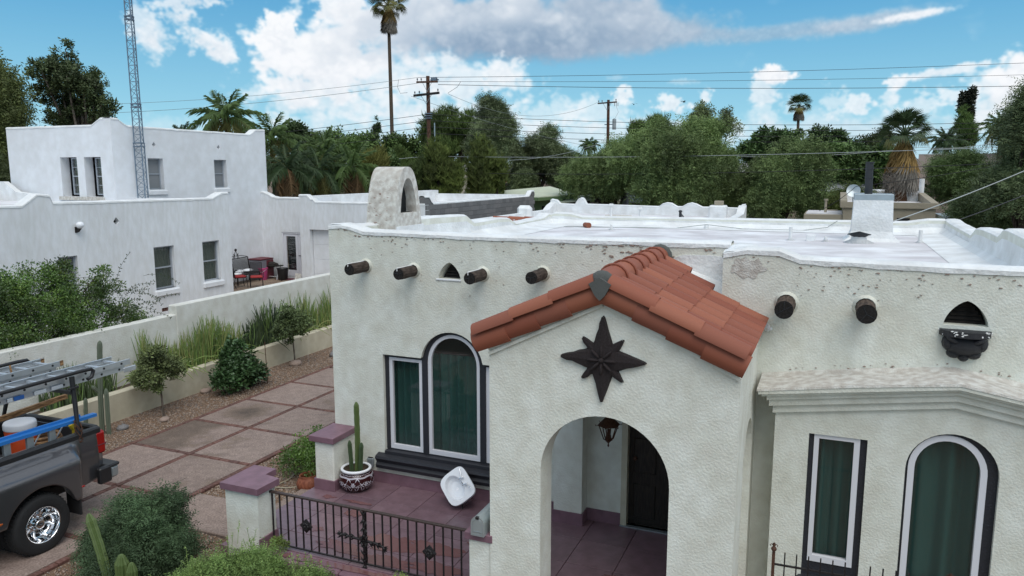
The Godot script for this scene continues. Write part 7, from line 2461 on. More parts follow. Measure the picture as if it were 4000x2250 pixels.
	for i in 70:      # loose arching sprays that leave the outline ragged
		var z := r.randf_range(-3.2, 1.5)
		var p := Vector3(r.randf_range(0.1, 0.7), r.randf_range(1.1, 2.6), z)
		var d := Vector3(r.randf_range(0.0, 0.8), r.randf_range(-0.4, 1.0), r.randf_range(-1.0, 0.4)).normalized()
		var l := r.randf_range(0.4, 0.9)
		var e := p
		for j in 9:
			var q := e + d * l / 9
			d = (d + Vector3(0, -0.13, 0)).normalized()
			b.tube([e, q], 0.004, 3, false)
			for k in 3:
				var s := d.cross(Vector3(r.randfn(), r.randfn(), r.randfn())).normalized()
				leaf_quad(b, q, (s + d * 0.4).normalized(), d, r.randf_range(0.035, 0.06), 0.024)
			e = q
	b.c.clear()
	var sp := put("sprays", b.mesh(), mat("spray_leaf", lin(0.045, 0.065, 0.024), 0.6), t)
	sp.set_meta("kind", "stuff")
	b = MB.new()
	for q in [[0.75, 2.35, 1.0]]: b.ball(Vector3(q[0], q[1], q[2]), Vector3(0.03, 0.035, 0.03), 5, 7)
	put("orange_flower", b.mesh(), M.cooler_orange, t)
	# cactus by the truck's tail
	t = thing("column_cactus", "tall grey-green columnar cactus with short arms standing behind the truck's tailgate", "cactus", Vector3(-12.72, 0, -10.0))
	put("tall_column", column(Vector3(0, -0.05, 0), Vector3(0.16, 1.86, 0.02), 0.046, 8, Vector3(0.0, 0, 0.02), 24).mesh(), M.cactus_grey, t)
	put("short_column", column(Vector3(-0.3, -0.05, 0.12), Vector3(-0.25, 0.72, 0.10), 0.036, 8).mesh(), M.cactus_grey, t)
	put("arm", column(Vector3(0.06, 0.82, 0.02), Vector3(0.02, 1.0, 0.16), 0.034, 8).mesh(), M.cactus_grey, t)
	put("arm", column(Vector3(0.14, -0.05, -0.03), Vector3(0.17, 0.92, -0.02), 0.04, 8).mesh(), M.cactus_grey, t)
	# low green bush behind the pillar
	t = thing("low_bush", "low bright green bush on the gravel between the driveway and the house corner pillar", "shrub", Vector3(-7.72, 0, -9.95))
	lb = [[Vector3(0, 0.32, 0), Vector3(0.42, 0.32, 0.42)], [Vector3(0.25, 0.38, -0.1), Vector3(0.35, 0.3, 0.35)], [Vector3(-0.3, 0.22, 0.2), Vector3(0.3, 0.22, 0.3)], [Vector3(0.1, 0.55, -0.1), Vector3(0.3, 0.22, 0.3)], [Vector3(0.3, 0.25, 0.35), Vector3(0.3, 0.24, 0.25)]]
	limb_tree(t, 0.12, 0.02, lb, M.bark, 7)
	crown(t, "crown", lb, 900, "small", 0.10, Color(0.048, 0.090, 0.026), M.leaf_gloss, 35, -0.3, 0.45, Color(0.02, 0.03, 0.0))
	# front yard
	t = thing("dark_front_bush", "dark blue-green rounded bush in the front gravel between the truck wheel and pillar", "shrub", Vector3(-7.62, 0, -6.5))
	lb = [[Vector3(0, 0.38, 0), Vector3(0.52, 0.36, 0.5)], [Vector3(0.25, 0.75, 0.0), Vector3(0.42, 0.34, 0.42)], [Vector3(-0.3, 0.62, 0.05), Vector3(0.38, 0.32, 0.4)], [Vector3(0.55, 0.52, 0.15), Vector3(0.30, 0.25, 0.30)], [Vector3(-0.42, 0.3, 0.2), Vector3(0.36, 0.3, 0.4)], [Vector3(0.2, 0.35, 0.5), Vector3(0.6, 0.35, 0.4)]]
	limb_tree(t, 0.15, 0.03, lb, M.bark, 8)
	crown(t, "crown", lb, 2600, "fine", 0.16, Color(0.022, 0.040, 0.022), M.leaf, 36, -0.06, 0.5, Color(0.006, 0.012, 0.006))
	var spots := [[Vector3(-6.12, 0, -5.75), 0.56, 0.70, 41, "feathery light green bush in the foreground left of the others"], [Vector3(-5.72, 0, -6.1), 0.62, 0.84, 42, "feathery light green bush in the foreground just before the gate pillar"], [Vector3(-5.2, 0, -6.35), 0.42, 0.60, 43, "feathery light green bush against the front edge of the terrace"]]
	for q in spots:
		t = thing("feathery_bush", q[4], "shrub", q[0], "feathery light green bushes in the foreground")
		lb = lobes_in(Vector3(0, q[2] * 0.55, 0), Vector3(q[1], q[2] * 0.62, q[1] * 0.85), 9, 0.5, q[3])
		limb_tree(t, 0.12, 0.02, lb, M.bark, q[3])
		crown(t, "crown", lb, 1900, "fine", 0.135, Color(0.058, 0.094, 0.034), M.leaf, q[3], -0.34, 0.5, Color(0.03, 0.035, 0.005))
		b = MB.new()
		r.seed = q[3]
		for i in 26:
			var p := Vector3(r.randf_range(-1, 1) * q[1] * 0.8, q[2] * r.randf_range(0.7, 0.95), r.randf_range(-1, 1) * q[1] * 0.6)
			var h := r.randf_range(0.15, 0.34)
			var e := p + Vector3(r.randfn() * 0.04, h, r.randfn() * 0.04)
			b.tube([p, e], 0.003, 3, false)
			for j in 10:
				var w := p.lerp(e, r.randf_range(0.25, 1.0))
				var dd := Vector3(r.randfn(), 0.5, r.randfn()).normalized()
				leaf_quad(b, w, dd, dd.cross(Vector3.UP).normalized(), 0.03, 0.014)
		put("shoots", b.mesh(), G1, t).set_meta("kind", "stuff")
	t = thing("column_cactus", "cluster of ribbed green cactus columns, one long and leaning, in the foreground", "cactus", Vector3(-7.22, 0, -5.66))
	put("leaning_column", column(Vector3(-0.02, -0.1, 0.0), Vector3(-0.42, 1.14, -0.08), 0.052, 11, Vector3(0.06, 0, 0), 24).mesh(), M.cactus_green, t)
	for q in [[0.20, 0.05, 0.84, 0.075], [0.30, 0.02, 0.75, 0.058], [0.02, 0.1, 0.48, 0.062], [0.11, 0.12, 0.50, 0.052], [0.33, 0.12, 0.42, 0.05], [-0.12, 0.14, 0.36, 0.06]]:
		put("short_column", column(Vector3(q[0], -0.1, q[1]), Vector3(q[0] * 1.08, q[2], q[1]), q[3], 10).mesh(), M.cactus_green, t)
	t = thing("weed_tuft", "small weedy tuft growing out of the crack beside the gate pillar on the terrace edge", "plant", Vector3(-6.2, 0.26, -7.22))
	crown(t, "leaves", [[Vector3(0, 0.08, 0), Vector3(0.13, 0.10, 0.07)]], 120, "small", 0.05, Color(0.07, 0.10, 0.03), M.leaf, 51, -0.5)
	t = thing("weed_tuft", "pale green weedy shoots in front of the right rosette of the railing", "plant", Vector3(-4.05, 0.0, -6.75))
	crown(t, "leaves", [[Vector3(0, 0.25, 0), Vector3(0.22, 0.28, 0.18)], [Vector3(-0.1, 0.45, 0), Vector3(0.12, 0.2, 0.1)]], 330, "small", 0.055, Color(0.10, 0.15, 0.04), M.leaf, 52, -0.3)
	# odds and ends in the gravel bed
	t = thing("garden_stake", "thin rusty stake standing in the gravel beside the dark shrub", "stake", Vector3(-12.21, 0, -14.1))
	b = MB.new()
	b.tube([Vector3(0, -0.1, 0), Vector3(-0.02, 1.0, 0.02)], 0.009, 6)
	put("stake", b.mesh(), M.rusty_iron, t)
	for q in [[-12.99, -12.93, 0.11, "flat brown stone against the foot of the planter wall"], [-12.25, -11.05, 0.09, "grey rounded stone beside the stem of the nearest young tree"], [-12.7, -15.75, 0.14, "pale rock at the foot of the farther young tree"], [-12.35, -17.0, 0.16, "dark rock in the gravel near the house corner"], [-12.6, -10.35, 0.10, "dark rock in the gravel by the tall grey cactus"]]:
		t = thing("garden_rock", q[3], "rock", Vector3(q[0], 0, q[1]))
		b = MB.new()
		var nz := noise(3.0, 3, int(q[2] * 1000))
		b.ball(Vector3(0, q[2] * 0.3, 0), Vector3(q[2], q[2] * 0.6, q[2] * 1.2), 8, 12)
		for i in b.v.size(): b.v[i] += b.v[i].normalized() * q[2] * 0.35 * nz.get_noise_3dv(b.v[i] * 9.0)
		put("rock", b.mesh(), M.block_2 if "dark" in q[3] else M.bare_plaster, t)


# ---------------------------------------------------------------- trees, palms, poles and houses behind
func tree(called: String, label: String, cat: String, pos: Vector3, c: Vector3, rad: Vector3, nl: int, ls: float, n: int, kind: String, size: float, col: Color, m: Material, seed_: int, group := "trees behind the houses", trunk := 0.18, gap := -0.12, bark: Material = null, droop := false, var_ := 0.42) -> Node3D:
	var t := thing(called, label, cat, pos, group)
	var lb := lobes_in(c, rad, nl, ls, seed_)
	limb_tree(t, maxf(0.6, (c.y - rad.y) * 0.8), trunk, lb, bark if bark else M.bark, seed_, Vector3(c.x * 0.3, 0, c.z * 0.3))
	crown(t, "crown", lb, n, kind, size, col, m, seed_, gap, var_, Color(0.012, 0.016, 0.002), droop)
	return t

func frond_mesh(len: float, leaf: float, n: int, curve: float, width := 0.017) -> ArrayMesh:
	# a feather frond along +x that arches down
	var b := MB.new()
	var pts := []
	for i in 13:
		var t := i / 12.0
		pts.append(Vector3(len * (t - 0.12 * curve * t * t), len * (0.30 * t - curve * 0.62 * t * t), 0))
	b.tube(pts, [0.035, 0.032, 0.03, 0.027, 0.025, 0.022, 0.02, 0.018, 0.016, 0.014, 0.011, 0.009, 0.006], 5, false)
	var r := RandomNumberGenerator.new()
	r.seed = 3
	for i in n:
		var t := lerpf(0.16, 1.0, float(i) / n)
		var f := t * 12.0
		var k := mini(int(f), 11)
		var p: Vector3 = pts[k].lerp(pts[k + 1], f - k)
		var d: Vector3 = (pts[k + 1] - pts[k]).normalized()
		var l := leaf * (sin(t * PI * 0.86 + 0.25) * 0.75 + 0.3) * r.randf_range(0.85, 1.1)
		for s in [-1.0, 1.0]:
			var q := (Vector3(0, 0.1, s) + d * r.randf_range(0.35, 1.15) + Vector3(0, r.randf_range(-0.35, 0.35), 0)).normalized()
			var tip := p + q * l + Vector3(0, -l * r.randf_range(0.35, 0.8), 0)
			var m := p + q * l * 0.55 + Vector3(0, -l * 0.05, 0)
			b.tri(p - d * width, m, p + d * width)
			b.tri(p - d * width * 0.5, tip, m + d * width)
			b.tri(m - d * width * 0.6, tip, m + d * width * 0.8)
	return b.mesh()

func fan_mesh(petiole: float, r0: float, n: int, spread := 2.5, droop := 0.25) -> ArrayMesh:
	var b := MB.new()
	b.tube([Vector3.ZERO, Vector3(petiole * 0.5, 0.04, 0), Vector3(petiole, 0, 0)], [0.03, 0.022, 0.016], 5, false)
	for i in n:
		var a := lerpf(-spread * 0.5, spread * 0.5, float(i) / (n - 1))
		var d := Vector3(cos(a), 0, sin(a))
		var s := Vector3(-sin(a), 0, cos(a))
		var o := Vector3(petiole, 0, 0)
		var l := r0 * (0.8 + 0.2 * cos(a))
		var w := l * spread / n * 0.42
		var m := o + d * l * 0.62 + Vector3(0, 0.05 * (i % 2) * r0, 0)
		b.tri(o, m - s * w, m + s * w)
		b.tri(m - s * w, o + d * l + Vector3(0, -droop * l, 0), m + s * w)
	return b.mesh()

func feather_palm(label: String, pos: Vector3, h: float, len: float, n: int, m1: Material, m2: Material, seed_: int, tilt0 := -0.5, tilt1 := 1.2, leaf := 0.5, trunk := 0.16, group := "feather palms") -> void:
	var t := thing("feather_palm", label, "palm tree", pos, group)
	var r := RandomNumberGenerator.new()
	r.seed = seed_
	var b := MB.new()
	var pts := []
	var ra := []
	for i in 12:
		pts.append(Vector3(0.06 * sin(i * 0.5 + seed_), h * i / 11.0 - 0.1, 0.06 * cos(i * 0.6)))
		ra.append(trunk * (1.25 - 0.35 * i / 11.0 + 0.05 * (i % 2)))
	b.tube(pts, ra, 10)
	put("trunk", b.mesh(), M.palm_bark, t)
	var fm := [frond_mesh(len, leaf, 24, 0.9), frond_mesh(len * 0.9, leaf, 21, 1.35), frond_mesh(len * 0.8, leaf * 0.8, 20, 0.5)]
	for i in n:
		var f := float(i) / n
		var el := lerpf(tilt1, tilt0, pow(f, 0.85)) + r.randf_range(-0.1, 0.1)
		var k := 2 if f < 0.2 else (0 if f < 0.6 else 1)
		put("frond", fm[k], m2 if f > 0.66 else m1, t, Transform3D(Basis(Vector3.UP, i * 2.4 + r.randf_range(-0.3, 0.3)) * Basis(Vector3.BACK, el) * Basis(Vector3.RIGHT, r.randf_range(-0.4, 0.4)), Vector3(0, h - 0.15, 0)))

func fan_palm(label: String, pos: Vector3, h: float, r0: float, n: int, skirt: float, sr: float, trunk: float, seed_: int, bark: Material, green: Material) -> void:
	var t := thing("fan_palm", label, "palm tree", pos, "fan palms")
	var r := RandomNumberGenerator.new()
	r.seed = seed_
	var b := MB.new()
	var pts := []
	var ra := []
	for i in 14:
		pts.append(Vector3(0.25 * trunk * sin(i * 0.35), h * i / 13.0 - 0.1, 0))
		ra.append(trunk * (1.2 - 0.35 * i / 13.0))
	b.tube(pts, ra, 10)
	put("trunk", b.mesh(), bark, t)
	var fm := [fan_mesh(r0 * 0.75, r0 * 0.8, 22), fan_mesh(r0 * 0.6, r0 * 0.75, 18, 2.2, 0.55)]
	for i in n:
		var f := float(i) / n
		var el := lerpf(1.35, -0.35, f) + r.randf_range(-0.12, 0.12)
		put("fan_leaf", fm[0] if f < 0.7 else fm[1], green if f < 0.88 else M.frond_olive, t, Transform3D(Basis(Vector3.UP, i * 2.4 + r.randf_range(-0.2, 0.2)) * Basis(Vector3.BACK, el) * Basis(Vector3.RIGHT, r.randf_range(-0.5, 0.5)), Vector3(0, h - 0.1, 0)))
	if skirt <= 0: return
	for lay in 2:     # hanging dead leaves, the newer gold ones above the old grey ones
		var xf := []
		var dead := MB.new()
		for i in 9:
			var a := lerpf(-0.55, 0.55, i / 8.0)
			var d := Vector3(sin(a), -cos(a), 0.12 * sin(i * 2.2))
			dead.tri(Vector3(0, 0, 0), d * 0.5 + Vector3(0.03, 0, 0.02), d)
			dead.tri(Vector3(0, 0, 0), d, d * 0.5 - Vector3(0.03, 0, 0.02))
		for i in 240:
			var f := r.randf() * 0.5 + (0.0 if lay == 0 else 0.46)
			var a := r.randf() * TAU
			var rad := sr * (0.30 + 0.55 * sin(minf(f * 1.5, 1.0) * PI * 0.5)) * r.randf_range(0.65, 1.0)
			var s := skirt * r.randf_range(0.28, 0.42)
			xf.append(Transform3D(Basis(Vector3.UP, a) * Basis(Vector3.RIGHT, -0.25 * r.randf()) * Basis(Vector3.BACK, r.randf_range(-0.15, 0.15)) * Basis.from_scale(Vector3.ONE * s), Vector3(sin(a) * rad, h - 0.25 - skirt * f * 0.72, cos(a) * rad)))
		stuff("skirt", dead.mesh(), M.skirt_gold if lay == 0 else M.skirt_grey, xf, [], t)

func power_pole(called: String, label: String, pos: Vector3, h: float, arms: Array, ang: float, rad := 0.145) -> Node3D:
	var t := thing(called, label, "utility pole", pos, "wooden utility poles")
	var b := MB.new()
	b.tube([Vector3(0, -0.2, 0), Vector3(0.02, h * 0.5, 0), Vector3(0.0, h, 0)], [rad * 1.15, rad, rad * 0.83], 12)
	put("pole", b.mesh(), M.pole_wood, t)
	for q in arms:      # [y, half length, turn, thick]
		b = MB.new()
		var d := Vector3(cos(ang + q[2]), 0, -sin(ang + q[2]))
		var o := Vector3(0, q[0], 0) + Vector3(d.z, 0, -d.x) * -0.16
		b.beam(o - d * q[1], o + d * q[1], 0.10, q[3])
		var ar := put("crossarm", b.mesh(), M.dark_wood if q[3] > 0.13 else M.pole_wood, t)
		b = MB.new()
		for s in [-1.0, 1.0]: b.beam(o + d * s * q[1] * 0.45, o + Vector3(0, -0.65, 0), 0.03, 0.02)
		put("arm_brace", b.mesh(), M.galvanised, ar)
		for s in [-0.92, -0.55, 0.92]:
			b = MB.new()
			b.lathe([Vector2(0.015, 0.0), Vector2(0.02, 0.06), Vector2(0.05, 0.08), Vector2(0.04, 0.13), Vector2(0.055, 0.15), Vector2(0.03, 0.20), Vector2(0.0, 0.21)], 8, Transform3D(Basis(), o + d * s * q[1] + Vector3(0, q[3] * 0.5, 0)))
			put("insulator", b.mesh(), M.insulator, ar)
	return t

func wire(label: String, p: Array, sag: float, r: float, m: Material) -> void:
	var pts := []
	for i in p.size() - 1:
		var a: Vector3 = p[i]
		var b2: Vector3 = p[i + 1]
		for k in 16:
			var f := k / 16.0
			pts.append(a.lerp(b2, f) - Vector3(0, sag * 4.0 * f * (1.0 - f), 0))
	pts.append(p[-1])
	var c := MB.new()
	var o: Vector3 = pts[0]
	c.tube(pts.map(func(q): return q - o), r, 5)
	var w := put("power_line", c.mesh(), m)
	w.position = o
	tag(w, label, "wire", "overhead wires")

func flat_house(called: String, label: String, pos: Vector3, ry: float, s: Vector3, wall: Material, parapet := 0.3, win := 0) -> Node3D:
	var h := thing(called, label, "house", pos, "houses half hidden behind the trees")
	h.rotation.y = ry
	var b := MB.new()
	var holes := []
	for i in win: holes.append(rect_hole(-s.x / 2 + s.x * (i + 0.35) / win, -s.x / 2 + s.x * (i + 0.65) / win, s.y * 0.3, s.y * 0.72))
	b.wall(V2([-s.x / 2, s.y, s.x / 2, s.y]), V2([-s.x / 2, -0.2, s.x / 2, -0.2]), holes, 0.25, xy(0, 0, s.z / 2))
	put("wall", b.mesh(), wall, h)
	for i in win: put("window", box_of(Vector3(-s.x / 2 + s.x * (i + 0.35) / win, s.y * 0.3, s.z / 2 - 0.2), Vector3(-s.x / 2 + s.x * (i + 0.65) / win, s.y * 0.72, s.z / 2 - 0.15)), M.flue, h)
	put("wall", box_of(Vector3(-s.x / 2, -0.2, -s.z / 2), Vector3(-s.x / 2 + 0.25, s.y, s.z / 2 - 0.252)), wall, h)
	put("wall", box_of(Vector3(s.x / 2 - 0.25, -0.2, -s.z / 2), Vector3(s.x / 2, s.y, s.z / 2 - 0.252)), wall, h)
	put("wall", box_of(Vector3(-s.x / 2 + 0.252, -0.2, -s.z / 2), Vector3(s.x / 2 - 0.252, s.y, -s.z / 2 + 0.25)), wall, h)
	put("roof", box_of(Vector3(-s.x / 2 + 0.25, s.y - parapet - 0.2, -s.z / 2 + 0.25), Vector3(s.x / 2 - 0.25, s.y - parapet, s.z / 2 - 0.25)), M.roof_white, h)
	var cp := MB.new()
	for e in [[Vector3(-s.x / 2 - 0.02, s.y, s.z / 2 - 0.27), Vector3(s.x / 2 + 0.02, s.y + 0.04, s.z / 2 + 0.02)], [Vector3(-s.x / 2 - 0.02, s.y, -s.z / 2 - 0.02), Vector3(s.x / 2 + 0.02, s.y + 0.04, -s.z / 2 + 0.27)]]: cp.box(e[0], e[1])
	put("coping", cp.mesh(), M.coating if wall != M.tan_plaster else M.tan_plaster, h).set_meta("kind", "stuff")
	return h

func back_houses() -> void:
	var b: MB
	# white wing right behind the roof, with rounded humps on its parapets
	var h := thing("rear_white_house", "long low white flat-roofed building with rounded parapet humps behind the main roof", "house", Vector3.ZERO)
	var top := [-11.9, 3.70, -11.85, 3.72, -11.6, 3.68, -11.45, 3.52, -10.75, 3.50, -10.6, 3.74, -10.45, 3.80, -10.35, 3.78, -10.2, 3.52, -6.95, 3.47, -6.8, 3.58, -6.6, 3.64, -6.4, 3.62, -6.15, 3.48, -5.95, 3.48, -5.75, 3.60, -5.55, 3.65, -5.35, 3.60, -5.1, 3.48, -3.62, 3.46, -3.5, 3.6, -3.35, 3.62]
	b = MB.new()
	b.wall(V2(top), V2([-11.9, -0.2, -3.35, -0.2]), [], 0.3, xy(0, 0, -33.0))
	put("back_wall", b.mesh(), M.coating, h)
	b = MB.new()
	for i in range(0, top.size() - 2, 2):
		var p := [Vector3(top[i], top[i + 1], -32.99), Vector3(top[i + 2], top[i + 3], -32.99)]
		b.quad(p[0] + Vector3(0, 0.0, 0.0), p[1], p[1] + Vector3(0, 0.04, -0.16), p[0] + Vector3(0, 0.04, -0.16))
		b.quad(p[0] + Vector3(0, 0.04, -0.16), p[1] + Vector3(0, 0.04, -0.16), p[1] + Vector3(0, 0, -0.32), p[0] + Vector3(0, 0, -0.32))
	put("parapet_coating", b.mesh(), M.coating, h)
	put("roof", box_of(Vector3(-11.6, 2.9, -32.99), Vector3(-3.6, 3.12, -22.2)), M.roof_white, h)
	b = MB.new()
	b.wall(V2([22.0, 3.22, 28.5, 3.24, 32.0, 3.3, 32.6, 3.55, 32.98, 3.6]), V2([22.0, -0.2, 32.98, -0.2]), [], 0.3, face_x(-3.3))
	b.wall(V2([-32.98, 3.6, -32.5, 3.5, -32.0, 3.3, -22.0, 3.3]), V2([-32.98, -0.2, -22.0, -0.2]), [], 0.3, Transform3D(Basis(Vector3(0, 0, 1), Vector3.UP, Vector3(-1, 0, 0)), Vector3(-11.9, 0, 0)))
	put("side_walls", b.mesh(), M.coating, h).set_meta("kind", "stuff")
	put("front_wall", box_of(Vector3(-11.598, -0.2, -22.2), Vector3(-3.602, 3.2, -21.9)), M.coating, h)
	b = MB.new()
	b.box(Vector3(-11.9, 2.6, -29.3), Vector3(-11.3, 3.62, -28.9), Transform3D(), 0.12)
	put("corner_pier", b.mesh(), M.coating, h)
	b = MB.new()
	b.box(Vector3(-4.7, 3.0, -32.6), Vector3(-4.0, 3.62, -32.0), Transform3D(), 0.06)
	var ch := put("roof_box", b.mesh(), M.coating, h)
	put("clay_cap", box_of(Vector3(-4.5, 3.62, -32.45), Vector3(-4.15, 3.80, -32.15), 0.02), M.tan_plaster, ch)
	for q in [[-7.95, -29.0, 0.55], [-7.4, -31.5, 0.3]]:
		b = MB.new()
		b.tube([Vector3(q[0], 3.1, q[1]), Vector3(q[0], 3.12 + q[2], q[1])], 0.05, 8)
		b.box(Vector3(q[0] - 0.08, 3.1 + q[2], q[1] - 0.08), Vector3(q[0] + 0.08, 3.2 + q[2], q[1] + 0.08), Transform3D(), 0.02)
		put("vent_pipe", b.mesh(), M.coating, h)
	b = MB.new()
	b.tube([Vector3(-5.1, 3.1, -28.0), Vector3(-5.1, 3.55, -28.0)], 0.05, 8)
	b.ball(Vector3(-5.1, 3.56, -28.0), Vector3(0.07, 0.05, 0.07), 5, 8)
	for k in 3: b.tube([Vector3(-5.08, 3.5 - 0.05 * k, -28.0), Vector3(-4.9, 3.28 - 0.03 * k, -28.0), Vector3(-4.6, 3.24, -28.05)], 0.012, 4)
	put("service_mast", b.mesh(), M.flue, h)
	b = MB.new()
	b.box(Vector3(-4.62, 3.1, -28.3), Vector3(-4.15, 3.3, -27.9), Transform3D(), 0.04)
	b.box(Vector3(-8.35, 3.1, -29.9), Vector3(-7.3, 3.28, -29.3), Transform3D(), 0.06)
	put("roof_hatch", b.mesh(), M.old_plaster, h).set_meta("kind", "stuff")
	# the strip of clay tiles below it
	var tr := Node3D.new()
	tr.name = "tile_strip"
	h.add_child(tr)
	var rg := barrel(0.11, 0.62, 0.01)
	for k in 5: put("ridge_tile", rg, M.clay_b if k % 2 else M.clay_a, tr, Transform3D(Basis(Vector3.BACK, -0.01), Vector3(-10.85 + 0.58 * k, 3.36 + 0.004 * k, -24.3)))
	var bt := barrel(0.105, 0.6, 0.008)
	for k in 15: put("roof_tile", bt, M.clay_a if k % 3 else M.clay_c, tr, Transform3D(Basis(Vector3(0.25, -0.5, 0.83).normalized(), Vector3(0, 0.86, 0.51).normalized(), Vector3(0.25, -0.5, 0.83).normalized().cross(Vector3(0, 0.86, 0.51).normalized())), Vector3(-10.75 + 0.2 * k, 3.28, -24.22)))
	b = MB.new()
	b.quad(Vector3(-10.9, 3.27, -24.3), Vector3(-10.6, 2.9, -23.6), Vector3(-7.9, 2.9, -23.6), Vector3(-7.9, 3.27, -24.3))
	put("strip_deck", b.mesh(), M.clay_c, tr)
	# green-trimmed shed and the brown low shed
	h = thing("green_shed", "pale-roofed wooden shed with green fascia beyond the grey block wall", "shed", Vector3(-18.2, 0, -48.0))
	var q5 := [Vector3(-4.3, 3.50, 1.4), Vector3(-2.2, 3.74, -0.6), Vector3(-0.1, 3.96, -2.6), Vector3(2.7, 3.52, -0.2), Vector3(0.75, 3.38, 2.0)]
	b = MB.new()
	for e in [[1, 4, 3], [1, 3, 2], [0, 4, 1]]: b.tri(q5[e[0]], q5[e[1]], q5[e[2]])
	for e in [[0, 4], [4, 3], [3, 2], [2, 1], [1, 0]]: b.quad(q5[e[0]] - Vector3(0, 0.06, 0), q5[e[1]] - Vector3(0, 0.06, 0), q5[e[1]], q5[e[0]])
	put("roof", b.mesh(), M.pale_green_roof, h)
	b = MB.new()
	for e in [[0, 4], [4, 3]]: b.beam(q5[e[0]] - Vector3(0, 0.16, 0), q5[e[1]] - Vector3(0, 0.16, 0), 0.05, 0.2)
	put("fascia", b.mesh(), M.green_trim, h)
	put("wall", box_of(Vector3(-3.4, 0, -1.0), Vector3(2.0, 3.2, 0.8)), M.green_trim, h)
	put("door_opening", box_of(Vector3(0.6, 0.2, 0.802), Vector3(1.5, 2.75, 0.82)), M.dark_room, h)
	h = thing("brick_shed", "low brown brick shed with pale slanting roof and dark eave beside the green shed", "shed", Vector3(-15.2, 0, -48.6))
	var q4 := [Vector3(-2.2, 3.22, 0.2), Vector3(-1.25, 2.98, 1.9), Vector3(2.1, 3.34, 0.4), Vector3(1.7, 3.60, -1.6)]
	put("wall", box_of(Vector3(-1.1, 0, -1.4), Vector3(1.9, 2.9, 0.2)), M.brown_brick, h)
	b = MB.new()
	b.quad(q4[0], q4[1], q4[2], q4[3])
	for e in [[0, 1], [1, 2], [2, 3], [3, 0]]: b.quad(q4[e[0]] - Vector3(0, 0.05, 0), q4[e[1]] - Vector3(0, 0.05, 0), q4[e[1]], q4[e[0]])
	var rf := put("roof", b.mesh(), M.pale_green_roof, h)
	for e in [[0, 1], [1, 2]]:
		b = MB.new()
		b.beam(q4[e[0]] - Vector3(0, 0.13, 0), q4[e[1]] - Vector3(0, 0.13, 0), 0.06, 0.15)
		put("eave_board", b.mesh(), M.dark_wood, rf)
	# tin carport under the mesquite
	h = thing("tin_carport", "open carport with corrugated tin roof half hidden under the big mesquite tree", "carport", Vector3(-9.4, 0, -48.6))
	h.rotation.y = 0.36
	b = MB.new()
	for i in 66:
		var x0 := -2.75 + i * 0.085
		b.quad(Vector3(x0, 3.06 + 0.025 * (i % 2), 0.8), Vector3(x0 + 0.085, 3.06 + 0.025 * ((i + 1) % 2), 0.8), Vector3(x0 + 0.085, 3.46 + 0.025 * ((i + 1) % 2), -1.6), Vector3(x0, 3.46 + 0.025 * (i % 2), -1.6))
	put("tin_roof", b.mesh(), M.tin, h)
	put("gable_wall", box_of(Vector3(-2.9, 0, -1.7), Vector3(-2.76, 3.75, 0.8)), M.grey_plastic, h)
	put("back_wall", box_of(Vector3(-2.7, 0, -1.75), Vector3(2.8, 3.6, -1.65)), M.old_plaster, h)
	for x in [-2.6, 0.2, 2.7]: put("post", box_of(Vector3(x - 0.06, 0, 0.6), Vector3(x + 0.06, 3.02, 0.72)), M.dark_wood, h)
	put("eave_beam", box_of(Vector3(-2.75, 2.93, 0.74), Vector3(2.85, 3.04, 0.8)), M.dark_wood, h)
	# tan house behind the square chimney
	h = thing("tan_house", "tan flat-roofed house with projecting rounded parapet behind the square chimney", "house", Vector3.ZERO)
	put("tower_wall", box_of(Vector3(0.42, -0.2, -46.0), Vector3(4.30, 3.36, -39.6), 0.03), M.tan_plaster, h)
	b = MB.new()
	b.wall(V2([0.30, 3.56, 4.42, 3.56]), V2([0.30, 3.30, 4.42, 3.30]), [], 0.35, xy(0, 0, -39.5))
	b.wall(V2([39.85, 3.56, 46.1, 3.86]), V2([39.85, 3.30, 46.1, 3.30]), [], 0.3, face_x(4.42))
	b.wall(V2([-46.1, 3.86, -39.85, 3.62]), V2([-46.1, 3.30, -39.85, 3.30]), [], 0.3, Transform3D(Basis(Vector3(0, 0, 1), Vector3.UP, Vector3(-1, 0, 0)), Vector3(0.30, 0, 0)))
	put("parapet", b.mesh(), M.tan_plaster, h).set_meta("kind", "stuff")
	put("roof", box_of(Vector3(0.6, 3.30, -46.1), Vector3(4.12, 3.42, -39.85)), M.roof_white, h)
	put("rear_parapet", box_of(Vector3(0.3, 3.3, -46.4), Vector3(4.4, 3.82, -46.1)), M.coating, h)
	put("low_wing", box_of(Vector3(-1.3, -0.2, -43.0), Vector3(0.418, 2.95, -39.7), 0.02), M.tan_plaster, h)
	put("wing_roof", box_of(Vector3(-1.2, 2.952, -42.8), Vector3(0.41, 3.0, -39.9)), M.roof_white, h)
	put("window", box_of(Vector3(2.74, 2.2, -39.58), Vector3(3.27, 2.86, -39.56)), M.dark_room, h)
	b = MB.new()
	b.tube([Vector3(-0.35, 2.9, -40.6), Vector3(-0.35, 3.62, -40.6)], 0.06, 8)
	b.tube([Vector3(-0.35, 3.58, -40.6), Vector3(-0.35, 3.66, -40.6)], 0.10, 8)
	b.box(Vector3(-0.3, 3.1, -40.7), Vector3(0.2, 3.14, -40.5))
	put("vent_stack", b.mesh(), M.tan_plaster, h)
	b = MB.new()
	b.ball(Vector3(2.1, 3.62, -42.0), Vector3(0.06, 0.16, 0.06), 5, 8)
	put("roof_vent", b.mesh(), M.flue, h)
	h = thing("brick_house", "dark red brick flat-roofed house with white roof behind the tan house", "house", Vector3(2.9, 0, -52.0))
	put("wall", box_of(Vector3(-2.2, 0, -2), Vector3(1.5, 3.62, 2)), M.brick_0, h)
	put("roof", box_of(Vector3(-2.3, 3.622, -2.1), Vector3(1.6, 3.86, 2.1), 0.03), M.roof_white, h)
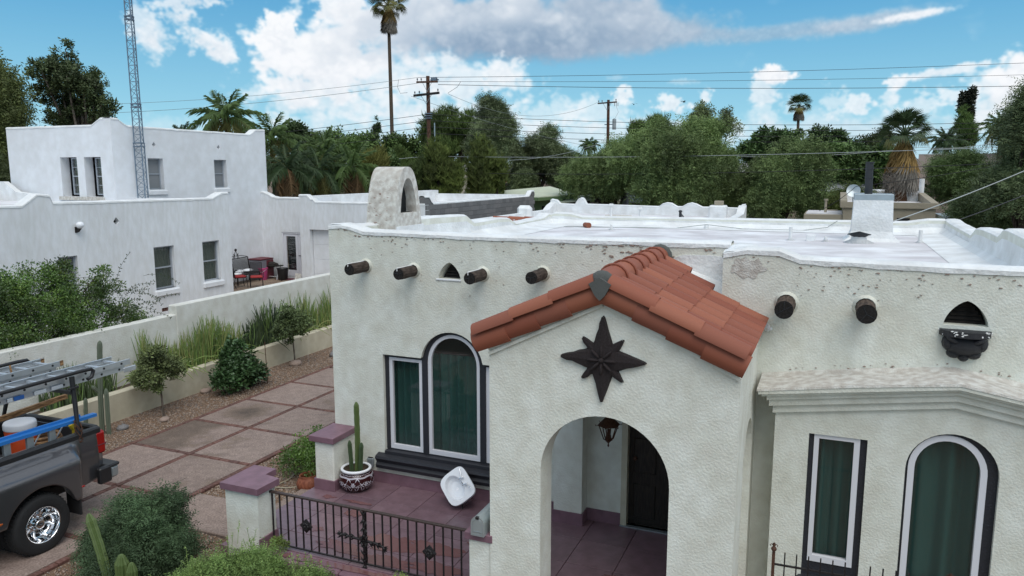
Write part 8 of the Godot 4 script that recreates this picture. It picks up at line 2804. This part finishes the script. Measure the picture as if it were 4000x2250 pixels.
	b = MB.new()
	b.tube([Vector3(1.85, 0, 0.5), Vector3(1.85, 4.55, 0.5)], 0.14, 8)
	put("pipe", b.mesh(), M.coating, h)
	h = thing("satellite_dish", "pale round satellite dish on the roof left of the black flue pipe", "dish", Vector3(0.85, 3.42, -40.8))
	b = MB.new()
	b.lathe([Vector2(0.0, 0.0), Vector2(0.16, 0.016), Vector2(0.31, 0.07), Vector2(0.315, 0.08), Vector2(0.155, 0.03), Vector2(0.0, 0.014)], 24, Transform3D(Basis(Vector3.RIGHT, 1.25), Vector3(0, 0.62, 0)))
	put("dish_bowl", b.mesh(), M.galvanised, h)
	b = MB.new()
	b.tube([Vector3(0, 0, -0.1), Vector3(0, 0.5, -0.1), Vector3(0, 0.62, -0.02)], 0.03, 6)
	put("dish_arm", b.mesh(), M.galvanised, h)
	# farther houses between the trees
	h = thing("tile_roof_house", "distant house with red tiled roof and pale flat wing between the trees", "house", Vector3(-31.2, 0, -82.0))
	put("wall", box_of(Vector3(-3.2, 0, -3), Vector3(0.8, 3.6, 2.0)), M.dark_wood, h)
	b = MB.new()
	for i in 24:
		var x0 := -3.4 + i * 0.18
		b.quad(Vector3(x0, 3.7, 2.4), Vector3(x0 + 0.14, 3.76, 2.4), Vector3(x0 + 0.14, 4.86, -0.5), Vector3(x0, 4.8, -0.5))
		b.quad(Vector3(x0 + 0.14, 3.76, 2.4), Vector3(x0 + 0.18, 3.7, 2.4), Vector3(x0 + 0.18, 4.8, -0.5), Vector3(x0 + 0.14, 4.86, -0.5))
	put("tile_roof", b.mesh(), M.clay_c, h)
	put("white_wing", box_of(Vector3(0.9, 0, -3), Vector3(7.2, 4.3, 1.5)), M.stucco_white, h)
	put("metal_roof", box_of(Vector3(1.2, 4.302, -2.8), Vector3(7.0, 4.38, 1.4)), M.galvanised, h)
	put("corner_pier", box_of(Vector3(0.7, 0, 1.502), Vector3(1.15, 4.8, 1.9)), M.stucco_white, h)
	h = thing("white_tower_house", "distant white stepped house with small capped chimney turret between the trees", "house", Vector3(-27.0, 0, -84.5))
	b = MB.new()
	b.wall(V2([-3.8, 5.45, -2.2, 5.45, -2.2, 5.3, -0.3, 5.3, 0.2, 5.8, 0.6, 5.8, 1.1, 5.0, 1.6, 4.7, 2.0, 4.6, 3.2, 4.6]), V2([-3.8, 0, 3.2, 0]), [], 3.0, Transform3D())
	put("wall", b.mesh(), M.stucco_white, h)
	b = MB.new()
	b.box(Vector3(0.1, 5.6, -0.9), Vector3(0.65, 6.35, -0.3), Transform3D(), 0.04)
	var tu := put("turret", b.mesh(), M.stucco_white, h)
	b = MB.new()
	b.lathe([Vector2(0.42, 6.32), Vector2(0.38, 6.4), Vector2(0.2, 6.62), Vector2(0.0, 6.7)], 8, Transform3D(Basis(), Vector3(0.37, 0, -0.6)))
	put("turret_cap", b.mesh(), M.galvanised, tu)
	h = thing("dark_gable_house", "distant low house with dark brown gable roof below the white turret", "house", Vector3(-26.5, 0, -72.0))
	put("wall", box_of(Vector3(-2.6, 0, -2), Vector3(3.5, 3.9, 2.0)), M.pink_plaster, h)
	b = MB.new()
	b.prism(PackedVector2Array([Vector2(-3.4, 3.75), Vector2(-0.9, 4.55), Vector2(3.4, 4.1), Vector2(3.4, 3.85), Vector2(-0.9, 4.3), Vector2(-3.4, 3.55)]), -2.2, 2.3)
	put("gable_roof", b.mesh(), M.dark_wood, h)
	flat_house("pink_house", "pale pinkish house wall glimpsed behind the hanging palm fronds", Vector3(-31.0, 0, -44.5), 0.3, Vector3(11, 4.35, 4), M.pink_plaster, 0.3, 3)
	h = thing("red_tile_house", "distant house with red tiled ridge and white metal roof right of the big mesquite", "house", Vector3(-0.6, 0, -62.0))
	put("wall", box_of(Vector3(-3.2, 0, -3), Vector3(2.6, 3.5, 1)), M.tan_plaster, h)
	b = MB.new()
	for i in 30: b.box(Vector3(-3.3 + 0.2 * i, 4.35, -1.2), Vector3(-3.14 + 0.2 * i, 4.62 - 0.04 * (i % 2), -0.9))
	put("tile_ridge", b.mesh(), M.clay_c, h).set_meta("kind", "stuff")
	b = MB.new()
	b.quad(Vector3(-3.3, 3.55, 1.4), Vector3(2.7, 3.55, 1.4), Vector3(2.7, 4.4, -0.9), Vector3(-3.3, 4.4, -0.9))
	put("metal_roof", b.mesh(), M.tin, h)
	flat_house("beige_block", "pale beige building glimpsed through the feathery tree at the right edge", Vector3(9.5, 0, -66.0), -0.2, Vector3(7, 6.2, 5), M.pink_plaster, 0.3, 0)
	h = thing("dark_lean_to", "low dark-roofed lean-to right of the tan house", "shed", Vector3(6.0, 0, -39.0))
	put("wall", box_of(Vector3(-1.5, 0, -2), Vector3(2.5, 2.9, 1)), M.stucco_white, h)
	put("roof", box_of(Vector3(-1.6, 2.902, -2.1), Vector3(2.6, 3.05, 1.2)), M.galvanised, h)

func poles_and_wires() -> void:
	var ang := -0.396       # the crossarms run with the picture's left to right
	var p1 := Vector3(-25.6, 0, -46.6)
	var t := power_pole("utility_pole", "tall brown utility pole with two crossarms in front of the pine tree", p1, 11.3, [[10.1, 1.35, 0.0, 0.15], [10.9, 0.75, 0.55, 0.12]], ang)
	var b := MB.new()
	for k in 3: b.tube([Vector3(0.25 + 0.16 * k, 11.0, -0.1), Vector3(0.25 + 0.16 * k, 11.22, -0.1)], 0.07, 8)
	b.box(Vector3(0.15, 11.0, -0.16), Vector3(0.75, 11.08, -0.04))
	put("switch_gear", b.mesh(), M.tower_steel, t)
	b = MB.new()
	for y in [8.5, 8.65, 8.8]: b.box(Vector3(-0.2, y, -0.2), Vector3(0.2, y + 0.06, 0.2), Transform3D(), 0.02)
	put("secondary_rack", b.mesh(), M.tower_steel, t)
	b = MB.new()
	b.tube([Vector3(0.62, 0, 0.3), Vector3(0.62, 8.2, 0.3)], 0.045, 6)
	put("conduit", b.mesh(), M.galvanised, t)
	b = MB.new()
	b.tube([Vector3(-1.9, 11.1, 0.6), Vector3(-2.0, 10.6, 0.6), Vector3(-1.85, 10.2, 0.5), Vector3(-1.3, 10.22, 0.5)], 0.012, 4)
	b.tube([Vector3(1.25, 10.2, -0.5), Vector3(1.75, 10.6, -0.9), Vector3(1.95, 10.95, -1.0)], 0.012, 4)
	put("jumper_wires", b.mesh(), M.wire_black, t).set_meta("kind", "stuff")
	var p2 := Vector3(-18.36, 0, -65.4)
	t = power_pole("utility_pole", "farther utility pole with one crossarm and a grey transformer above the mesquite", p2, 11.05, [[10.8, 1.02, 0.0, 0.11]], ang)
	b = MB.new()
	b.tube([Vector3(0.5, 8.55, -0.2), Vector3(0.5, 9.4, -0.2)], 0.17, 12)
	b.tube([Vector3(0.5, 9.4, -0.2), Vector3(0.5, 9.48, -0.2)], [0.17, 0.06], 12)
	put("transformer", b.mesh(), M.transformer_grey, t)
	b = MB.new()
	b.box(Vector3(-0.35, 8.95, -0.2), Vector3(0.5, 9.02, -0.12))
	put("bracket", b.mesh(), M.tower_steel, t)
	b = MB.new()
	for k in 3: b.tube([Vector3(0.55 + 0.15 * k, 10.78, 0), Vector3(0.55 + 0.15 * k, 10.5, 0)], 0.03, 5)
	b.tube([Vector3(0.7, 10.5, 0), Vector3(0.9, 10.0, 0), Vector3(0.6, 9.5, -0.1)], 0.012, 4)
	put("cutouts", b.mesh(), M.transformer_grey, t).set_meta("kind", "stuff")
	var p3 := Vector3(6.95, 0, -40.3)
	t = power_pole("utility_pole", "dark brown utility pole with grey meter cabinets at the right edge behind feathery leaves", p3, 7.4, [], ang, 0.10)
	b = MB.new()
	b.box(Vector3(-0.28, 4.35, 0.1), Vector3(0.12, 4.95, 0.35), Transform3D(), 0.02)
	b.box(Vector3(0.15, 4.3, 0.05), Vector3(0.36, 4.95, 0.4), Transform3D(), 0.02)
	put("meter_cabinet", b.mesh(), M.transformer_grey, t)
	# wires; the far ends stand where the next poles of the line would be
	var L := Vector3(-62, 0, -38)
	var d := Vector3(0.92, 0, -0.39)
	var R := Vector3(60, 0, -84)
	wire("uppermost overhead wire running right from the first pole", [p1 + Vector3(-0.6, 11.2, 0.3), R + Vector3(0, 15.6, 0)], 0.9, 0.014, M.wire_black)
	wire("second overhead wire below the uppermost, running right", [p1 + Vector3(0.6, 10.95, -0.3), R + Vector3(0, 14.2, 0)], 0.9, 0.012, M.wire_black)
	wire("third overhead wire, thickest of the upper three, running right", [p1 + Vector3(0.6, 10.75, -0.3), R + Vector3(0, 13.2, 0)], 1.1, 0.017, M.wire_black)
	wire("upper overhead wire running left from the first pole across the sky", [p1 + Vector3(-0.6, 11.2, 0.3), L + Vector3(0, 10.0, 0)], 0.7, 0.012, M.wire_grey)
	wire("lower pale overhead wire running left from the first pole across the sky", [p1 + Vector3(-0.4, 10.85, 0.3), L + Vector3(0, 9.2, 0)], 0.7, 0.014, M.wire_grey)
	for k in 4:
		wire(["topmost", "second", "third", "lowest"][k] + " of four parallel wires at the first pole's middle height", [L + Vector3(0, 6.0 - 0.35 * k, 0), p1 + Vector3(0, 8.8 - 0.42 * k, 0), p1 + (R - p1) * 0.42 + Vector3(0, 8.3 - 0.36 * k, 0), R + Vector3(0, 9.6 - 0.4 * k, 0)], 0.4, 0.016, M.wire_black)
	wire("wire from the first pole's long crossarm to the farther pole's crossarm", [p1 + Vector3(1.24, 10.15, -0.5), p2 + Vector3(-0.9, 10.82, 0.35)], 1.3, 0.012, M.wire_grey)
	wire("wire dropping from the first pole's crossarm down across the pine tree", [p1 + Vector3(-1.1, 10.0, 0.4), p2 + Vector3(6, 6.2, -2)], 0.8, 0.012, M.wire_grey)
	wire("pale communication cable running level across the whole tree line", [L + Vector3(0, 3.4, 6), p1 + Vector3(0, 6.0, 0.2), Vector3(6.95, 6.05, -40.1), Vector3(40, 7.2, -33)], 0.22, 0.013, M.wire_white)
	wire("thin black cable below the pale communication cable", [L + Vector3(0, 2.8, 6), p1 + Vector3(0, 4.95, 0.2), Vector3(6.95, 5.35, -40.1), Vector3(40, 6.2, -33)], 0.3, 0.016, M.wire_black)
	wire("thick pale cable rising from the tree to the farther pole", [Vector3(-22.0, 5.7, -47.0), p2 + Vector3(0, 7.6, 0.2)], 0.5, 0.014, M.wire_white)
	wire("pale cable from the fan palm to the mesquite on the right", [Vector3(-8.0, 6.0, -48.0), Vector3(4.2, 6.3, -48.2), Vector3(9.0, 6.9, -48.5)], 0.3, 0.013, M.wire_white)
	wire("thick white service cable slanting from the right edge down to the square chimney's roof", [Vector3(1.05, 4.02, -16.6), Vector3(5.4, 6.05, -18.6)], 0.10, 0.010, M.wire_white)
	wire("thin dark cable below the white service cable at right", [Vector3(2.3, 3.9, -18.7), Vector3(8.6, 5.6, -32.0)], 0.12, 0.012, M.wire_black)
	wire("thin dark cable crossing the tan house wall to the black flue", [Vector3(-0.6, 3.16, -38.9), Vector3(0.9, 4.3, -38.9), Vector3(8.0, 5.6, -39.0)], 0.1, 0.014, M.wire_black)
	for q in [[Vector3(-15.3, 10.3, -62.0), 0.4, "small dark bird in flight left of the farther pole"], [Vector3(-11.4, 10.4, -62.5), 2.4, "small dark bird gliding right of the other bird, nearest the farther pole"]]:
		t = thing("flying_bird", q[2], "bird", q[0], "birds in flight")
		t.rotation.y = q[1]
		b = MB.new()
		b.ball(Vector3.ZERO, Vector3(0.045, 0.04, 0.12), 6, 8)
		b.ball(Vector3(0, 0.015, 0.13), Vector3(0.03, 0.03, 0.035), 5, 7)
		b.tri(Vector3(0, 0, -0.08), Vector3(0.05, 0, -0.24), Vector3(-0.05, 0, -0.24))
		put("body", b.mesh(), M.bird_black, t)
		for s in [-1.0, 1.0]:
			b = MB.new()
			b.quad(Vector3(0, 0.02, 0.06), Vector3(0, 0.02, -0.06), Vector3(s * 0.16, 0.10, -0.07), Vector3(s * 0.15, 0.10, 0.05))
			b.quad(Vector3(s * 0.15, 0.10, 0.05), Vector3(s * 0.16, 0.10, -0.07), Vector3(s * 0.34, 0.05, -0.10), Vector3(s * 0.30, 0.06, 0.0))
			put("wing", b.mesh(), M.bird_black, t)

func background() -> void:
	var MES := Color(0.060, 0.088, 0.040)
	var MESG := Color(0.062, 0.082, 0.052)
	var DRK := Color(0.024, 0.042, 0.018)
	var PINE := Color(0.034, 0.054, 0.018)
	var OLV := Color(0.060, 0.062, 0.020)
	var b: MB
	# left: eucalyptus and willowy tree behind the white house
	tree("eucalyptus_tree", "tall dark loose-crowned tree rising behind the white two-storey house", "tree", Vector3(-44.5, 0, -35.5), Vector3(0, 10.2, 0), Vector3(3.5, 3.9, 3.2), 24, 0.26, 4200, "broad", 0.30, Color(0.030, 0.043, 0.022), M.leaf, 101, "trees behind the white house", 0.24, 0.16, M.bark_pale)
	var t := tree("willowy_tree", "broad feathery dark tree at the left edge behind the white house", "tree", Vector3(-46.0, 0, -29.5), Vector3(0.3, 7.6, 0), Vector3(4.0, 4.3, 3.6), 13, 0.48, 5200, "fine", 0.75, Color(0.052, 0.066, 0.026), M.leaf, 102, "trees behind the white house", 0.3, -0.16, null, true)
	tree("willowy_tree", "dark undergrowth tree left of the white house corner", "tree", Vector3(-39.0, 0, -24.5), Vector3(0, 3.6, 0), Vector3(2.6, 3.2, 2.6), 9, 0.5, 2200, "fine", 0.6, Color(0.034, 0.046, 0.02), M.leaf, 103, "trees behind the white house", 0.2, -0.2)
	# palms behind the white house and the garage
	feather_palm("tall feather palm with wind-blown arching fronds above the white house roof", Vector3(-31.1, 0, -33.7), 8.0, 2.3, 24, M.frond_green, M.frond_olive, 3, -0.75, 1.15, 0.62, 0.17)
	feather_palm("low palm head just showing over the white house roof left of the tall palm", Vector3(-39.5, 0, -38.8), 7.3, 1.5, 18, M.frond_dark, M.frond_olive, 4, -0.4, 1.1, 0.4)
	feather_palm("bushy feather palm right of the white house's tall wall", Vector3(-29.6, 0, -35.6), 6.9, 2.2, 24, M.frond_green, M.frond_olive, 5, -0.9, 1.2, 0.55)
	feather_palm("shaggy feather palm with brown hanging fronds nearest the white house's tall wall", Vector3(-27.6, 0, -34.2), 5.3, 2.2, 26, M.frond_dark, M.frond_brown, 6, -1.25, 1.0, 0.55)
	feather_palm("shaggy feather palm with brown hanging fronds in the middle of the palm row", Vector3(-26.9, 0, -36.1), 5.2, 2.3, 26, M.frond_dark, M.frond_olive, 7, -1.3, 1.0, 0.55)
	feather_palm("shaggy feather palm with brown hanging fronds nearest the arched chimney", Vector3(-25.7, 0, -37.6), 5.4, 2.3, 26, M.frond_green, M.frond_brown, 8, -1.3, 1.0, 0.55)
	feather_palm("leaning feather palm with pale frond tips left of the brown-tinged juniper", Vector3(-27.9, 0, -38.2), 6.2, 2.1, 22, M.frond_green, M.frond_olive, 9, -1.0, 1.2, 0.5)
	tree("dense_tree", "dense dark green tree close behind the row of shaggy palms", "tree", Vector3(-30.5, 0, -41.5), Vector3(0, 4.6, 0), Vector3(3.2, 2.4, 2.0), 12, 0.38, 3000, "broad", 0.40, Color(0.022, 0.038, 0.016), M.leaf, 141)
	tree("dense_tree", "dense green tree behind the palm nearest the arched chimney", "tree", Vector3(-27.6, 0, -43.0), Vector3(0, 4.4, 0), Vector3(2.4, 2.2, 1.8), 10, 0.38, 2400, "broad", 0.38, Color(0.026, 0.046, 0.017), M.leaf, 142)
	tree("round_tree", "dark rounded tree behind the palms left of the tall fan palm", "tree", Vector3(-38.2, 0, -50.4), Vector3(0, 6.6, 0), Vector3(2.1, 2.0, 2.0), 8, 0.5, 1700, "broad", 0.42, PINE, M.leaf, 104)
	tree("round_tree", "dark tree top peeping out above the bushy feather palm", "tree", Vector3(-36.9, 0, -46.7), Vector3(0, 7.4, 0), Vector3(1.4, 1.8, 1.4), 6, 0.5, 1000, "broad", 0.40, DRK, M.leaf, 105)
	tree("cypress_tree", "slim dark cypress spire left of the tall fan palm trunk", "tree", Vector3(-50.4, 0, -78.8), Vector3(0, 8.4, 0), Vector3(0.8, 4.0, 0.8), 16, 0.30, 1300, "needle", 0.45, Color(0.02, 0.034, 0.02), M.needle, 106)
	tree("juniper_tree", "brownish green rounded juniper left of the first utility pole", "tree", Vector3(-25.9, 0, -40.0), Vector3(0, 5.0, 0), Vector3(1.25, 2.6, 1.3), 9, 0.45, 2300, "plume", 0.42, OLV, M.needle, 107, "junipers behind the garage roof", 0.2, -0.2)
	tree("far_tree", "broad green tree left of the first utility pole behind the palm trunk", "tree", Vector3(-46.0, 0, -66.5), Vector3(0, 6.4, 0), Vector3(5.0, 3.4, 3.0), 12, 0.42, 3200, "broad", 0.5, Color(0.040, 0.068, 0.022), M.leaf, 108)
	tree("far_tree", "mid green tree filling the gap right of the thin palm trunk", "tree", Vector3(-36.0, 0, -60.0), Vector3(0, 6.2, 0), Vector3(4.0, 3.0, 2.6), 10, 0.42, 2600, "broad", 0.46, Color(0.036, 0.062, 0.020), M.leaf, 109)
	fan_palm("very tall thin fan palm with crown cut off by the photo's top edge", Vector3(-38.3, 0, -62.6), 19.9, 1.35, 34, 2.3, 0.70, 0.17, 11, M.palm_bark, M.frond_olive)
	tree("pine_tree", "big dark pine with rounded top behind the first utility pole", "tree", Vector3(-30.0, 0, -56.8), Vector3(0.6, 7.6, 0), Vector3(4.0, 4.2, 2.8), 20, 0.32, 5200, "plume", 0.52, PINE, M.needle, 110, "trees behind the houses", 0.3, -0.1)
	tree("pine_tree", "shoulder of dark pine foliage left of the first utility pole", "tree", Vector3(-33.2, 0, -56.0), Vector3(0, 5.4, 0), Vector3(2.0, 1.9, 1.8), 9, 0.42, 1500, "plume", 0.5, PINE, M.needle, 111)
	tree("mesquite_tree", "grey-green feathery tree against the right side of the big pine", "tree", Vector3(-24.6, 0, -54.3), Vector3(0, 7.5, 0), Vector3(2.5, 3.1, 2.2), 12, 0.40, 3400, "fine", 0.62, MESG, M.leaf, 112, "feathery trees behind the houses", 0.22, -0.05)
	tree("mesquite_tree", "lower drooping feathery tree right of the conical junipers", "tree", Vector3(-23.6, 0, -60.8), Vector3(0.4, 5.9, 0), Vector3(3.9, 3.1, 2.6), 14, 0.34, 3800, "fine", 0.68, MESG * 0.9, M.leaf, 113, "feathery trees behind the houses", 0.22, -0.05)
	tree("juniper_tree", "green cone-shaped juniper just right of the first utility pole", "tree", Vector3(-22.6, 0, -43.4), Vector3(0, 4.6, 0), Vector3(1.55, 3.0, 1.4), 12, 0.42, 3000, "plume", 0.42, Color(0.046, 0.062, 0.018), M.needle, 114, "junipers behind the garage roof", 0.2, -0.25)
	tree("juniper_tree", "largest green cone-shaped juniper right of the first utility pole", "tree", Vector3(-21.3, 0, -46.3), Vector3(0, 4.8, 0), Vector3(1.95, 3.4, 1.6), 14, 0.40, 3600, "plume", 0.42, Color(0.050, 0.068, 0.020), M.needle, 115, "junipers behind the garage roof", 0.2, -0.25)
	tree("juniper_tree", "dark low juniper filling in under the pine left of the pole foot", "tree", Vector3(-24.4, 0, -43.6), Vector3(0, 4.0, 0), Vector3(1.7, 2.2, 1.4), 9, 0.45, 2200, "plume", 0.42, Color(0.028, 0.042, 0.016), M.needle, 116, "junipers behind the garage roof", 0.2, -0.25)
	feather_palm("small far palm head above the low trees left of the farther pole", Vector3(-26.9, 0, -88.0), 8.1, 1.4, 18, M.frond_green, M.frond_dark, 12, -0.5, 1.2, 0.5)
	tree("far_tree", "low dark trees in the dip left of the farther pole", "tree", Vector3(-24.4, 0, -72.6), Vector3(0, 5.5, 0), Vector3(5.2, 2.2, 2.6), 14, 0.34, 3200, "fine", 0.6, Color(0.035, 0.058, 0.024), M.leaf, 117)
	tree("far_tree", "green bush below the farther pole beside the white turret house", "tree", Vector3(-20.2, 0, -62.0), Vector3(0, 4.4, 0), Vector3(3.0, 2.0, 2.0), 9, 0.42, 1900, "fine", 0.58, MES, M.leaf, 118)
	tree("far_tree", "dark small tree in front of the distant white wing", "tree", Vector3(-21.4, 0, -53.2), Vector3(0, 3.6, 0), Vector3(1.3, 1.7, 1.2), 7, 0.45, 1200, "fine", 0.5, Color(0.04, 0.055, 0.03), M.leaf, 119)
	# the big mesquite and its neighbours
	t = thing("big_mesquite_tree", "broad feathery green mesquite with dark forked trunk behind the white roofs", "tree", Vector3(-7.35, 0, -45.2), "feathery trees behind the houses")
	var lb := lobes_in(Vector3(-0.4, 4.9, 0), Vector3(5.4, 2.9, 3.6), 30, 0.28, 120)
	limb_tree(t, 2.4, 0.26, lb, M.bark, 120, Vector3(0.15, 0, 0), 3)
	crown(t, "crown", lb, 11000, "fine", 0.50, MES, M.leaf, 120, -0.08, 0.5, Color(0.012, 0.016, 0.0), true)
	tree("mesquite_tree", "lighter feathery tree joining the big mesquite on its left side", "tree", Vector3(-12.6, 0, -47.6), Vector3(-0.6, 4.7, 0), Vector3(3.4, 2.6, 2.6), 14, 0.34, 4200, "fine", 0.50, MES * 1.05, M.leaf, 121, "feathery trees behind the houses", 0.2, -0.1, null, true)
	tree("mesquite_tree", "feathery tree joining the big mesquite on its right side above the roofs", "tree", Vector3(-2.9, 0, -45.0), Vector3(0.3, 4.4, 0), Vector3(3.2, 2.7, 2.4), 14, 0.34, 4200, "fine", 0.48, MES * 0.88, M.leaf, 122, "feathery trees behind the houses", 0.2, -0.1, null, true)
	tree("pine_tree", "dark pine top left of the airy tree above the mesquite", "tree", Vector3(-14.6, 0, -63.0), Vector3(0, 7.6, 0), Vector3(2.4, 2.3, 2.0), 11, 0.38, 2200, "plume", 0.5, PINE, M.needle, 123)
	tree("airy_tree", "tall airy thin-leaved tree showing sky between its twigs behind the mesquite", "tree", Vector3(-8.1, 0, -54.5), Vector3(0, 7.5, 0), Vector3(2.3, 2.5, 2.0), 14, 0.34, 1700, "small", 0.34, Color(0.062, 0.078, 0.046), M.leaf, 124, "feathery trees behind the houses", 0.16, 0.10, M.bark_pale)
	tree("far_tree", "dark green tree left of the thin far palm", "tree", Vector3(-5.6, 0, -64.0), Vector3(0, 6.4, 0), Vector3(2.5, 2.4, 2.0), 9, 0.42, 2200, "broad", 0.45, Color(0.030, 0.058, 0.022), M.leaf, 125)
	tree("far_tree", "dark open-branched tree right of the thin far palm", "tree", Vector3(-0.9, 0, -66.4), Vector3(0, 6.6, 0), Vector3(3.2, 2.7, 2.4), 12, 0.36, 2300, "broad", 0.42, Color(0.026, 0.046, 0.02), M.leaf, 126, "trees behind the houses", 0.28, 0.02)
	tree("far_tree", "dense green tree behind the thin far palm's foot", "tree", Vector3(-3.6, 0, -75.0), Vector3(0, 6.6, 0), Vector3(3.6, 2.6, 2.2), 10, 0.42, 2200, "broad", 0.5, Color(0.036, 0.064, 0.024), M.leaf, 127)
	tree("far_tree", "wide mid-green trees between the mesquite and the skirted fan palm", "tree", Vector3(1.3, 0, -63.0), Vector3(0, 5.0, 0), Vector3(4.6, 2.8, 2.6), 16, 0.32, 3800, "broad", 0.48, Color(0.040, 0.068, 0.026), M.leaf, 128)
	tree("far_tree", "thin-topped tree left of the skirted fan palm", "tree", Vector3(2.9, 0, -74.0), Vector3(0, 6.6, 0), Vector3(2.6, 2.4, 2.0), 10, 0.36, 1500, "small", 0.42, Color(0.034, 0.048, 0.024), M.leaf, 129, "trees behind the houses", 0.2, 0.04)
	tree("far_tree", "bright green shrubby tree below the skirted fan palm on its left", "tree", Vector3(0.6, 0, -49.5), Vector3(0, 3.0, 0), Vector3(2.8, 1.8, 1.8), 9, 0.42, 2000, "fine", 0.5, Color(0.058, 0.078, 0.026), M.leaf, 130)
	fan_palm("thin far fan palm with small head above the dark trees", Vector3(-5.36, 0, -120.0), 14.3, 1.35, 26, 1.9, 0.75, 0.22, 13, M.palm_bark, M.frond_dark)
	fan_palm("stout fan palm with golden and grey skirt of dead leaves behind the tan house", Vector3(3.25, 0, -46.0), 6.95, 1.02, 36, 2.9, 0.72, 0.30, 14, M.palm_bark_red, M.frond_dark)
	t = thing("bare_shrub", "leafless pale grey small tree left of the skirted fan palm", "tree", Vector3(2.6, 0, -44.6))
	b = MB.new()
	var r := RandomNumberGenerator.new()
	r.seed = 41
	b.tube([Vector3(0, 0, 0), Vector3(0.03, 2.5, 0), Vector3(0.05, 5.2, 0)], [0.06, 0.045, 0.012], 6)
	for i in 60:
		var y := r.randf_range(2.8, 5.0)
		var d := Vector3(r.randfn(), r.randf_range(0.3, 1.1), r.randfn() * 0.6).normalized()
		var l := r.randf_range(0.4, 1.0) * (5.9 - y) * 0.5
		var p := Vector3(0.03, y, 0)
		b.tube([p, p + d * l * 0.6, p + d * l + Vector3(0, 0.1, 0)], [0.016, 0.011, 0.004], 4, false)
		b.tube([p + d * l * 0.5, p + d * l * 0.5 + Vector3(r.randfn(), 0.6, r.randfn()) * 0.2], [0.009, 0.003], 4, false)
	put("bare_twigs", b.mesh(), M.bark_pale, t)
	tree("cypress_tree", "slim dark spire-like tree rising above the ivy-covered tree at right", "tree", Vector3(11.6, 0, -88.5), Vector3(0, 11.4, 0), Vector3(0.75, 2.6, 0.75), 12, 0.32, 800, "broad", 0.42, Color(0.014, 0.016, 0.014), M.leaf, 131)
	tree("ivy_tree", "cone-shaped green tree under the slim dark spire", "tree", Vector3(11.5, 0, -85.9), Vector3(0, 8.6, 0), Vector3(1.7, 3.0, 1.6), 10, 0.40, 1800, "plume", 0.5, Color(0.040, 0.066, 0.022), M.needle, 132)
	feather_palm("small dark date palm right of the skirted fan palm", Vector3(7.9, 0, -69.7), 7.4, 1.7, 26, M.frond_dark, M.frond_dark, 15, -0.6, 1.3, 0.42, 0.22)
	feather_palm("feather palm at the right edge behind the blurred feathery tree", Vector3(10.3, 0, -62.0), 8.0, 1.8, 26, M.frond_green, M.frond_olive, 16, -0.7, 1.3, 0.42, 0.22)
	tree("mesquite_tree", "large feathery grey-green tree at the right edge of the photo", "tree", Vector3(6.5, 0, -33.0), Vector3(0, 5.9, 0), Vector3(2.5, 3.3, 2.4), 16, 0.34, 4200, "fine", 0.46, Color(0.050, 0.070, 0.042), M.leaf, 133, "feathery trees behind the houses", 0.2, 0.06)
	tree("mesquite_tree", "lower dark feathery tree right of the tan house", "tree", Vector3(6.1, 0, -37.4), Vector3(0, 3.1, 0), Vector3(2.3, 2.3, 2.0), 11, 0.42, 3600, "fine", 0.46, Color(0.034, 0.052, 0.024), M.leaf, 134, "feathery trees behind the houses", 0.2, -0.15)
	tree("far_tree", "dark green trees right of the skirted fan palm behind the cables", "tree", Vector3(7.6, 0, -58.0), Vector3(0, 4.4, 0), Vector3(3.4, 2.6, 2.2), 11, 0.4, 2400, "fine", 0.55, Color(0.036, 0.058, 0.024), M.leaf, 135)
	# low mass of garden greenery that closes the gaps at eye level, and the far town's trees
	var xf := []
	var co := []
	r.seed = 61
	for i in 9000:
		var a := deg_to_rad(r.randf_range(-66, 22))
		var dd := r.randf_range(62, 135)
		var p := Vector3(sin(a) * dd, 0, -cos(a) * dd)
		p.y = r.randf_range(0.4, 3.6 + 1.6 * sin(a * 17.0) + 1.2 * sin(a * 43.0))
		var s := r.randf_range(0.6, 1.1)
		xf.append(Transform3D(Basis.from_euler(Vector3(r.randf(), r.randf() * TAU, r.randf())).scaled_local(Vector3.ONE * s), p))
		var v := r.randf_range(0.6, 1.3)
		co.append(Color(0.048 * v, 0.078 * v, 0.030 * v))
	stuff("far_greenery", clump.broad, M.leaf, xf, co, self)
	# hills on the horizon
	var hn := noise(0.004, 4, 71)
	b = MB.new()
	var ring := []
	for i in 121:
		var a := deg_to_rad(lerpf(-100, 60, i / 120.0))
		var o := Vector3(sin(a), 0, -cos(a))
		var y := 60.0 + 55.0 * hn.get_noise_1d(i * 9.0) + 70.0 * smoothstep(0.6, 0.95, i / 120.0)
		ring.append([o * 4600 + Vector3(0, -5, 0), o * 5200 + Vector3(0, y * 0.6, 0), o * 5700 + Vector3(0, y, 0)])
	for i in 120:
		for j in 2: b.quad(ring[i][j], ring[i + 1][j], ring[i + 1][j + 1], ring[i][j + 1])
	put("hills", b.mesh(), M.hill_rock).set_meta("kind", "structure")

func _ready() -> void:
	rng.seed = 20240
	environment()
	materials()
	house()
	ground()
	gate_pillars()
	iron_railing()
	wall_ornaments()
	terrace_things()
	white_house()
	garden_walls()
	patio()
	antenna_tower()
	truck()
	make_clumps()
	near_plants()
	back_houses()
	background()
	poles_and_wires()
